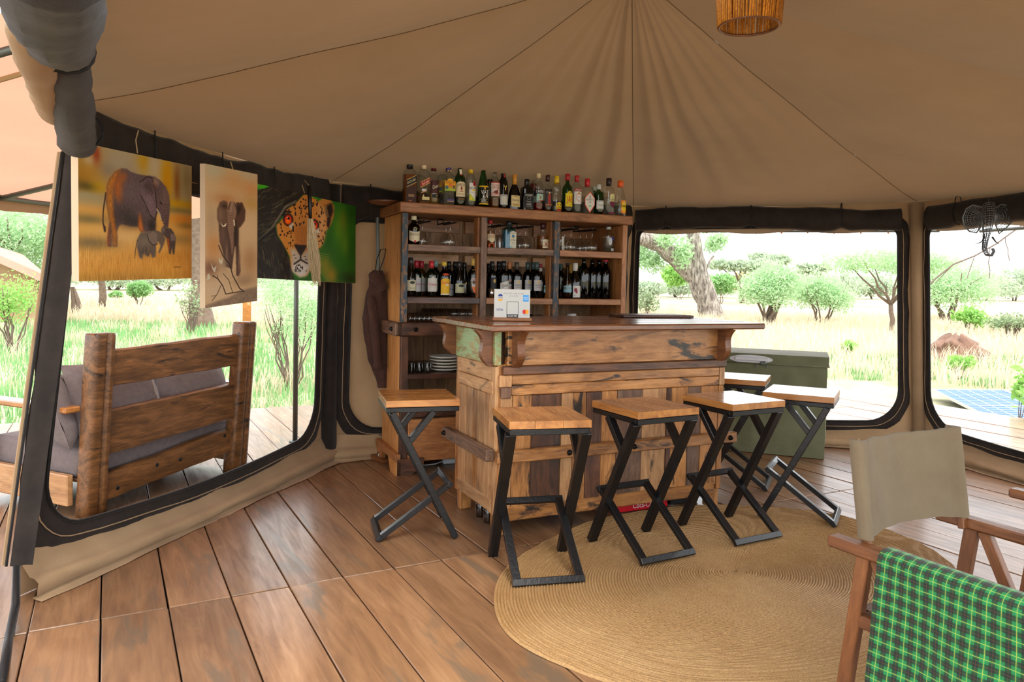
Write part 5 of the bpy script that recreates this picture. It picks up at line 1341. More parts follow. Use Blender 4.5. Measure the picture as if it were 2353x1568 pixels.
V, F = lathe([(.042, 0), (.042, .006), (.036, .012)], 24); put('plate', mesh_from('plate', V, F, M['white'], True), o)
for s in (-.024, .024):
    V, F = lathe([(.004, .011), (.004, .0135)], 8); put('screw', mesh_from('screw', V, F, M['iron']), o, TR(0, s, 0))
# ---- payment sign on the worktop
SX = [at_plane(px, py, (-.07, 4.07, 0), Vector((-math.sin(.44), math.cos(.44), 0))) for px, py in ((1176, 738),)][0]
b_inv = BT.inverted()
def bar_at(px, yl):
    P = at_plane(px, 735, BT @ Vector((0, yl, 0)), Vector((-math.sin(.44), math.cos(.44), 0))); return (b_inv @ P).x
SW, SH, SY = .212, .175, .22
sx = bar_at(1176, SY)
sg = thing('payment_sign', 'white card-payment sign in a small wooden stand on the worktop', 'sign', BT @ TR(sx, SY, 1.1895, -.30))
board('stand', sg, -.115, .115, -.028, .028, 0, .020, M['cab'], 'x', .004)
board('card', sg, -SW / 2, SW / 2, -.002, .002, .010, .010 + SH, plain('sign_white', '#bdbcb8', .5), 'x', .0006)
def fm(x, z, li): return (x * SW, -.0022 - li * .00006, .010 + z * SH)
items = [('t', 'Scan this code to pay', .04, .87, .56, .045, 0, '#6a6a70'), ('t', 'your bills', .04, .785, .24, .045, 0, '#6a6a70'),
    ('e', -.33, .72, .075, .12, '#e0a030'), ('r', -.41, -.25, .66, .84, '#bdbcb8'), ('p', [(-.40, .76), (-.26, .76), (-.28, .82), (-.33, .845), (-.38, .82)], '#243a86'), ('p', [(-.40, .675), (-.26, .675), (-.28, .62), (-.33, .60), (-.38, .62)], '#e0a030'), ('t', 'VISA', -.33, .718, .13, .05, 0, '#243a86'),
    ('t', 'VISA', -.345, .32, .20, .085, 0, '#22337a'),
    ('r', .30, .46, .595, .82, '#4a98d8'), ('t', 'AMERICAN', .38, .735, .14, .035, 0, '#e8eef4'), ('t', 'EXPRESS', .38, .68, .13, .035, 0, '#e8eef4'),
    ('e', .345, .255, .055, .075, '#c8282c'), ('e', .415, .255, .055, .075, '#e8a02a'), ('e', .38, .255, .018, .055, '#d8601f'), ('t', 'mastercard', .38, .15, .16, .022, 0, '#3a3a3a'),
    ('r', -.15, .175, .055, .59, '#3a3c40'), ('r', -.138, .163, .17, .575, '#bdbcb8'), ('t', 'SCAN ME', .012, .112, .24, .06, 0, '#dcdbd8')]
tag(put('print', print_mesh(items, fm, 'print'), sg), kind='stuff')

# ---- lamp
LP = at_y(1721, 60, 3.25)
ROOFZ = LP.z + .42
lamp = thing('pendant_lamp', 'hanging pendant lamp shade of upright reeds', 'lamp', TR(LP.x, LP.y, LP.z))
M['reed'] = wood('reed', '#d08a26', '#a8660f', '#5a3006', rough=.7, coat=0, vary=.35, bstr=.4)
V, F = tube([(0, -.0055, 0), (.001, .0, .1), (0, 0, .2), (0, .002, .30)], [.0045, .005, .0042, .0035], 6); reed = mesh_from('reed', V, F, M['reed'], True)
NB = 74
for q in range(NB):
    a = 2 * math.pi * q / NB + random.uniform(-.02, .02)
    m = TR(.124 * math.cos(a), .124 * math.sin(a), 0) @ Matrix.Rotation(a + math.pi / 2, 4, 'Z') @ Matrix.Rotation(-.105 + random.uniform(-.012, .012), 4, 'X').inverted() @ Matrix.Rotation(random.uniform(-.03, .03), 4, 'Y')
    put('reed', reed, lamp, m)
for rr, zz in ((.124, 0.0), (.093, .295)):
    V, F = tube([(rr * math.cos(k * math.pi / 20), rr * math.sin(k * math.pi / 20), zz) for k in range(41)], .006, 6, False); put('hoop', mesh_from('hoop', V, F, M['teak'], True), lamp)
V, F = tube([(0, 0, .20), (0, 0, .42)], .004, 6); put('flex', mesh_from('flex', V, F, M['black']), lamp)
V, F = lathe([(.02, .15), (.022, .2), (.012, .22)], 12); put('bulb_holder', mesh_from('bulb_holder', V, F, M['black']), lamp)
for a in range(3):
    V, F = tube([(0, 0, .23), (.093 * math.cos(a * 2.1), .093 * math.sin(a * 2.1), .295)], .003, 5); put('spoke', mesh_from('spoke', V, F, M['iron']), lamp)

# ---- hoodie hanging by the cabinet
hp = at_y(862, 580, 5.66)
hd_ = thing('hooded_sweatshirt', 'dark brown hooded sweatshirt hanging on the back canvas beside the cabinet', 'clothing', Matrix.Identity(4))
def hood_blob():
    V = []; F = []; N = 26; n = 22
    #   y pixel, left px, right px, depth
    prof = [(622, 858, 876, .05), (632, 850, 880, .07), (660, 847, 884, .09), (700, 836, 886, .10), (740, 831, 888, .11), (780, 838, 888, .11), (820, 846, 888, .10), (836, 850, 887, .08), (850, 855, 886, .07), (872, 866, 885, .05), (891, 868, 884, .03)]
    for k in range(N + 1):
        t_ = k / N * (len(prof) - 1); i = min(int(t_), len(prof) - 2); f = t_ - i
        a = [prof[i][j] * (1 - f) + prof[i + 1][j] * f for j in range(4)]
        Y = 5.70; L_ = at_y(a[1], a[0], Y); R_ = at_y(a[2] + 3, a[0], Y + .03); c = (L_ + R_) / 2; hw = (R_ - L_).length / 2
        for q in range(n):
            an = 2 * math.pi * q / n
            fold = 1 + .22 * fbm(math.cos(an) * 1.6, k * .22, math.sin(an), 1.7) + .09 * math.sin(6 * an + k * .35)
            V.append(c + Vector((hw * math.cos(an) * fold, a[3] * .5 * math.sin(an) * fold, .004 * math.sin(6 * an + k))))
    for k in range(N):
        for q in range(n): F.append((k * n + q, k * n + (q + 1) % n, (k + 1) * n + (q + 1) % n, (k + 1) * n + q)[::-1])
    F.append(tuple(range(n))); F.append(tuple(range(N * n, N * n + n))[::-1]); return V, F
V, F = hood_blob(); put('body', mesh_from('body', V, F, M['hoodie'], True), hd_)
c = at_y(868, 632, 5.66); V, F = sausage(c + Vector((-.045, -.02, .02)), c + Vector((.055, .02, -.11)), .045, .035, 9, 14, 14, 0); put('hood', mesh_from('hood', V, F, M['hoodie'], True), hd_)
c0 = at_y(842, 690, 5.64); V, F = sausage(c0 + Vector((.03, 0, .03)), at_y(868, 840, 5.62), .032, .027, 11, 14, 22, -.02); put('sleeve', mesh_from('sleeve', V, F, M['hoodie'], True), hd_)
V, F = sausage(at_y(866, 832, 5.62), at_y(869, 850, 5.62), .032, .03, 13, 12, 6, 0); put('cuff', mesh_from('cuff', V, F, M['hoodie'], True), hd_)
hk = thing('tent_tube', 'pale tent tube with a black cord loop behind the brown hoodie', 'tube')
V, F = tube([at_y(862, 622, 5.68), at_y(866, 596, 5.70), at_y(875, 574, 5.74), at_y(886, 572, 5.74), at_y(884, 590, 5.72), at_y(872, 622, 5.68)], .004, 6); put('loop', mesh_from('loop', V, F, M['black']), hk)
V, F = tube([at_y(867, 500, 5.82), at_y(869, 620, 5.80)], .014, 8); put('tube', mesh_from('tube', V, F, M['pole']), hk)
# woven tray on the cabinet's left end
tp = at_y(884, 466, 5.62)
o = put('woven_tray', mesh_from('woven_tray', *lathe([(.05, 0), (.11, .012), (.135, .03), (.13, .03), (.05, .008)], 26), M['teak'], True), None, TR(tp.x, tp.y, 1.9735)); tag(o, 'shallow reddish wooden tray at the left end of the cabinet top', 'tray')
# can and wedge by the cabinet foot
cp_ = at_z(866, 1058); o = thing('wood_wedge', 'reddish wooden wedge block on the floor beside the cabinet foot', 'wedge', TR(cp_.x + .03, cp_.y - .02, .004, 2.3)); V, F = extrude_outline([(-.09, 0), (.09, 0), (.09, .035), (-.09, .022)], -.03, .03, 'xz'); put('block', mesh_from('block', V, F, M['teak']), o)
o = thing('drink_can', 'drink can lying behind the wooden wedge', 'can', TR(cp_.x + .02, cp_.y + .07, .0345, .2, math.pi / 2)); V, F = lathe([(.026, -.055), (.033, -.048), (.033, .048), (.026, .055)], 18); put('can_body', mesh_from('can_body', V, F, plain('can_black', '#1c1614', .35), True), o); V, F = lathe([(.027, .0553), (.027, .057)], 16); put('can_end', mesh_from('can_end', V, F, plain('can_end', '#b8b8b4', .3, .8)), o)
# power strip
ps = at_z(1030, 1085); o = thing('power_strip', 'white power strip with a cable on the floor under the cabinet', 'power strip', TR(ps.x, ps.y + .25, .004, .41))
board('strip_body', o, -.07, .10, -.025, .025, 0, .04, M['plastic_white'], 'x', .008)
V, F = tube([(-.07, 0, .02), (-.14, -.03, .012), (-.21, -.02, .007), (-.28, .02, .007), (-.33, .06, .007)], .005, 6); put('cable', mesh_from('cable', V, F, M['plastic_white'], True), o)

# ---- things under the bar
jm = thin_glass('jar_glass', (.5, .42, .36), .05, 1.4)
for px, py, lab in ((1104, 1192, 'glass jar with dark contents under the bar, behind another jar'), (1122, 1206, 'glass jar with dark contents under the bar corner, in front of its twin')):
    p = at_z(px, py); o = thing('storage_jar', lab, 'jar', TR(p.x, p.y + .04, .004))
    V, F = lathe([(.032, 0), (.034, .004), (.034, .075), (.03, .082)], 18); put('glass', mesh_from('glass', V, F, jm, True), o)
    V, F = lathe([(.029, .004), (.030, .05)], 16); put('contents', mesh_from('contents', V, F, plain('jar_contents', '#4a3626', .8)), o)
    V, F = lathe([(.033, .083), (.034, .087), (.034, .098), (.03, .101)], 18); put('lid', mesh_from('lid', V, F, plain('jar_lid', '#3a322c', .4)), o)
cr = thing('drinks_crate', 'red plastic drinks crate with white script lettering pushed under the bar', 'crate', BT @ TR(1.05, .10, .004, 0))
RED = plain('red_plastic', '#c0101e', .35)
for nm, a in (('front_wall', (-.20, .20, 0, .012, 0, .075)), ('back_wall', (-.20, .20, .27, .282, 0, .075)), ('end_wall', (-.20, -.188, .012, .27, 0, .075)), ('end_wall', (.188, .20, .012, .27, 0, .075)), ('crate_floor', (-.188, .188, .012, .27, 0, .008)), ('rim', (-.203, .203, -.004, .012, .062, .075))):
    board(nm, cr, *a, RED, 'x', .003)
put('lettering', print_mesh([('t', 'Coca-Cola', 0, .034, .17, .034, 0, '#e8dcd8')], lambda x, z, li: (x + .02, -.0012, z), 'lettering'), cr)
cr2 = thing('black_crate', 'black plastic crate under the bar beside the red crate', 'crate', BT @ TR(1.40, .12, .004))
for nm, a in (('front_wall', (-.11, .11, 0, .012, 0, .075)), ('back_wall', (-.11, .11, .27, .282, 0, .075)), ('end_wall', (-.11, -.10, .012, .27, 0, .075)), ('end_wall', (.10, .11, .012, .27, 0, .075))): board(nm, cr2, *a, M['black'], 'x', .003)
o = put('basin', mesh_from('basin', *lathe([(.10, 0), (.15, .065), (.16, .068), (.145, .066), (.095, .006)], 26), plain('blue_plastic', '#2f5a8a', .4), True), None, BT @ TR(.55, .27, .004)); tag(o, 'blue plastic basin on the floor under the bar', 'basin')

# ---- wire elephant head
wp = at_y(2270, 500, 5.62)
eh = thing('wire_elephant_head', 'grey wire elephant head sculpture hanging from the rolled netting', 'sculpture')
wire = plain('galvanised_wire', '#6e7074', .4, .8)
def EP(px, py, d=0.0): return at_y(px, py, 5.55 - d)
for side, pts in ((-1, [(2258, 476), (2235, 471), (2220, 480), (2212, 500), (2216, 520), (2228, 532), (2244, 535), (2254, 522)]), (1, [(2282, 480), (2300, 470), (2318, 472), (2328, 490), (2325, 510), (2310, 526), (2296, 537), (2288, 518)])):
    c = EP(2262 if side < 0 else 2284, 500, .03)
    rim = [EP(x, y, -.02) for x, y in pts] ; loop = rim + [rim[0]]
    V, F = tube(loop, .006, 5, False); parts = [(V, F)]
    fine = []
    for a, b in zip(loop, loop[1:]):
        for f in (0, .34, .67): fine.append(a.lerp(b, f))
    for p in fine: parts.append(tube([c, (c + p) / 2 + Vector((0, .008, 0)), p], .0022, 4))
    for f in (.3, .5, .66, .8, .9): parts.append(tube([c.lerp(p, f) for p in fine + fine[:1]], .002, 4, False))
    V, F = join(*parts); put('ear', mesh_from('ear', V, F, wire, True), eh)
path = [(2272, 470, .02, .04), (2271, 490, .06, .047), (2270, 512, .07, .040), (2268, 535, .07, .026), (2264, 555, .075, .019), (2262, 572, .085, .016), (2268, 586, .10, .013), (2278, 588, .11, .011), (2284, 578, .115, .009), (2280, 570, .115, .008)]
cen = [EP(x, y, d) for x, y, d, r in path]; rad = [r for *_, r in path]
parts = []
dense = []; dr = []
for i in range(len(cen) - 1):
    for f in (0, .25, .5, .75): dense.append(cen[i].lerp(cen[i + 1], f)); dr.append(rad[i] + (rad[i + 1] - rad[i]) * f)
for p, r in zip(dense, dr):
    parts.append(tube([p + Vector((r * math.cos(a), -r * .8 * math.sin(a), r * .35 * math.sin(a))) for a in [k * math.pi / 6 for k in range(13)]], .0024, 4, False))
for k in range(10):
    a = k * math.pi / 5; parts.append(tube([p + Vector((r * math.cos(a), -r * .8 * math.sin(a), r * .35 * math.sin(a))) for p, r in zip(dense, dr)], .0024, 4))
V, F = join(*parts); put('head_and_trunk', mesh_from('head_and_trunk', V, F, wire, True), eh)
for s in (-1, 1):
    V, F = tube([EP(2262 if s < 0 else 2280, 545, .08), EP(2256 if s < 0 else 2288, 556, .11), EP(2240 if s < 0 else 2298, 562, .13)], [.007, .005, .0015], 6); put('tusk', mesh_from('tusk', V, F, wire, True), eh)
V, F = tube([EP(2272, 470, .02), EP(2272, 455, .0)], .002, 4); put('hook', mesh_from('hook', V, F, wire), eh)

# ================================================================== PAINTINGS (flat oil paint on stretched canvas, colour kept per vertex)
def homog(src):
    """crop corners TL,TR,BR,BL -> unit square (u right, v down)"""
    dst = [(0, 0), (1, 0), (1, 1), (0, 1)]; A = []; B = []
    for (x, y), (u, v) in zip(src, dst):
        A += [[x, y, 1, 0, 0, 0, -u * x, -u * y], [0, 0, 0, x, y, 1, -v * x, -v * y]]; B += [u, v]
    h = np.append(np.linalg.solve(np.array(A, float), np.array(B, float)), 1).reshape(3, 3)
    return h
class Pic:
    def __init__(s, w, h, corners, bg, k=1.4):
        s.k = k; s.w, s.h = w, h = int(w * k), int(h * k); s.H = homog(corners); s.rng = np.random.default_rng(5)
        s.X, s.Y = np.meshgrid(np.arange(w) + .5, np.arange(h) + .5)
        s.im = np.ones((h, w, 3)) * np.array(s.c(bg)); s.sx = None
    def c(s, h):
        h = h.lstrip('#'); return [int(h[i:i + 2], 16) / 255 for i in (0, 2, 4)]
    def m(s, p):
        p = np.asarray(p, float); q = np.c_[p, np.ones(len(p))] @ s.H.T; q = q[:, :2] / q[:, 2:]
        return q * [s.w, s.h]
    def blur(s, a, n):
        n = int(n)
        for _ in range(2):
            for ax in (0, 1):
                k = np.pad(a, [(n, n) if i == ax else (0, 0) for i in range(a.ndim)], mode='edge'); cs = np.cumsum(np.insert(k, 0, 0, axis=ax), axis=ax)
                a = (np.take(cs, range(2 * n + 1, cs.shape[ax]), axis=ax) - np.take(cs, range(0, cs.shape[ax] - 2 * n - 1), axis=ax)) / (2 * n + 1)
        return a
    def mask(s, poly, soft=1):
        q = s.m(poly); ins = np.zeros((s.h, s.w), bool); n = len(q)
        for i in range(n):
            x0, y0 = q[i]; x1, y1 = q[(i + 1) % n]
            if y0 == y1: continue
            cond = ((s.Y >= min(y0, y1)) & (s.Y < max(y0, y1))); xi = x0 + (s.Y - y0) * (x1 - x0) / (y1 - y0); ins ^= cond & (s.X < xi)
        a = ins.astype(float); return s.blur(a, max(1, round(soft * s.k))) if soft else a
    def put(s, a, col):
        s.im = s.im * (1 - a[..., None]) + np.array(s.c(col)) * a[..., None]
    def fill(s, poly, col, soft=1, al=1.0, tex=0.0):
        a = s.mask(poly, soft) * al
        if tex: a = a * (1 - tex * s.noise(2))
        s.put(a, col)
    def blob(s, cx, cy, rx, ry, col, al=1.0):
        (x, y), (x2, _), (_, y2) = s.m([(cx, cy), (cx + rx, cy), (cx, cy + ry)])
        s.put(al * np.exp(-((s.X - x) / (abs(x2 - x) + 1e-6)) ** 2 - ((s.Y - y) / (abs(y2 - y) + 1e-6)) ** 2), col)
    def ell(s, cx, cy, rx, ry, col, al=1.0, rot=0.0, soft=0):
        t = np.linspace(0, 2 * np.pi, 18, endpoint=False); x = rx * np.cos(t); y = ry * np.sin(t)
        s.fill(np.c_[cx + x * math.cos(rot) - y * math.sin(rot), cy + x * math.sin(rot) + y * math.cos(rot)], col, soft, al)
    def line(s, pts, wd, col, al=1.0):
        q = s.m(pts); wd = wd * s.k; d = np.full((s.h, s.w), 1e9)
        for (x0, y0), (x1, y1) in zip(q[:-1], q[1:]):
            L = (x1 - x0) ** 2 + (y1 - y0) ** 2 + 1e-9; t = np.clip(((s.X - x0) * (x1 - x0) + (s.Y - y0) * (y1 - y0)) / L, 0, 1)
            d = np.minimum(d, np.hypot(s.X - x0 - t * (x1 - x0), s.Y - y0 - t * (y1 - y0)))
        s.put(al * np.clip(wd + .5 - d, 0, 1), col)
    def noise(s, n):
        a = s.blur(s.rng.random((s.h, s.w)), n); a -= a.min(); return a / a.max()
    def streak(s, amp, vy, vx):
        a = s.rng.random((s.h, s.w))
        if vy: k = np.pad(a, ((vy, vy), (0, 0)), mode='edge'); a = sum(k[i:i + s.h] for i in range(2 * vy + 1)) / (2 * vy + 1)
        if vx: k = np.pad(a, ((0, 0), (vx, vx)), mode='edge'); a = sum(k[:, i:i + s.w] for i in range(2 * vx + 1)) / (2 * vx + 1)
        return (a - .5) * amp
def painting(label, P, TL, TR_, BR, BL, thick=.03, cord=None):
    """P: Pic; corners are room points"""
    TL, TR_, BR, BL = map(Vector, (TL, TR_, BR, BL))
    n = (TR_ - TL).cross(BL - TL).normalized()
    if n.dot(ORI - TL) < 0: n = -n
    root = thing('painting', label, 'painting', Matrix.Translation((BL + BR) / 2))
    o = (BL + BR) / 2; h, w_ = P.h, P.w
    uu, vv = np.meshgrid(np.linspace(0, 1, w_), np.linspace(0, 1, h))
    a = [np.array(q - o) for q in (TL, TR_, BR, BL)]
    V = ((1 - uu)[..., None] * (1 - vv)[..., None] * a[0] + uu[..., None] * (1 - vv)[..., None] * a[1] + uu[..., None] * vv[..., None] * a[2] + (1 - uu)[..., None] * vv[..., None] * a[3]).reshape(-1, 3)
    idx = np.arange(w_ * h).reshape(h, w_)
    F = np.stack([idx[:-1, :-1], idx[1:, :-1], idx[1:, 1:], idx[:-1, 1:]], -1).reshape(-1, 4)
    me = mesh_from('painted_canvas', V, F, M['paint']); im = np.clip(((P.im - .5) * 1.22 + .5) * .93, 0, 1); g_ = im.mean(2, keepdims=True); im = np.clip(g_ + (im - g_) * 1.18, 0, 1)
    lin_ = np.where(im <= .04045, im / 12.92, ((im + .055) / 1.055) ** 2.4); set_vcol(me, lin_.reshape(-1, 3)); put('painted_canvas', me, root)
    # wrapped edges and back
    c4 = [q - o for q in (TL, TR_, BR, BL)]; Vb = c4 + [q - n * thick for q in c4]
    Fb = [(0, 4, 5, 1), (1, 5, 6, 2), (2, 6, 7, 3), (3, 7, 4, 0), (4, 7, 6, 5)]
    me = mesh_from('stretcher', Vb, Fb, plain('canvas_edge', '#c8b296', .8) if 'canvas_edge' not in bpy.data.materials else bpy.data.materials['canvas_edge']); put('stretcher', me, root)
    if cord is not None:
        V, F = tube([q - o for q in cord], .003, 5); put('hanging_string', mesh_from('hanging_string', V, F, M['cord']), root)
    return root
# -- elephant family
p = Pic(230, 205, [(135, 27), (1340, 285), (1340, 1475), (145, 1508)], '#a89878')
for a in ((300, 330, 330, 260, '#a87a24', .7), (560, 250, 220, 200, '#a39a8c', .8), (450, 330, 90, 90, '#7a7272', .5), (330, 160, 45, 110, '#8a3a20', .8), (250, 220, 60, 60, '#c4b4a4', .6), (830, 230, 60, 140, '#b08a20', .8), (960, 280, 70, 110, '#b0a490', .7), (1080, 440, 62, 260, '#b8860f', .95), (1185, 480, 36, 210, '#7a4a20', .8), (1270, 420, 60, 200, '#8a7a58', .7), (160, 420, 120, 130, '#8f6a1e', .7), (340, 510, 90, 50, '#b8940f', .9), (220, 500, 130, 55, '#3c3a22', .6)): p.blob(*a)
gy = np.clip((p.Y / p.h - .42) / .05, 0, 1); p.put(gy * .95, '#c49a5c')
for a in ((1200, 690, 260, 45, '#b08a1c', .9), (1220, 760, 200, 30, '#6a6238', .6), (230, 600, 200, 45, '#9a927a', .8), (1240, 850, 130, 60, '#b87a34', .8), (250, 850, 200, 55, '#6a6448', .75), (1280, 920, 90, 35, '#5a5238', .5), (330, 960, 250, 60, '#c9a468', .7), (290, 1100, 260, 70, '#6a614c', .75), (650, 1020, 160, 90, '#cdb088', .6), (1200, 1060, 200, 60, '#7a6c4c', .5), (700, 1380, 700, 150, '#b8853f', .6), (500, 1480, 800, 70, '#8f7038', .6), (1050, 1240, 300, 60, '#b07c3c', .5)): p.blob(*a)
lo = np.clip((p.Y / p.h - .62) / .2, 0, 1)[..., None]; p.im += lo * p.streak(.42, 9, 0)[..., None]
EB = [(435, 600), (440, 500), (470, 420), (530, 345), (600, 310), (650, 315), (700, 350), (780, 375), (860, 390), (900, 388), (950, 400), (1010, 440), (1070, 510), (1100, 590), (1110, 690), (1105, 800), (1095, 900), (1090, 940), (1050, 930), (1040, 880), (1020, 860), (1000, 800), (975, 770), (965, 850), (958, 975), (890, 975), (885, 985), (800, 985), (775, 930), (700, 925), (600, 900), (570, 920), (550, 980), (557, 1060), (555, 1140), (505, 1140), (500, 1060), (492, 1000), (495, 1140), (445, 1135), (452, 1000), (470, 870), (450, 750), (430, 650)]
p.fill(EB, '#5f5051'); body = p.mask(EB, 0)
for a in ((680, 560, 150, 200, '#6f5e60', .6), (640, 800, 130, 120, '#3d3331', .7), (740, 880, 120, 60, '#332b29', .7), (920, 920, 40, 70, '#2a2424', .9), (520, 900, 30, 120, '#3a2c28', .7), (1060, 640, 50, 160, '#7c6860', .6)): p.blob(*a)
p.fill([(435, 600), (442, 500), (472, 425), (530, 350), (600, 312), (560, 380), (515, 470), (505, 620), (515, 800), (548, 1000), (550, 1135), (512, 1138), (492, 950), (450, 740)], '#c47f28', 2, .85, .5)
p.fill([(540, 400), (610, 350), (665, 370), (610, 480), (590, 690), (530, 620), (505, 480)], '#b8681f', 4, .75, .5); p.fill([(790, 760), (775, 930), (805, 982), (830, 975), (810, 860)], '#c4742a', 2, .85); p.fill([(455, 900), (450, 1135), (475, 1135), (470, 960)], '#9a5420', 2, .8)
EAR = [(795, 460), (870, 400), (920, 415), (950, 520), (965, 660), (972, 780), (945, 852), (900, 800), (850, 690), (800, 590)]
p.fill(EAR, '#6d5c60', 1); p.fill([(820, 470), (900, 430), (935, 520), (930, 600), (850, 560)], '#4a3d3f', 4, .8); p.fill([(840, 560), (930, 610), (955, 740), (930, 810), (880, 720)], '#7c6a6e', 4, .6); p.line(EAR, 1.2, '#3a2e2e', .8); p.fill([(915, 400), (950, 470), (962, 580), (945, 470)], '#c8762a', 1, .9); p.fill([(930, 395), (1000, 440), (990, 500), (950, 480)], '#a08878', 3, .6)
for k in range(9): p.line([(1035, 700 + 28 * k), (1095, 695 + 28 * k)], .5, '#3f3431', .55)
p.line([(1005, 670), (1025, 690)], 1.2, '#1c1614'); p.line([(970, 745), (1000, 790), (1015, 850)], 1.5, '#c4b49a', .7)
p.line([(432, 570), (405, 760), (402, 880), (425, 970)], 1.2, '#4a382c'); p.fill([(402, 900), (415, 985), (432, 985), (432, 930)], '#3a2c24')
p.im += (body * p.streak(.16, 2, 0))[..., None]
B1 = [(765, 1060), (800, 990), (870, 985), (960, 965), (1020, 985), (1045, 1030), (1062, 1055), (1040, 1130), (1000, 1210), (985, 1205), (1010, 1130), (985, 1080), (965, 1110), (960, 1250), (920, 1255), (905, 1200), (885, 1245), (850, 1230), (830, 1200), (820, 1270), (790, 1255), (762, 1150)]
p.fill(B1, '#675c54'); p.blob(850, 1090, 70, 60, '#857868', .5); p.blob(850, 1190, 60, 50, '#3f3834', .6); p.fill([(870, 1015), (930, 975), (975, 1000), (978, 1110), (930, 1125), (890, 1080)], '#7a6d64', 1); p.line([(870, 1015), (890, 1080), (930, 1125), (975, 1110)], .8, '#322b28'); p.line([(765, 1070), (745, 1180), (738, 1260)], .7, '#4a382c')
p.fill([(1015, 960), (1040, 920), (1080, 940), (1120, 945), (1150, 990), (1172, 1050), (1165, 1130), (1157, 1218), (1140, 1218), (1130, 1150), (1120, 1218), (1100, 1212), (1085, 1110), (1075, 1050), (1030, 1010)], '#544a48'); p.fill([(1112, 1000), (1160, 1010), (1168, 1075), (1120, 1080)], '#776a66', 1); p.fill([(1080, 1040), (1098, 1060), (1108, 1200), (1092, 1140)], '#b8582a', 1, .85); p.blob(1040, 960, 15, 30, '#857a72', .7)
for k in range(150):
    x = p.rng.uniform(140, 1330); y = p.rng.uniform(1130, 1500); p.line([(x, y), (x + p.rng.uniform(-12, 12), y - p.rng.uniform(30, 90))], .35, ('#d8b070', '#8a6a38', '#c09a58')[k % 3], .4)
p.line([(1150, 1350), (1165, 1358), (1185, 1352), (1205, 1358), (1222, 1350)], .6, '#3a281c', .8)
p.fill([(130, 20), (1345, 280), (1345, 290), (130, 40)], '#b5a284', 0, .4)
painting('square painting of a purple-grey elephant cow with two calves in golden grass', p, at_y(179.3, 325.9, 3.10), at_y(440.5, 381.8, 3.83), at_y(440.5, 639.8, 3.83), at_y(181.4, 646.9, 3.10), .035, [at_y(316, 352, 3.46), at_y(312, 322, 3.5), at_y(318, 300, 3.54)])
# -- standing elephant
p = Pic(110, 250, [(93, 70), (617, 178), (614, 1445), (93, 1518)], '#c4a988')
for a in ((200, 150, 120, 90, '#b4b09c', .9), (500, 190, 100, 60, '#b8b4a0', .7), (380, 260, 150, 120, '#c09668', .7), (560, 330, 80, 80, '#c08a5a', .6), (560, 480, 90, 70, '#a8823a', .5), (300, 430, 120, 60, '#a8744a', .6), (160, 650, 70, 180, '#a08c74', .5), (540, 800, 90, 200, '#cdb090', .7), (150, 1120, 90, 90, '#6a4a3c', .8), (180, 900, 80, 120, '#b07a48', .6), (540, 1040, 80, 150, '#9a7656', .7), (200, 1330, 150, 120, '#c0ab92', .8), (480, 1240, 100, 60, '#7a6450', .5), (330, 1170, 120, 90, '#b09a80', .5)): p.blob(*a)
p.fill([(230, 700), (235, 640), (300, 600), (330, 500), (400, 480), (425, 600), (430, 720), (427, 850), (448, 1150), (430, 1195), (405, 1190), (400, 900), (388, 900), (362, 1130), (330, 1110), (300, 1100), (265, 930), (240, 850)], '#57443b', 1)
for a in ((270, 780, 30, 120, '#7a6456', .6), (400, 780, 25, 140, '#33271f', .8), (435, 1050, 15, 140, '#8a6e58', .7), (290, 1060, 40, 60, '#8a7868', .7), (310, 950, 15, 90, '#94806c', .6)): p.blob(*a)
p.fill([(320, 455), (280, 437), (240, 455), (213, 530), (213, 620), (235, 680), (300, 715), (320, 600)], '#6f584a', 1); p.fill([(255, 480), (310, 480), (310, 520), (270, 510)], '#33261f', 2, .8); p.fill([(400, 460), (465, 460), (497, 540), (490, 640), (450, 700), (415, 725), (400, 600)], '#5d4639', 1); p.fill([(400, 490), (460, 480), (440, 560), (405, 600)], '#2e221c', 2, .8); p.blob(245, 580, 25, 60, '#8d7462', .6)
p.fill([(315, 540), (340, 450), (370, 445), (405, 480), (410, 560), (390, 640), (380, 760), (378, 900), (362, 1000), (345, 850), (320, 720)], '#8a7060', 1); p.line([(345, 460), (325, 530)], .7, '#3a2c24'); p.line([(385, 460), (408, 530)], .7, '#3a2c24'); p.line([(365, 455), (350, 560)], 1.0, '#a89080', .7)
for k in range(18): p.line([(322 + k * .8, 570 + 22 * k), (375, 565 + 22 * k)], .4, '#4a382e', .6)
p.fill([(245, 655), (275, 695), (308, 665), (300, 695), (270, 705)], '#d8ccb4', 0); p.fill([(375, 630), (388, 640), (392, 690), (380, 690)], '#d8ccb4', 0)
for L_, wd in (([(230, 890), (270, 990), (340, 1080), (370, 1190), (440, 1320), (490, 1350)], 1.6), ([(170, 1190), (220, 1220), (270, 1290), (300, 1375), (380, 1360), (480, 1345)], 1.5), ([(255, 1285), (215, 1375), (165, 1440)], 1.0), ([(275, 1170), (330, 1235), (368, 1355)], .9), ([(215, 1185), (225, 1225)], .7), ([(155, 1395), (200, 1390)], .7)): p.line(L_, wd * .62, '#3a2a22', .95)
for P_ in ([(150, 1055), (180, 1120), (210, 1090), (190, 1160), (165, 1120)], [(230, 1005), (250, 1040), (268, 1010), (265, 1080), (235, 1060)], [(118, 1180), (135, 1170), (150, 1215), (112, 1240)]): p.fill(P_, '#c8c4b0', 0, .85)
p.fill([(93, 1490), (350, 1400), (450, 1340), (617, 1298), (617, 1450), (93, 1520)], '#6f6056', 2, .95, .5); p.im += np.clip((p.Y / p.h - .9) * 8, 0, 1)[..., None] * p.streak(.25, 0, 2)[..., None]; p.im += p.streak(.05, 2, 1)[..., None]
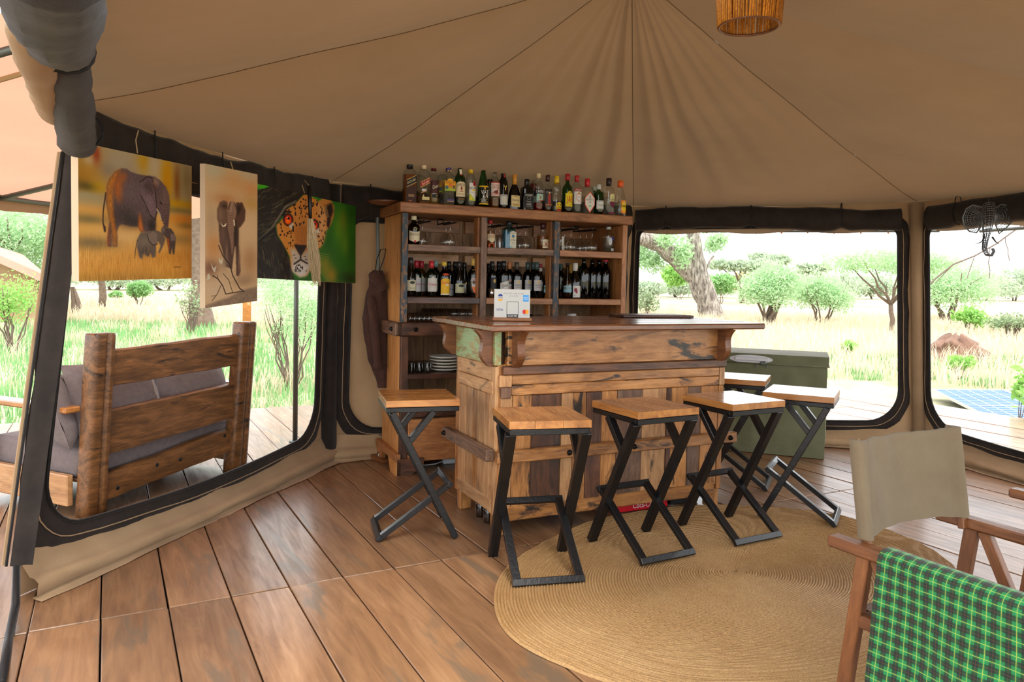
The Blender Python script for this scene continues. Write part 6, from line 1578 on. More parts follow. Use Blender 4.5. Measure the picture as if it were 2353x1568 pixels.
painting('tall narrow painting of a standing elephant facing forward in cream dust', p, at_y(471.4, 376.1, 3.67), at_y(591.7, 400.9, 4.18), at_y(591, 691.8, 4.18), at_y(471.4, 708.6, 3.67), .028, [at_y(535, 388, 3.92), at_y(530, 372, 3.96)])
# -- leopard
p = Pic(215, 150, [(480, 240), (1600, 498), (1598, 1270), (480, 1207)], '#2c5c16')
for a in ((1430, 720, 60, 170, '#6f8a2a', .6), (1480, 640, 40, 120, '#7a6a24', .6), (1360, 1190, 60, 90, '#a07a22', .8), (1290, 1080, 70, 110, '#8f7a20', .7), (1560, 560, 60, 120, '#1c4214', .8), (1560, 950, 80, 200, '#1f4a1c', .7), (1490, 880, 40, 130, '#6a7a28', .6), (1540, 1220, 90, 60, '#12300f', .9), (1300, 820, 60, 150, '#24581a', .7), (1180, 420, 60, 30, '#3a8a1c', .8)): p.blob(*a)
TRK = [(480, 240), (1085, 375), (1000, 470), (880, 560), (800, 700), (820, 800), (890, 900), (960, 1080), (985, 1240), (480, 1225)]
p.fill(TRK, '#2b2420', 1); p.fill([(600, 265), (745, 300), (690, 320), (615, 335)], '#4aa01e', 1)
tm = p.mask(TRK, 0)
for k in range(380):
    x = p.rng.uniform(480, 1000); y = p.rng.uniform(260, 1220); up = y < 900 - .55 * (x - 600)
    dx, dy = (p.rng.uniform(25, 70), -p.rng.uniform(12, 40)) if up else (p.rng.uniform(6, 22), p.rng.uniform(30, 80))
    sv = p.im.copy(); p.line([(x, y), (x + dx, y + dy)], .45, ('#5d5346', '#16110e', '#7a7058', '#4a4236', '#6a6a52', '#3a2c22')[k % 6], .75); p.im = np.where(tm[..., None] > .5, p.im, sv)
p.line([(620, 850), (760, 720), (900, 500), (1000, 450)], 1.6, '#7d7668', .8); p.line([(620, 860), (790, 720)], 2.2, '#0f0c0a', .9)
FACE = [(1000, 470), (1080, 383), (1120, 388), (1210, 430), (1290, 560), (1310, 720), (1280, 860), (1240, 920), (1210, 1000), (1140, 1150), (1110, 1195), (1040, 1205), (965, 1140), (950, 1080), (940, 1000), (890, 900), (820, 780), (808, 690), (870, 620), (900, 540)]
EARL = [(1195, 470), (1270, 420), (1350, 433), (1385, 500), (1386, 580), (1350, 690), (1312, 740), (1280, 640)]
p.fill(EARL, '#a87a46', 1); p.fill([(1290, 505), (1360, 462), (1376, 550), (1340, 640), (1300, 600)], '#241812', 2); p.fill([(1320, 600), (1350, 640), (1330, 720), (1305, 690)], '#241812', 1)
for k in range(8): p.line([(1270 + 4 * k, 520 + 14 * k), (1310 + 3 * k, 500 + 14 * k)], .5, '#c8a878', .8)
p.fill(FACE, '#b98146', 1); p.fill([(1205, 440), (1290, 560), (1308, 720), (1280, 860), (1235, 930), (1210, 800), (1240, 640)], '#c09a78', 4, .7)
p.fill([(990, 690), (1110, 690), (1112, 890), (985, 875)], '#a97238', 3, .9); p.fill([(900, 800), (985, 760), (985, 880), (940, 900)], '#c08c54', 3, .6)
p.fill([(945, 915), (1010, 930), (1055, 985), (1120, 930), (1200, 920), (1190, 1020), (1130, 1150), (1050, 1205), (965, 1145), (955, 1000)], '#b8aca0', 3, .95)
p.fill([(965, 1090), (1050, 1060), (1135, 1090), (1110, 1190), (1045, 1205), (975, 1150)], '#cfc8c0', 3, .9)
fm_ = p.mask(FACE, 0)
for k in range(210):
    x = p.rng.uniform(815, 1300); y = p.rng.uniform(395, 930)
    if 985 < x < 1112 and y > 690: continue
    if abs(x - 925) < 62 and abs(y - 640) < 85: continue
    if abs(x - 1185) < 50 and abs(y - 680) < 70: continue
    sv = p.im.copy(); p.ell(x, y, p.rng.uniform(4, 9), p.rng.uniform(7, 16), '#1f1510', .92, p.rng.uniform(-.5, .5)); p.im = np.where(fm_[..., None] > .5, p.im, sv)
for k in range(26): p.ell(p.rng.uniform(990, 1115), p.rng.uniform(1080, 1150), 6, 9, '#2a211c', .85)
for x0, y0 in ((985, 985), (1000, 1015), (1095, 1000), (1105, 1030), (1150, 980), (1160, 1010)): p.ell(x0, y0, 14, 5, '#2a211c', .85)
p.fill([(980, 878), (1112, 888), (1090, 935), (1060, 985), (1042, 985), (1012, 935)], '#2c1c16', 1); p.line([(1050, 980), (1050, 1030), (985, 1075)], 1.3, '#1c130f'); p.line([(1050, 1030), (1115, 1068)], 1.3, '#1c130f')
for (cx, cy, r) in ((925, 632, 1.0), (1186, 688, .92)):
    p.ell(cx, cy, 52 * r, 66 * r, '#1a120e', 1, -.15, 1); p.fill([(cx + 5, cy + 60 * r), (cx + 48 * r, cy + 20), (cx + 62 * r, cy + 85 * r), (cx + 30, cy + 95 * r)], '#c8bfb4', 1, .9)
    p.ell(cx, cy, 36 * r, 47 * r, '#c23d12', 1, 0, 1); p.ell(cx, cy + 18 * r, 26 * r, 24 * r, '#e88a1c', .95, 0, 2); p.ell(cx + 6, cy - 12 * r, 13 * r, 13 * r, '#160d0a'); p.ell(cx - 8, cy - 22 * r, 6, 5, '#f0d8b8', .9)
p.line([(975, 700), (975, 745)], 1.5, '#16100d'); p.line([(870, 590), (900, 550), (950, 555)], 1.6, '#16100d')
for k in range(12): p.line([(1180, 960 + 10 * k), (1330, 980 + 26 * k)], .3, '#c8b890', .5)
p.im += (fm_ * p.streak(.14, 1, 1))[..., None]
painting('wide painting of an orange-eyed leopard peering round a dark tree trunk', p, at_y(560.2, 415.1, 4.33), at_y(817.4, 474.3, 5.40), at_y(816.9, 651.6, 5.40), at_y(560.2, 637.2, 4.33), .03, [at_y(700, 444, 4.87), at_y(694, 425, 4.9)])
# fly whisk in front of the leopard
ws = thing('fly_whisk', 'black-handled fly whisk with long blond hair hanging over the leopard painting', 'fly whisk')
YW = 4.75
V, F = tube([at_y(711, 428, YW), at_y(712, 470, YW), at_y(713, 505, YW)], [.014, .013, .010], 10); put('handle', mesh_from('handle', V, F, M['black'], True), ws)
V, F = tube([at_y(709, 425, YW), at_y(700, 415, YW + .1)], .003, 5); put('loop', mesh_from('loop', V, F, M['cord']), ws)
parts = []
for k in range(170):
    a = random.uniform(-1, 1); ph = random.uniform(0, 6); ln = random.uniform(.75, 1.05)
    pts = []
    for j in range(8):
        f = j / 7 * ln; spread = .008 + .022 * math.sin(min(1, f * 1.2) * 2.1)
        b_ = at_y(713 + 8 * f, 503 + 148 * f, YW)
        pts.append(b_ + Vector((a * spread + .006 * math.sin(5 * f + ph) + .018 * f, random.uniform(-.012, .012) + .01 * math.cos(ph), 0)))
    parts.append(tube(pts, [.0028, .0028, .0026, .0024, .002, .0016, .0012, .0006], 3, False))
V, F = join(*parts); o = put('hair', mesh_from('hair', V, F, plain('blond_hair', '#c2ab84', .5), True), ws); tag(o, kind='stuff')

# ================================================================== OUTSIDE
LEAF = {'mint': leaf_mat('mint_leaves', '#a0c290', '#bedaae', .45), 'green': leaf_mat('green_leaves', '#82ac6a', '#a0c888', .45), 'far': leaf_mat('hazed_far_leaves', '#a4b498', '#bccab0', .45), 'grey': leaf_mat('grey_green_leaves', '#84956f', '#9cae86'),  # far leaves are paler: distance haze put into their colour
        'rust': leaf_mat('rusty_leaves', '#b89a72', '#a8ae78'), 'bright': leaf_mat('bright_leaves', '#86b65a', '#a4d072')}
t = NT('streaked_bark'); v_ = t.coords((5, 5, .9), rnd=False); n_ = t.noise(v_, 2.2, 6, .7); t.k(t.ramp(n_, [(.36, rgb('#4f463f')), (.5, rgb('#94887e')), (.62, rgb('#c2b8ae'))]), t.b.inputs['Base Color']); t.b.inputs['Roughness'].default_value = .95; t.bump(n_, 1.0, .12); BARK = t.m; BARKD = cloth('dark_bark', '#5c4c40', '#7a685a', scale=9, bstr=1.0, fine=30); TWIG = plain('twig', '#6a5a4e', .9)
def leaves(blobs, n, size, seed, shell=.55, flat=1.0):
    g = np.random.default_rng(seed); ws_ = np.array([b[3] * b[4] * b[5] for b in blobs]) ** .66; ws_ = ws_ / ws_.sum()
    k = g.choice(len(blobs), n, p=ws_); B = np.array(blobs)[k]
    d = g.normal(size=(n, 3)); d /= np.linalg.norm(d, axis=1)[:, None]; r = (shell + (1 - shell) * g.random(n) ** .7)[:, None]
    clump = 1 + .22 * np.sin(d[:, :1] * 9 + B[:, :1] * 3) * np.cos(d[:, 2:] * 8 + seed)
    c = B[:, :3] + d * r * B[:, 3:6] * clump
    a = g.normal(size=(n, 3)); a /= np.linalg.norm(a, axis=1)[:, None]; b = np.cross(a, g.normal(size=(n, 3))); b /= np.linalg.norm(b, axis=1)[:, None]
    s = (size * (.5 + g.random(n)))[:, None]
    V = np.stack([c - a * s, c + b * s * .45, c + a * s, c - b * s * .45], 1).reshape(-1, 3); F = np.arange(4 * n).reshape(n, 4); return V, F
def branch_pts(p0, p1, n=6, wob=.08, seed=0):
    p0, p1 = Vector(p0), Vector(p1); L = (p1 - p0).length
    return [p0.lerp(p1, k / n) + Vector((fbm(k * .7, seed, 0, 1), fbm(k * .7, seed, 5, 1), fbm(k * .7, seed, 9, 1) * .4)) * (wob * L * math.sin(math.pi * k / n)) for k in range(n + 1)]
def plant(name, label, cat, base, blobs, n, size, leaf, stems, bark=None, group=None, shell=.45, seed=0):
    """base: room point; blobs (dx,dy,dz,rx,ry,rz); stems: list of (list of points, r0, r1)"""
    o = thing(name, label, cat, Matrix.Translation(base), group)
    V, F = leaves(blobs, n, size, seed, shell); l = put('foliage', mesh_from('foliage', V, F, LEAF[leaf]), o); tag(l, kind='stuff')
    for k, (pts, r0, r1) in enumerate(stems):
        N = len(pts); V, F = tube(pts, [r0 + (r1 - r0) * i / (N - 1) for i in range(N)], 8 if r0 > .05 else 5); put('trunk' if k == 0 else 'branch', mesh_from('trunk', V, F, bark or TWIG, True), o)
    return o
def auto_stems(n, h, spread, r, seed, z0=0.0):
    g = random.Random(seed); out = []
    for k in range(n):
        a = g.uniform(0, 6.28); q = g.uniform(.3, 1) * spread; e = Vector((q * math.cos(a), q * math.sin(a), h * g.uniform(.7, 1)))
        b = Vector((.12 * spread * math.cos(a), .12 * spread * math.sin(a), z0)); pts = branch_pts(b, e, 5, .12, seed + k); out.append((pts, r * g.uniform(.6, 1), r * .2))
        m = pts[3]; e2 = m + Vector((g.uniform(-.4, .4) * spread, g.uniform(-.4, .4) * spread, h * .3)); out.append((branch_pts(m, e2, 3, .1, seed + k + 50), r * .4, r * .12))
    return out
def px_tree(name, label, px, pyb, pyt, pxw, leaf, n, lsize, seed=0, Y=None, crown=.75, stems=5, stem_r=.05, bark=None, group=None, cat='bush', lobes=5, shell=.4):
    """a bush or tree standing where the photo shows it: foot pixel, top pixel, width in pixels"""
    b = at_z(px, pyb, GZ) if Y is None else None
    if Y is not None: b = at_y(px, pyb, Y); b.z = GZ
    sc = b.y / FOC; H = (pyb - pyt) * sc + (0 if Y is None else 0); Wd = pxw * sc / 2
    if Y is not None: H = at_y(px, pyt, Y).z - GZ
    g = random.Random(seed); blobs = []
    for k in range(lobes):
        a = 6.28 * k / lobes + g.uniform(-.4, .4); q = .48 * Wd
        blobs.append((q * math.cos(a), q * math.sin(a) * .8, H * (1 - crown * .5) + g.uniform(-.12, .10) * H, Wd * g.uniform(.42, .62), Wd * .5, H * crown * g.uniform(.30, .42)))
    blobs.append((0, 0, H * (1 - crown * .45), Wd * .6, Wd * .6, H * crown * .45))
    return plant(name, label, cat, b, blobs, n, lsize * sc, leaf, auto_stems(stems, H * .8, Wd * .7, stem_r, seed), bark, group, shell, seed)
# ---- right side
# forked pale tree
fb = at_z(1632, 737, GZ); Yt = fb.y
def tp(px, py, dy=0): return at_y(px, py, Yt + dy) - fb
s_ = Yt / FOC
ft = thing('forked_tree', 'big pale forked tree trunk beyond the right window', 'tree', Matrix.Translation(fb))
def limb(pts, rads, name, seed):
    P = [tp(*q) for q in pts]; dense = []; rr = []
    for i in range(len(P) - 1):
        for f in (0, .33, .66): dense.append(P[i].lerp(P[i + 1], f)); rr.append((rads[i] + (rads[i + 1] - rads[i]) * f) * s_)
    dense.append(P[-1]); rr.append(rads[-1] * s_)
    V, F = tube(dense, rr, 16); V = [Vector(v) * 1 + Vector((fbm(v[0] * 2, v[1] * 2, v[2], 1.3), 0, fbm(v[0], v[2] * 2, 3, 1.3))) * .07 for v in V]
    put(name, mesh_from(name, V, F, BARK, True), ft)
limb([(1638, 742), (1632, 715), (1625, 690), (1612, 660), (1605, 640), (1602, 615), (1598, 585), (1594, 545), (1590, 480)], [34, 27, 25, 27, 26, 21, 18, 16, 14], 'trunk', 1)
limb([(1608, 650), (1580, 620), (1548, 588), (1515, 563), (1478, 548), (1440, 535), (1380, 500)], [19, 21, 20, 18, 17, 15, 12], 'limb', 2)
limb([(1640, 735), (1652, 722), (1660, 732), (1664, 742)], [14, 11, 9, 6], 'root', 3)
V, F = tube([tp(1618, 632), tp(1626, 612), tp(1633, 596), tp(1640, 588)], .06, 5); put('twig', mesh_from('twig', V, F, BARK), ft)
bl = []
for px, py, rx, ry in ((1500, 600, 40, 34), (1530, 545, 30, 26), (1570, 580, 22, 40), (1640, 560, 26, 22), (1655, 548, 18, 16), (1470, 580, 26, 40), (1605, 520, 60, 20)):
    q = tp(px, py, random.uniform(-2, 2)); bl.append((q.x, q.y, q.z, rx * s_, 1.0, ry * s_))
V, F = leaves(bl, 6000, .085, 4, .1); l = put('foliage', mesh_from('foliage', V, F, LEAF['mint']), ft); tag(l, kind='stuff')
R_ = 'savanna bushes beyond the right windows'
px_tree('savanna_bush', 'round mint-green bush with many dark stems right of the forked tree', 1762, 752, 592, 170, 'mint', 11000, 3.0, 21, shell=.1, stems=9, stem_r=.09, bark=BARKD, group=R_, crown=.72)
px_tree('savanna_bush', 'loose pale green bush between the dark-stemmed bush and the acacia', 1885, 748, 618, 190, 'mint', 9000, 2.8, 22, shell=.1, stems=6, stem_r=.06, group=R_, crown=.78)
px_tree('savanna_bush', 'rust-tinged bush behind the dark-stemmed bush', 1712, 690, 618, 80, 'rust', 3000, 3.5, 23, stems=3, group=R_)
px_tree('savanna_bush', 'dense green bush right behind the forked tree', 1655, 700, 628, 80, 'green', 3500, 3.5, 24, stems=3, group=R_)
px_tree('savanna_bush', 'green bush seen between the two limbs of the forked tree', 1560, 690, 596, 90, 'bright', 4000, 3.5, 25, stems=3, group=R_)
px_tree('savanna_bush', 'bare twiggy shrub next to the cabinet edge', 1482, 735, 668, 70, 'grey', 500, 4, 26, stems=10, stem_r=.03, group=R_)
px_tree('savanna_bush', 'small leafy shoot before the dry grass', 1950, 820, 785, 40, 'bright', 220, 7, 27, stems=3, stem_r=.015, group=R_)
# umbrella acacias
def acacia(label, px, pyb, pyt, pxw, leaf, n, seed, lean=0.0, Y=None, lsize=3.2, stem_r=.14, group='acacia trees beyond the right windows'):
    b = at_z(px, pyb, GZ)
    if Y: b = at_y(px, pyb, Y); b.z = GZ
    sc = b.y / FOC; H = at_y(px, pyt, b.y).z - GZ; Wd = pxw * sc / 2; g = random.Random(seed); blobs = []; st_ = []
    fork = Vector((lean * H * .3, 0, H * .35)); st_.append((branch_pts((0, 0, -.05), fork, 4, .08, seed), stem_r, stem_r * .75))
    for k in range(7):
        a = 6.28 * k / 7 + g.uniform(-.3, .3); q = Wd * g.uniform(.45, .85); c_ = Vector((q * math.cos(a) + lean * H * .3, q * math.sin(a) * .7, H * g.uniform(.80, .93)))
        blobs.append((c_.x, c_.y, c_.z, Wd * .45, Wd * .4, H * .13)); st_.append((branch_pts(fork, c_, 5, .1, seed + k), stem_r * .5, stem_r * .12))
    blobs.append((lean * H * .3, 0, H * .92, Wd * .5, Wd * .5, H * .08))
    return plant('acacia_tree', label, 'tree', b, blobs, n, lsize * sc, leaf, st_, BARKD, group, .2, seed)
acacia('spreading acacia with pale bare stem beside the tent pole', 2050, 770, 570, 290, 'mint', 9000, 31, -.1, stem_r=.11)
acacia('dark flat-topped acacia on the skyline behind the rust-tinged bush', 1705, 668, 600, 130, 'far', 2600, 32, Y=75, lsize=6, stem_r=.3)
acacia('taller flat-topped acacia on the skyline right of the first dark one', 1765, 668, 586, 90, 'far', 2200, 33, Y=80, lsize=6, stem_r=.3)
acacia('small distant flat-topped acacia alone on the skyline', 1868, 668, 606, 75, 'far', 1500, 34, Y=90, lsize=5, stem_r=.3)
px_tree('savanna_bush', 'broad bright bushy tree behind the termite mound', 2180, 745, 588, 260, 'mint', 12000, 3.0, 35, stems=7, stem_r=.1, bark=BARKD, group=R_, crown=.85, shell=.1, lobes=7)
px_tree('savanna_bush', 'leafy green bush directly behind the termite mound', 2228, 770, 700, 90, 'bright', 1100, 4.5, 41, shell=.1, stems=4, group=R_)
px_tree('savanna_bush', 'grey thorny bush at the far right beyond the mound', 2320, 780, 715, 130, 'grey', 900, 4, 42, shell=.1, stems=14, stem_r=.05, bark=BARKD, group=R_)
px_tree('savanna_bush', 'bright green sapling in front of the termite mound', 2205, 872, 812, 70, 'bright', 420, 6, 43, shell=.05, stems=5, stem_r=.02, group=R_)
px_tree('savanna_bush', 'leafy shrub beside the solar panels at the deck edge', 2352, 985, 812, 70, 'bright', 230, 9, 44, shell=.05, Y=8.9, stems=4, stem_r=.012, group=R_, lobes=6)
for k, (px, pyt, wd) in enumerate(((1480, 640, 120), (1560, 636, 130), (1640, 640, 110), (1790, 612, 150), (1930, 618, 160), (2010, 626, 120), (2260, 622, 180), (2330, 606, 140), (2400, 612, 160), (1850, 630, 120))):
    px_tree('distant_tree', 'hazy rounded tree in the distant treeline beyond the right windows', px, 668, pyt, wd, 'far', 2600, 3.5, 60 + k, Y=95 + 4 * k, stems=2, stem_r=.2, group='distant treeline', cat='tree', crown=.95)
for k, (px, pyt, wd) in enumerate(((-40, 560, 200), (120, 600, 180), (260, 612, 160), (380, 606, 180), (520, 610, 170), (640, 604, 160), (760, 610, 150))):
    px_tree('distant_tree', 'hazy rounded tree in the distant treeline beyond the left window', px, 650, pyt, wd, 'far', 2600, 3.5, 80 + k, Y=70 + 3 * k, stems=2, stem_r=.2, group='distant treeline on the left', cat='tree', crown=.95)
# thin overhanging branch with hanging twigs
ob = thing('overhanging_branch', 'thin bare branch arching in front of the bright acacia', 'branch')
Yo = 12
V, F = tube([at_y(2110, 680, Yo), at_y(2150, 640, Yo), at_y(2190, 608, Yo), at_y(2240, 588, Yo), at_y(2290, 560, Yo), at_y(2310, 545, Yo), at_y(2400, 480, Yo)], .014, 5); put('stem', mesh_from('stem', V, F, TWIG), ob)
for (a, b) in (((2240, 588), (2222, 640)), ((2275, 570), (2273, 640)), ((2190, 608), (2150, 650)), ((2310, 545), (2320, 600))):
    V, F = tube(branch_pts(at_y(*a, Yo), at_y(*b, Yo), 4, .1, a[0]), .007, 4); put('twig', mesh_from('twig', V, F, TWIG), ob)
bp = at_y(2420, 900, Yo); V, F = tube([Vector((bp.x, Yo, GZ)), at_y(2425, 700, Yo), at_y(2400, 480, Yo)], [.05, .04, .02], 6); put('stem', mesh_from('stem', V, F, TWIG), ob)
# termite mound
mo = at_z(2192, 830, GZ)
V = []; F = []; n, N = 34, 14
for k in range(N + 1):
    f = k / N
    for q in range(n):
        a = 2 * math.pi * q / n; r = (1 - .8 * f ** 2.6) * (1 + .4 * fbm(math.cos(a), math.sin(a), f * 2, 1.6)) ; V.append((.72 * r * math.cos(a) + .05, .6 * r * math.sin(a), .66 * f * (1 + .35 * fbm(math.cos(a) * 2, math.sin(a) * 2, 2, 1)) - .05))
for k in range(N):
    for q in range(n): F.append((k * n + q, k * n + (q + 1) % n, (k + 1) * n + (q + 1) % n, (k + 1) * n + q))
F.append(tuple(range(N * n, N * n + n)))
o = put('termite_mound', mesh_from('termite_mound', V, F, cloth('mound_earth', '#6b4f42', '#826453', scale=5, bstr=1.0, fine=18), True), None, Matrix.Translation(mo)); tag(o, 'reddish-brown termite mound in the dry grass', 'mound')
# solar panels
t = NT('solar_cells'); tc = t.n.new('ShaderNodeTexCoord'); sp = t.n.new('ShaderNodeSeparateXYZ'); t.k(tc.outputs['Object'], sp.inputs[0])
f1 = t.math('FRACT', t.math('MULTIPLY', sp.outputs[0], 6.2)); f2 = t.math('FRACT', t.math('MULTIPLY', sp.outputs[1], 6.2))
gl_ = t.math('MAXIMUM', t.math('GREATER_THAN', f1, .94), t.math('GREATER_THAN', f2, .94))
t.k(t.mix(gl_, rgb('#33588c'), rgb('#c8d2dc')), t.b.inputs['Base Color']); t.b.inputs['Roughness'].default_value = .5; t.b.inputs['Specular IOR Level'].default_value = .12; M['cells'] = t.m
ALU = plain('aluminium', '#c4c8cc', .35, .6)
sa = at_z(2312, 966, -.12); sb = at_z(2137, 882, -.12)
ax = (Vector((sb.x, sb.y, 0)) - Vector((sa.x, sa.y, 0))).normalized(); yaw = math.atan2(ax.y, ax.x)
for k, lab in enumerate(('blue solar panel nearest the deck edge', 'blue solar panel in the middle of the tilted row', 'blue solar panel farthest from the deck in the tilted row')):
    pn = thing('solar_panel', lab, 'solar panel', TR(sa.x, sa.y, -.24, yaw) @ TR(0, 0, 0, 0, 0) @ TR(0, -.02 - k * 1.02, .0 + k * .05, 0, -.05))
    board('cell_sheet', pn, 0, 3.3, -.97, 0, .03, .045, M['cells'], 'x', .001)
    for a in ((0, 3.3, -.99, -.965, .02, .055), (0, 3.3, -.005, .02, .02, .055), (-.02, .005, -.99, .02, .02, .055), (3.295, 3.32, -.99, .02, .02, .055), (1.64, 1.665, -.97, 0, .02, .05)): board('frame_rail', pn, *a, ALU, None, .002)
    for x in (.3, 3.0): board('foot', pn, x, x + .06, -.8, -.2, -.13, .02, ALU, 'y', .002)
# ---- left side
L_ = 'trees and bushes beyond the left window'
lt = at_z(467, 752, GZ); sl = lt.y / FOC
def lp_(px, py, dy=0): return at_y(px, py, lt.y + dy) - lt
tl = thing('thick_tree', 'thick grey tree trunk with flared foot showing between the elephant paintings', 'tree', Matrix.Translation(lt), L_)
V, F = tube([lp_(466, 757), lp_(465, 735), lp_(463, 710), lp_(460, 640), lp_(455, 560), lp_(450, 480), lp_(446, 400), lp_(440, 300)], [36 * sl, 26 * sl, 22 * sl, 20 * sl, 19 * sl, 18 * sl, 16 * sl, 14 * sl], 14); put('trunk', mesh_from('trunk', V, F, BARKD, True), tl)
bl = [(*lp_(px, py, dy), rx * sl, rx * sl, ry * sl) for px, py, dy, rx, ry in ((430, 330, 0, 170, 60), (560, 300, 3, 150, 60), (300, 300, -2, 150, 60))]
V, F = leaves(bl, 4000, .2, 3, .2); l = put('foliage', mesh_from('foliage', V, F, LEAF['green']), tl); tag(l, kind='stuff')
px_tree('twiggy_shrub', 'bare drooping twiggy shrub left of the thick trunk', 440, 755, 640, 90, 'grey', 350, 4, 91, Y=22, stems=16, stem_r=.025, group=L_)
tt = at_z(232, 708, GZ); th = thing('slim_tree', 'slim leaning brown tree trunk below the elephant family painting', 'tree', Matrix.Translation(tt), L_); s2 = tt.y / FOC
V, F = tube([at_y(x, y, tt.y) - tt for x, y in ((234, 710), (237, 680), (234, 650), (228, 600), (215, 540))], [9 * s2, 8 * s2, 7 * s2, 7 * s2, 5 * s2], 9); put('trunk', mesh_from('trunk', V, F, BARKD, True), th)
V, F = leaves([(*(at_y(200, 545, tt.y) - tt), 120 * s2, 100 * s2, 40 * s2)], 1500, .25, 6, .2); l = put('foliage', mesh_from('foliage', V, F, LEAF['mint']), th); tag(l, kind='stuff')
px_tree('round_bush', 'round green bush standing on pale sand below the family painting', 320, 702, 645, 66, 'green', 2600, 3, 92, stems=4, group=L_)
px_tree('round_bush', 'tiny green bush left of the round bush on the sand', 266, 692, 668, 32, 'green', 500, 4, 93, stems=2, group=L_)
px_tree('hanging_bush', 'airy pale green bush with trailing twigs behind the steel pole', 672, 905, 600, 210, 'mint', 9000, 2.6, 94, Y=11.5, stems=14, stem_r=.018, group=L_, crown=.62, shell=.1)
px_tree('shade_tree', 'broad leafy tree rising above the canvas cottage tent', 60, 690, 450, 300, 'mint', 14000, 3.6, 95, Y=30, stems=6, stem_r=.12, bark=BARKD, group=L_, cat='tree', crown=.7)
px_tree('shade_tree', 'darker tree filling the gap between roof eave and cottage tent', -30, 690, 440, 240, 'green', 9000, 3.8, 96, Y=38, stems=5, stem_r=.12, bark=BARKD, group=L_, cat='tree', crown=.7)
px_tree('front_bush', 'thin leafy bush with grey branches before the cottage tent', 30, 760, 620, 150, 'bright', 2600, 3.2, 97, Y=16, stems=10, stem_r=.03, group=L_, shell=.1)
# cottage tent
ch = thing('cottage_tent', 'beige canvas cottage tent with pale pitched roof beyond the lawn', 'tent'); Yc = 24.0
def cpt(px, py, dy=0): return at_y(px, py, Yc + dy)
e0, e1 = cpt(108, 641), cpt(-140, 520)
hw = cpt(103, 742); hw.z = GZ; zt = cpt(100, 650).z
A_, B_ = Vector((hw.x, Yc, GZ)), Vector((hw.x - 5.2, Yc + .3, GZ))
V = [A_, B_, B_ + Vector((0, 0, zt - GZ + 2.2)), A_ + Vector((0, 0, zt - GZ)), A_ + Vector((-4, 5, 0)), A_ + Vector((-4, 5, zt - GZ)), B_ + Vector((0, 5, 0)), B_ + Vector((0, 5, zt - GZ + 2.2))]
put('canvas_wall', mesh_from('canvas_wall', V, [(0, 1, 2, 3), (4, 0, 3, 5), (1, 6, 7, 2), (6, 4, 5, 7)], M['canvas']), ch)
r0, r1 = cpt(112, 655, -.3), cpt(-150, 540, -.3)
V = [r0, r1, r1 + Vector((-.5, 5, -.7)), r0 + Vector((-3.8, 5, -.7))]; V += [q + Vector((0, 0, .26)) for q in V]
put('roof_sheet', mesh_from('roof_sheet', V, [(0, 1, 2, 3), (4, 7, 6, 5), (0, 4, 5, 1), (3, 2, 6, 7), (0, 3, 7, 4), (1, 5, 6, 2)], M['awning']), ch)
for px in (92, 99): 
    q = cpt(px, 742, -.15); V, F = tube([Vector((q.x, q.y, GZ)), Vector((q.x, q.y, zt + .05))], .06, 8); put('corner_post', mesh_from('corner_post', V, F, M['iron']), ch)
for k in range(6):
    b = at_z(166 + 4.5 * k, 722 - (k % 3) * 3, GZ); o = thing('leaning_stick', 'one of several thin dark sticks leaning together by the cottage tent', 'stick', Matrix.Translation(b), 'leaning sticks by the cottage tent')
    tpx = at_y(163 + 1.5 * k, 660, b.y) - b; V, F = tube([(0, 0, 0), tpx * .5 + Vector((.03, 0, 0)), tpx], [.05, .045, .03], 6); put('pole', mesh_from('pole', V, F, BARKD), o)
wp_ = at_z(567, 775, GZ); wpo = thing('wooden_post', 'orange round wooden post standing behind the bench', 'post', Matrix.Translation(wp_)); zt2 = at_y(567, 560, wp_.y).z - GZ
V, F = lathe([(9.5 * wp_.y / FOC, 0), (9.2 * wp_.y / FOC, zt2 * .6), (9 * wp_.y / FOC, zt2), (7 * wp_.y / FOC, zt2 + .03)], 14); put('shaft', mesh_from('shaft', V, F, M['post_wood'], True), wpo)
V, F = lathe([(10.5 * wp_.y / FOC, zt2 * .93), (10.5 * wp_.y / FOC, zt2 * .96)], 14); put('band', mesh_from('band', V, F, M['iron']), wpo)
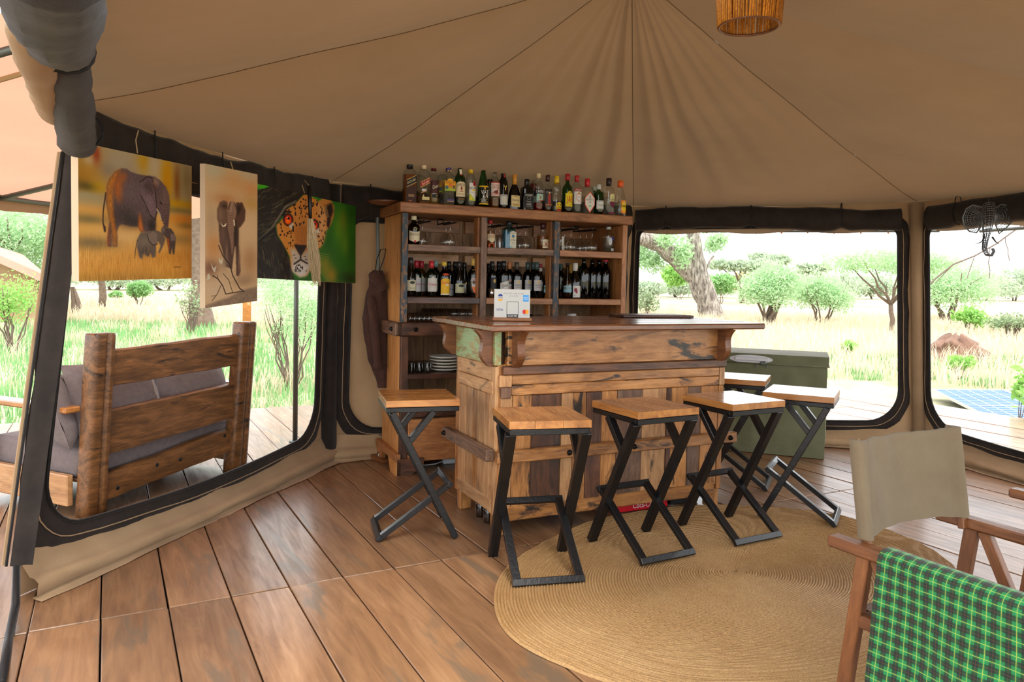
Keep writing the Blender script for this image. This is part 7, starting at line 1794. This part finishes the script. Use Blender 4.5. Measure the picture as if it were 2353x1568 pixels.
# ---- grass
def grass(name, label, n, area, hmin, hmax, wd, mat, seed, bend=.35, clump=0):
    g = np.random.default_rng(seed); x0, x1, y0, y1 = area
    if clump:
        cx = g.uniform(x0, x1, clump); cy = y0 + (y1 - y0) * g.random(clump) ** 1.5; k = g.integers(0, clump, n); x = cx[k] + g.normal(0, .22, n); y = cy[k] + g.normal(0, .22, n)
    else: x = g.uniform(x0, x1, n); y = y0 + (y1 - y0) * g.random(n) ** 1.6
    pq = .8785 * x + .4777 * y; pp_ = -.4777 * x + .8785 * y
    ok = ~((pq > -3.3) & (pq < 9.3) & (pp_ < 8.5) & (pp_ > -2)) & ~((x > 4.6) & (x < 11.5) & (y > 7.5) & (y < 14.2) & (pq < 13.5)); x, y = x[ok], y[ok]; n = len(x)
    h = g.uniform(hmin, hmax, n); a = g.uniform(0, 6.28, n); b = g.uniform(.1, 1, n) * bend * h; c = g.uniform(0, 6.28, n); w_ = wd * (.6 + .8 * g.random(n)) * (1 + np.hypot(x, y) / 25)
    B = np.stack([x, y, np.full(n, GZ - .04)], 1); s = np.stack([np.cos(a), np.sin(a), 0 * a], 1) * w_[:, None]
    m_ = B + np.stack([b * .35 * np.cos(c), b * .35 * np.sin(c), h * .6], 1); tpp = B + np.stack([b * np.cos(c), b * np.sin(c), h], 1)
    V = np.stack([B - s, B + s, m_ + s * .7, m_ - s * .7, tpp], 1).reshape(-1, 3); i = np.arange(n)[:, None] * 5
    F = np.concatenate([np.concatenate([i, i + 1, i + 2], 1), np.concatenate([i, i + 2, i + 3], 1), np.concatenate([i + 3, i + 2, i + 4], 1)])
    o = put(name, mesh_from(name, V, F, mat)); tag(o, label, 'grass', kind='stuff')
GRN = leaf_mat('green_grass', '#5f9152', '#86b576', .3); DRY = leaf_mat('straw_grass', '#c4b294', '#d8ccb4', .25)
grass('green_grass', 'fresh green grass on the lawn beyond the left deck', 60000, (-22, 0, 6, 26), .12, .34, .006, GRN, 1)
grass('dry_tussocks', 'straw-coloured tussocks in the lawn beyond the left deck', 16000, (-20, 0, 6, 24), .2, .55, .004, DRY, 2, .6, 160)
grass('dry_grass', 'tall straw-coloured savanna grass beyond the right windows', 80000, (1, 34, 8, 46), .2, .6, .006, DRY, 3, .5)
grass('green_tufts', 'green tufts among the dry grass beyond the right deck', 16000, (2, 20, 8.5, 20), .1, .3, .006, GRN, 4, .5, 120)
grass('far_dry_grass', 'pale dry grass far beyond the lawn', 26000, (-40, 10, 26, 60), .2, .5, .010, DRY, 5, .5)
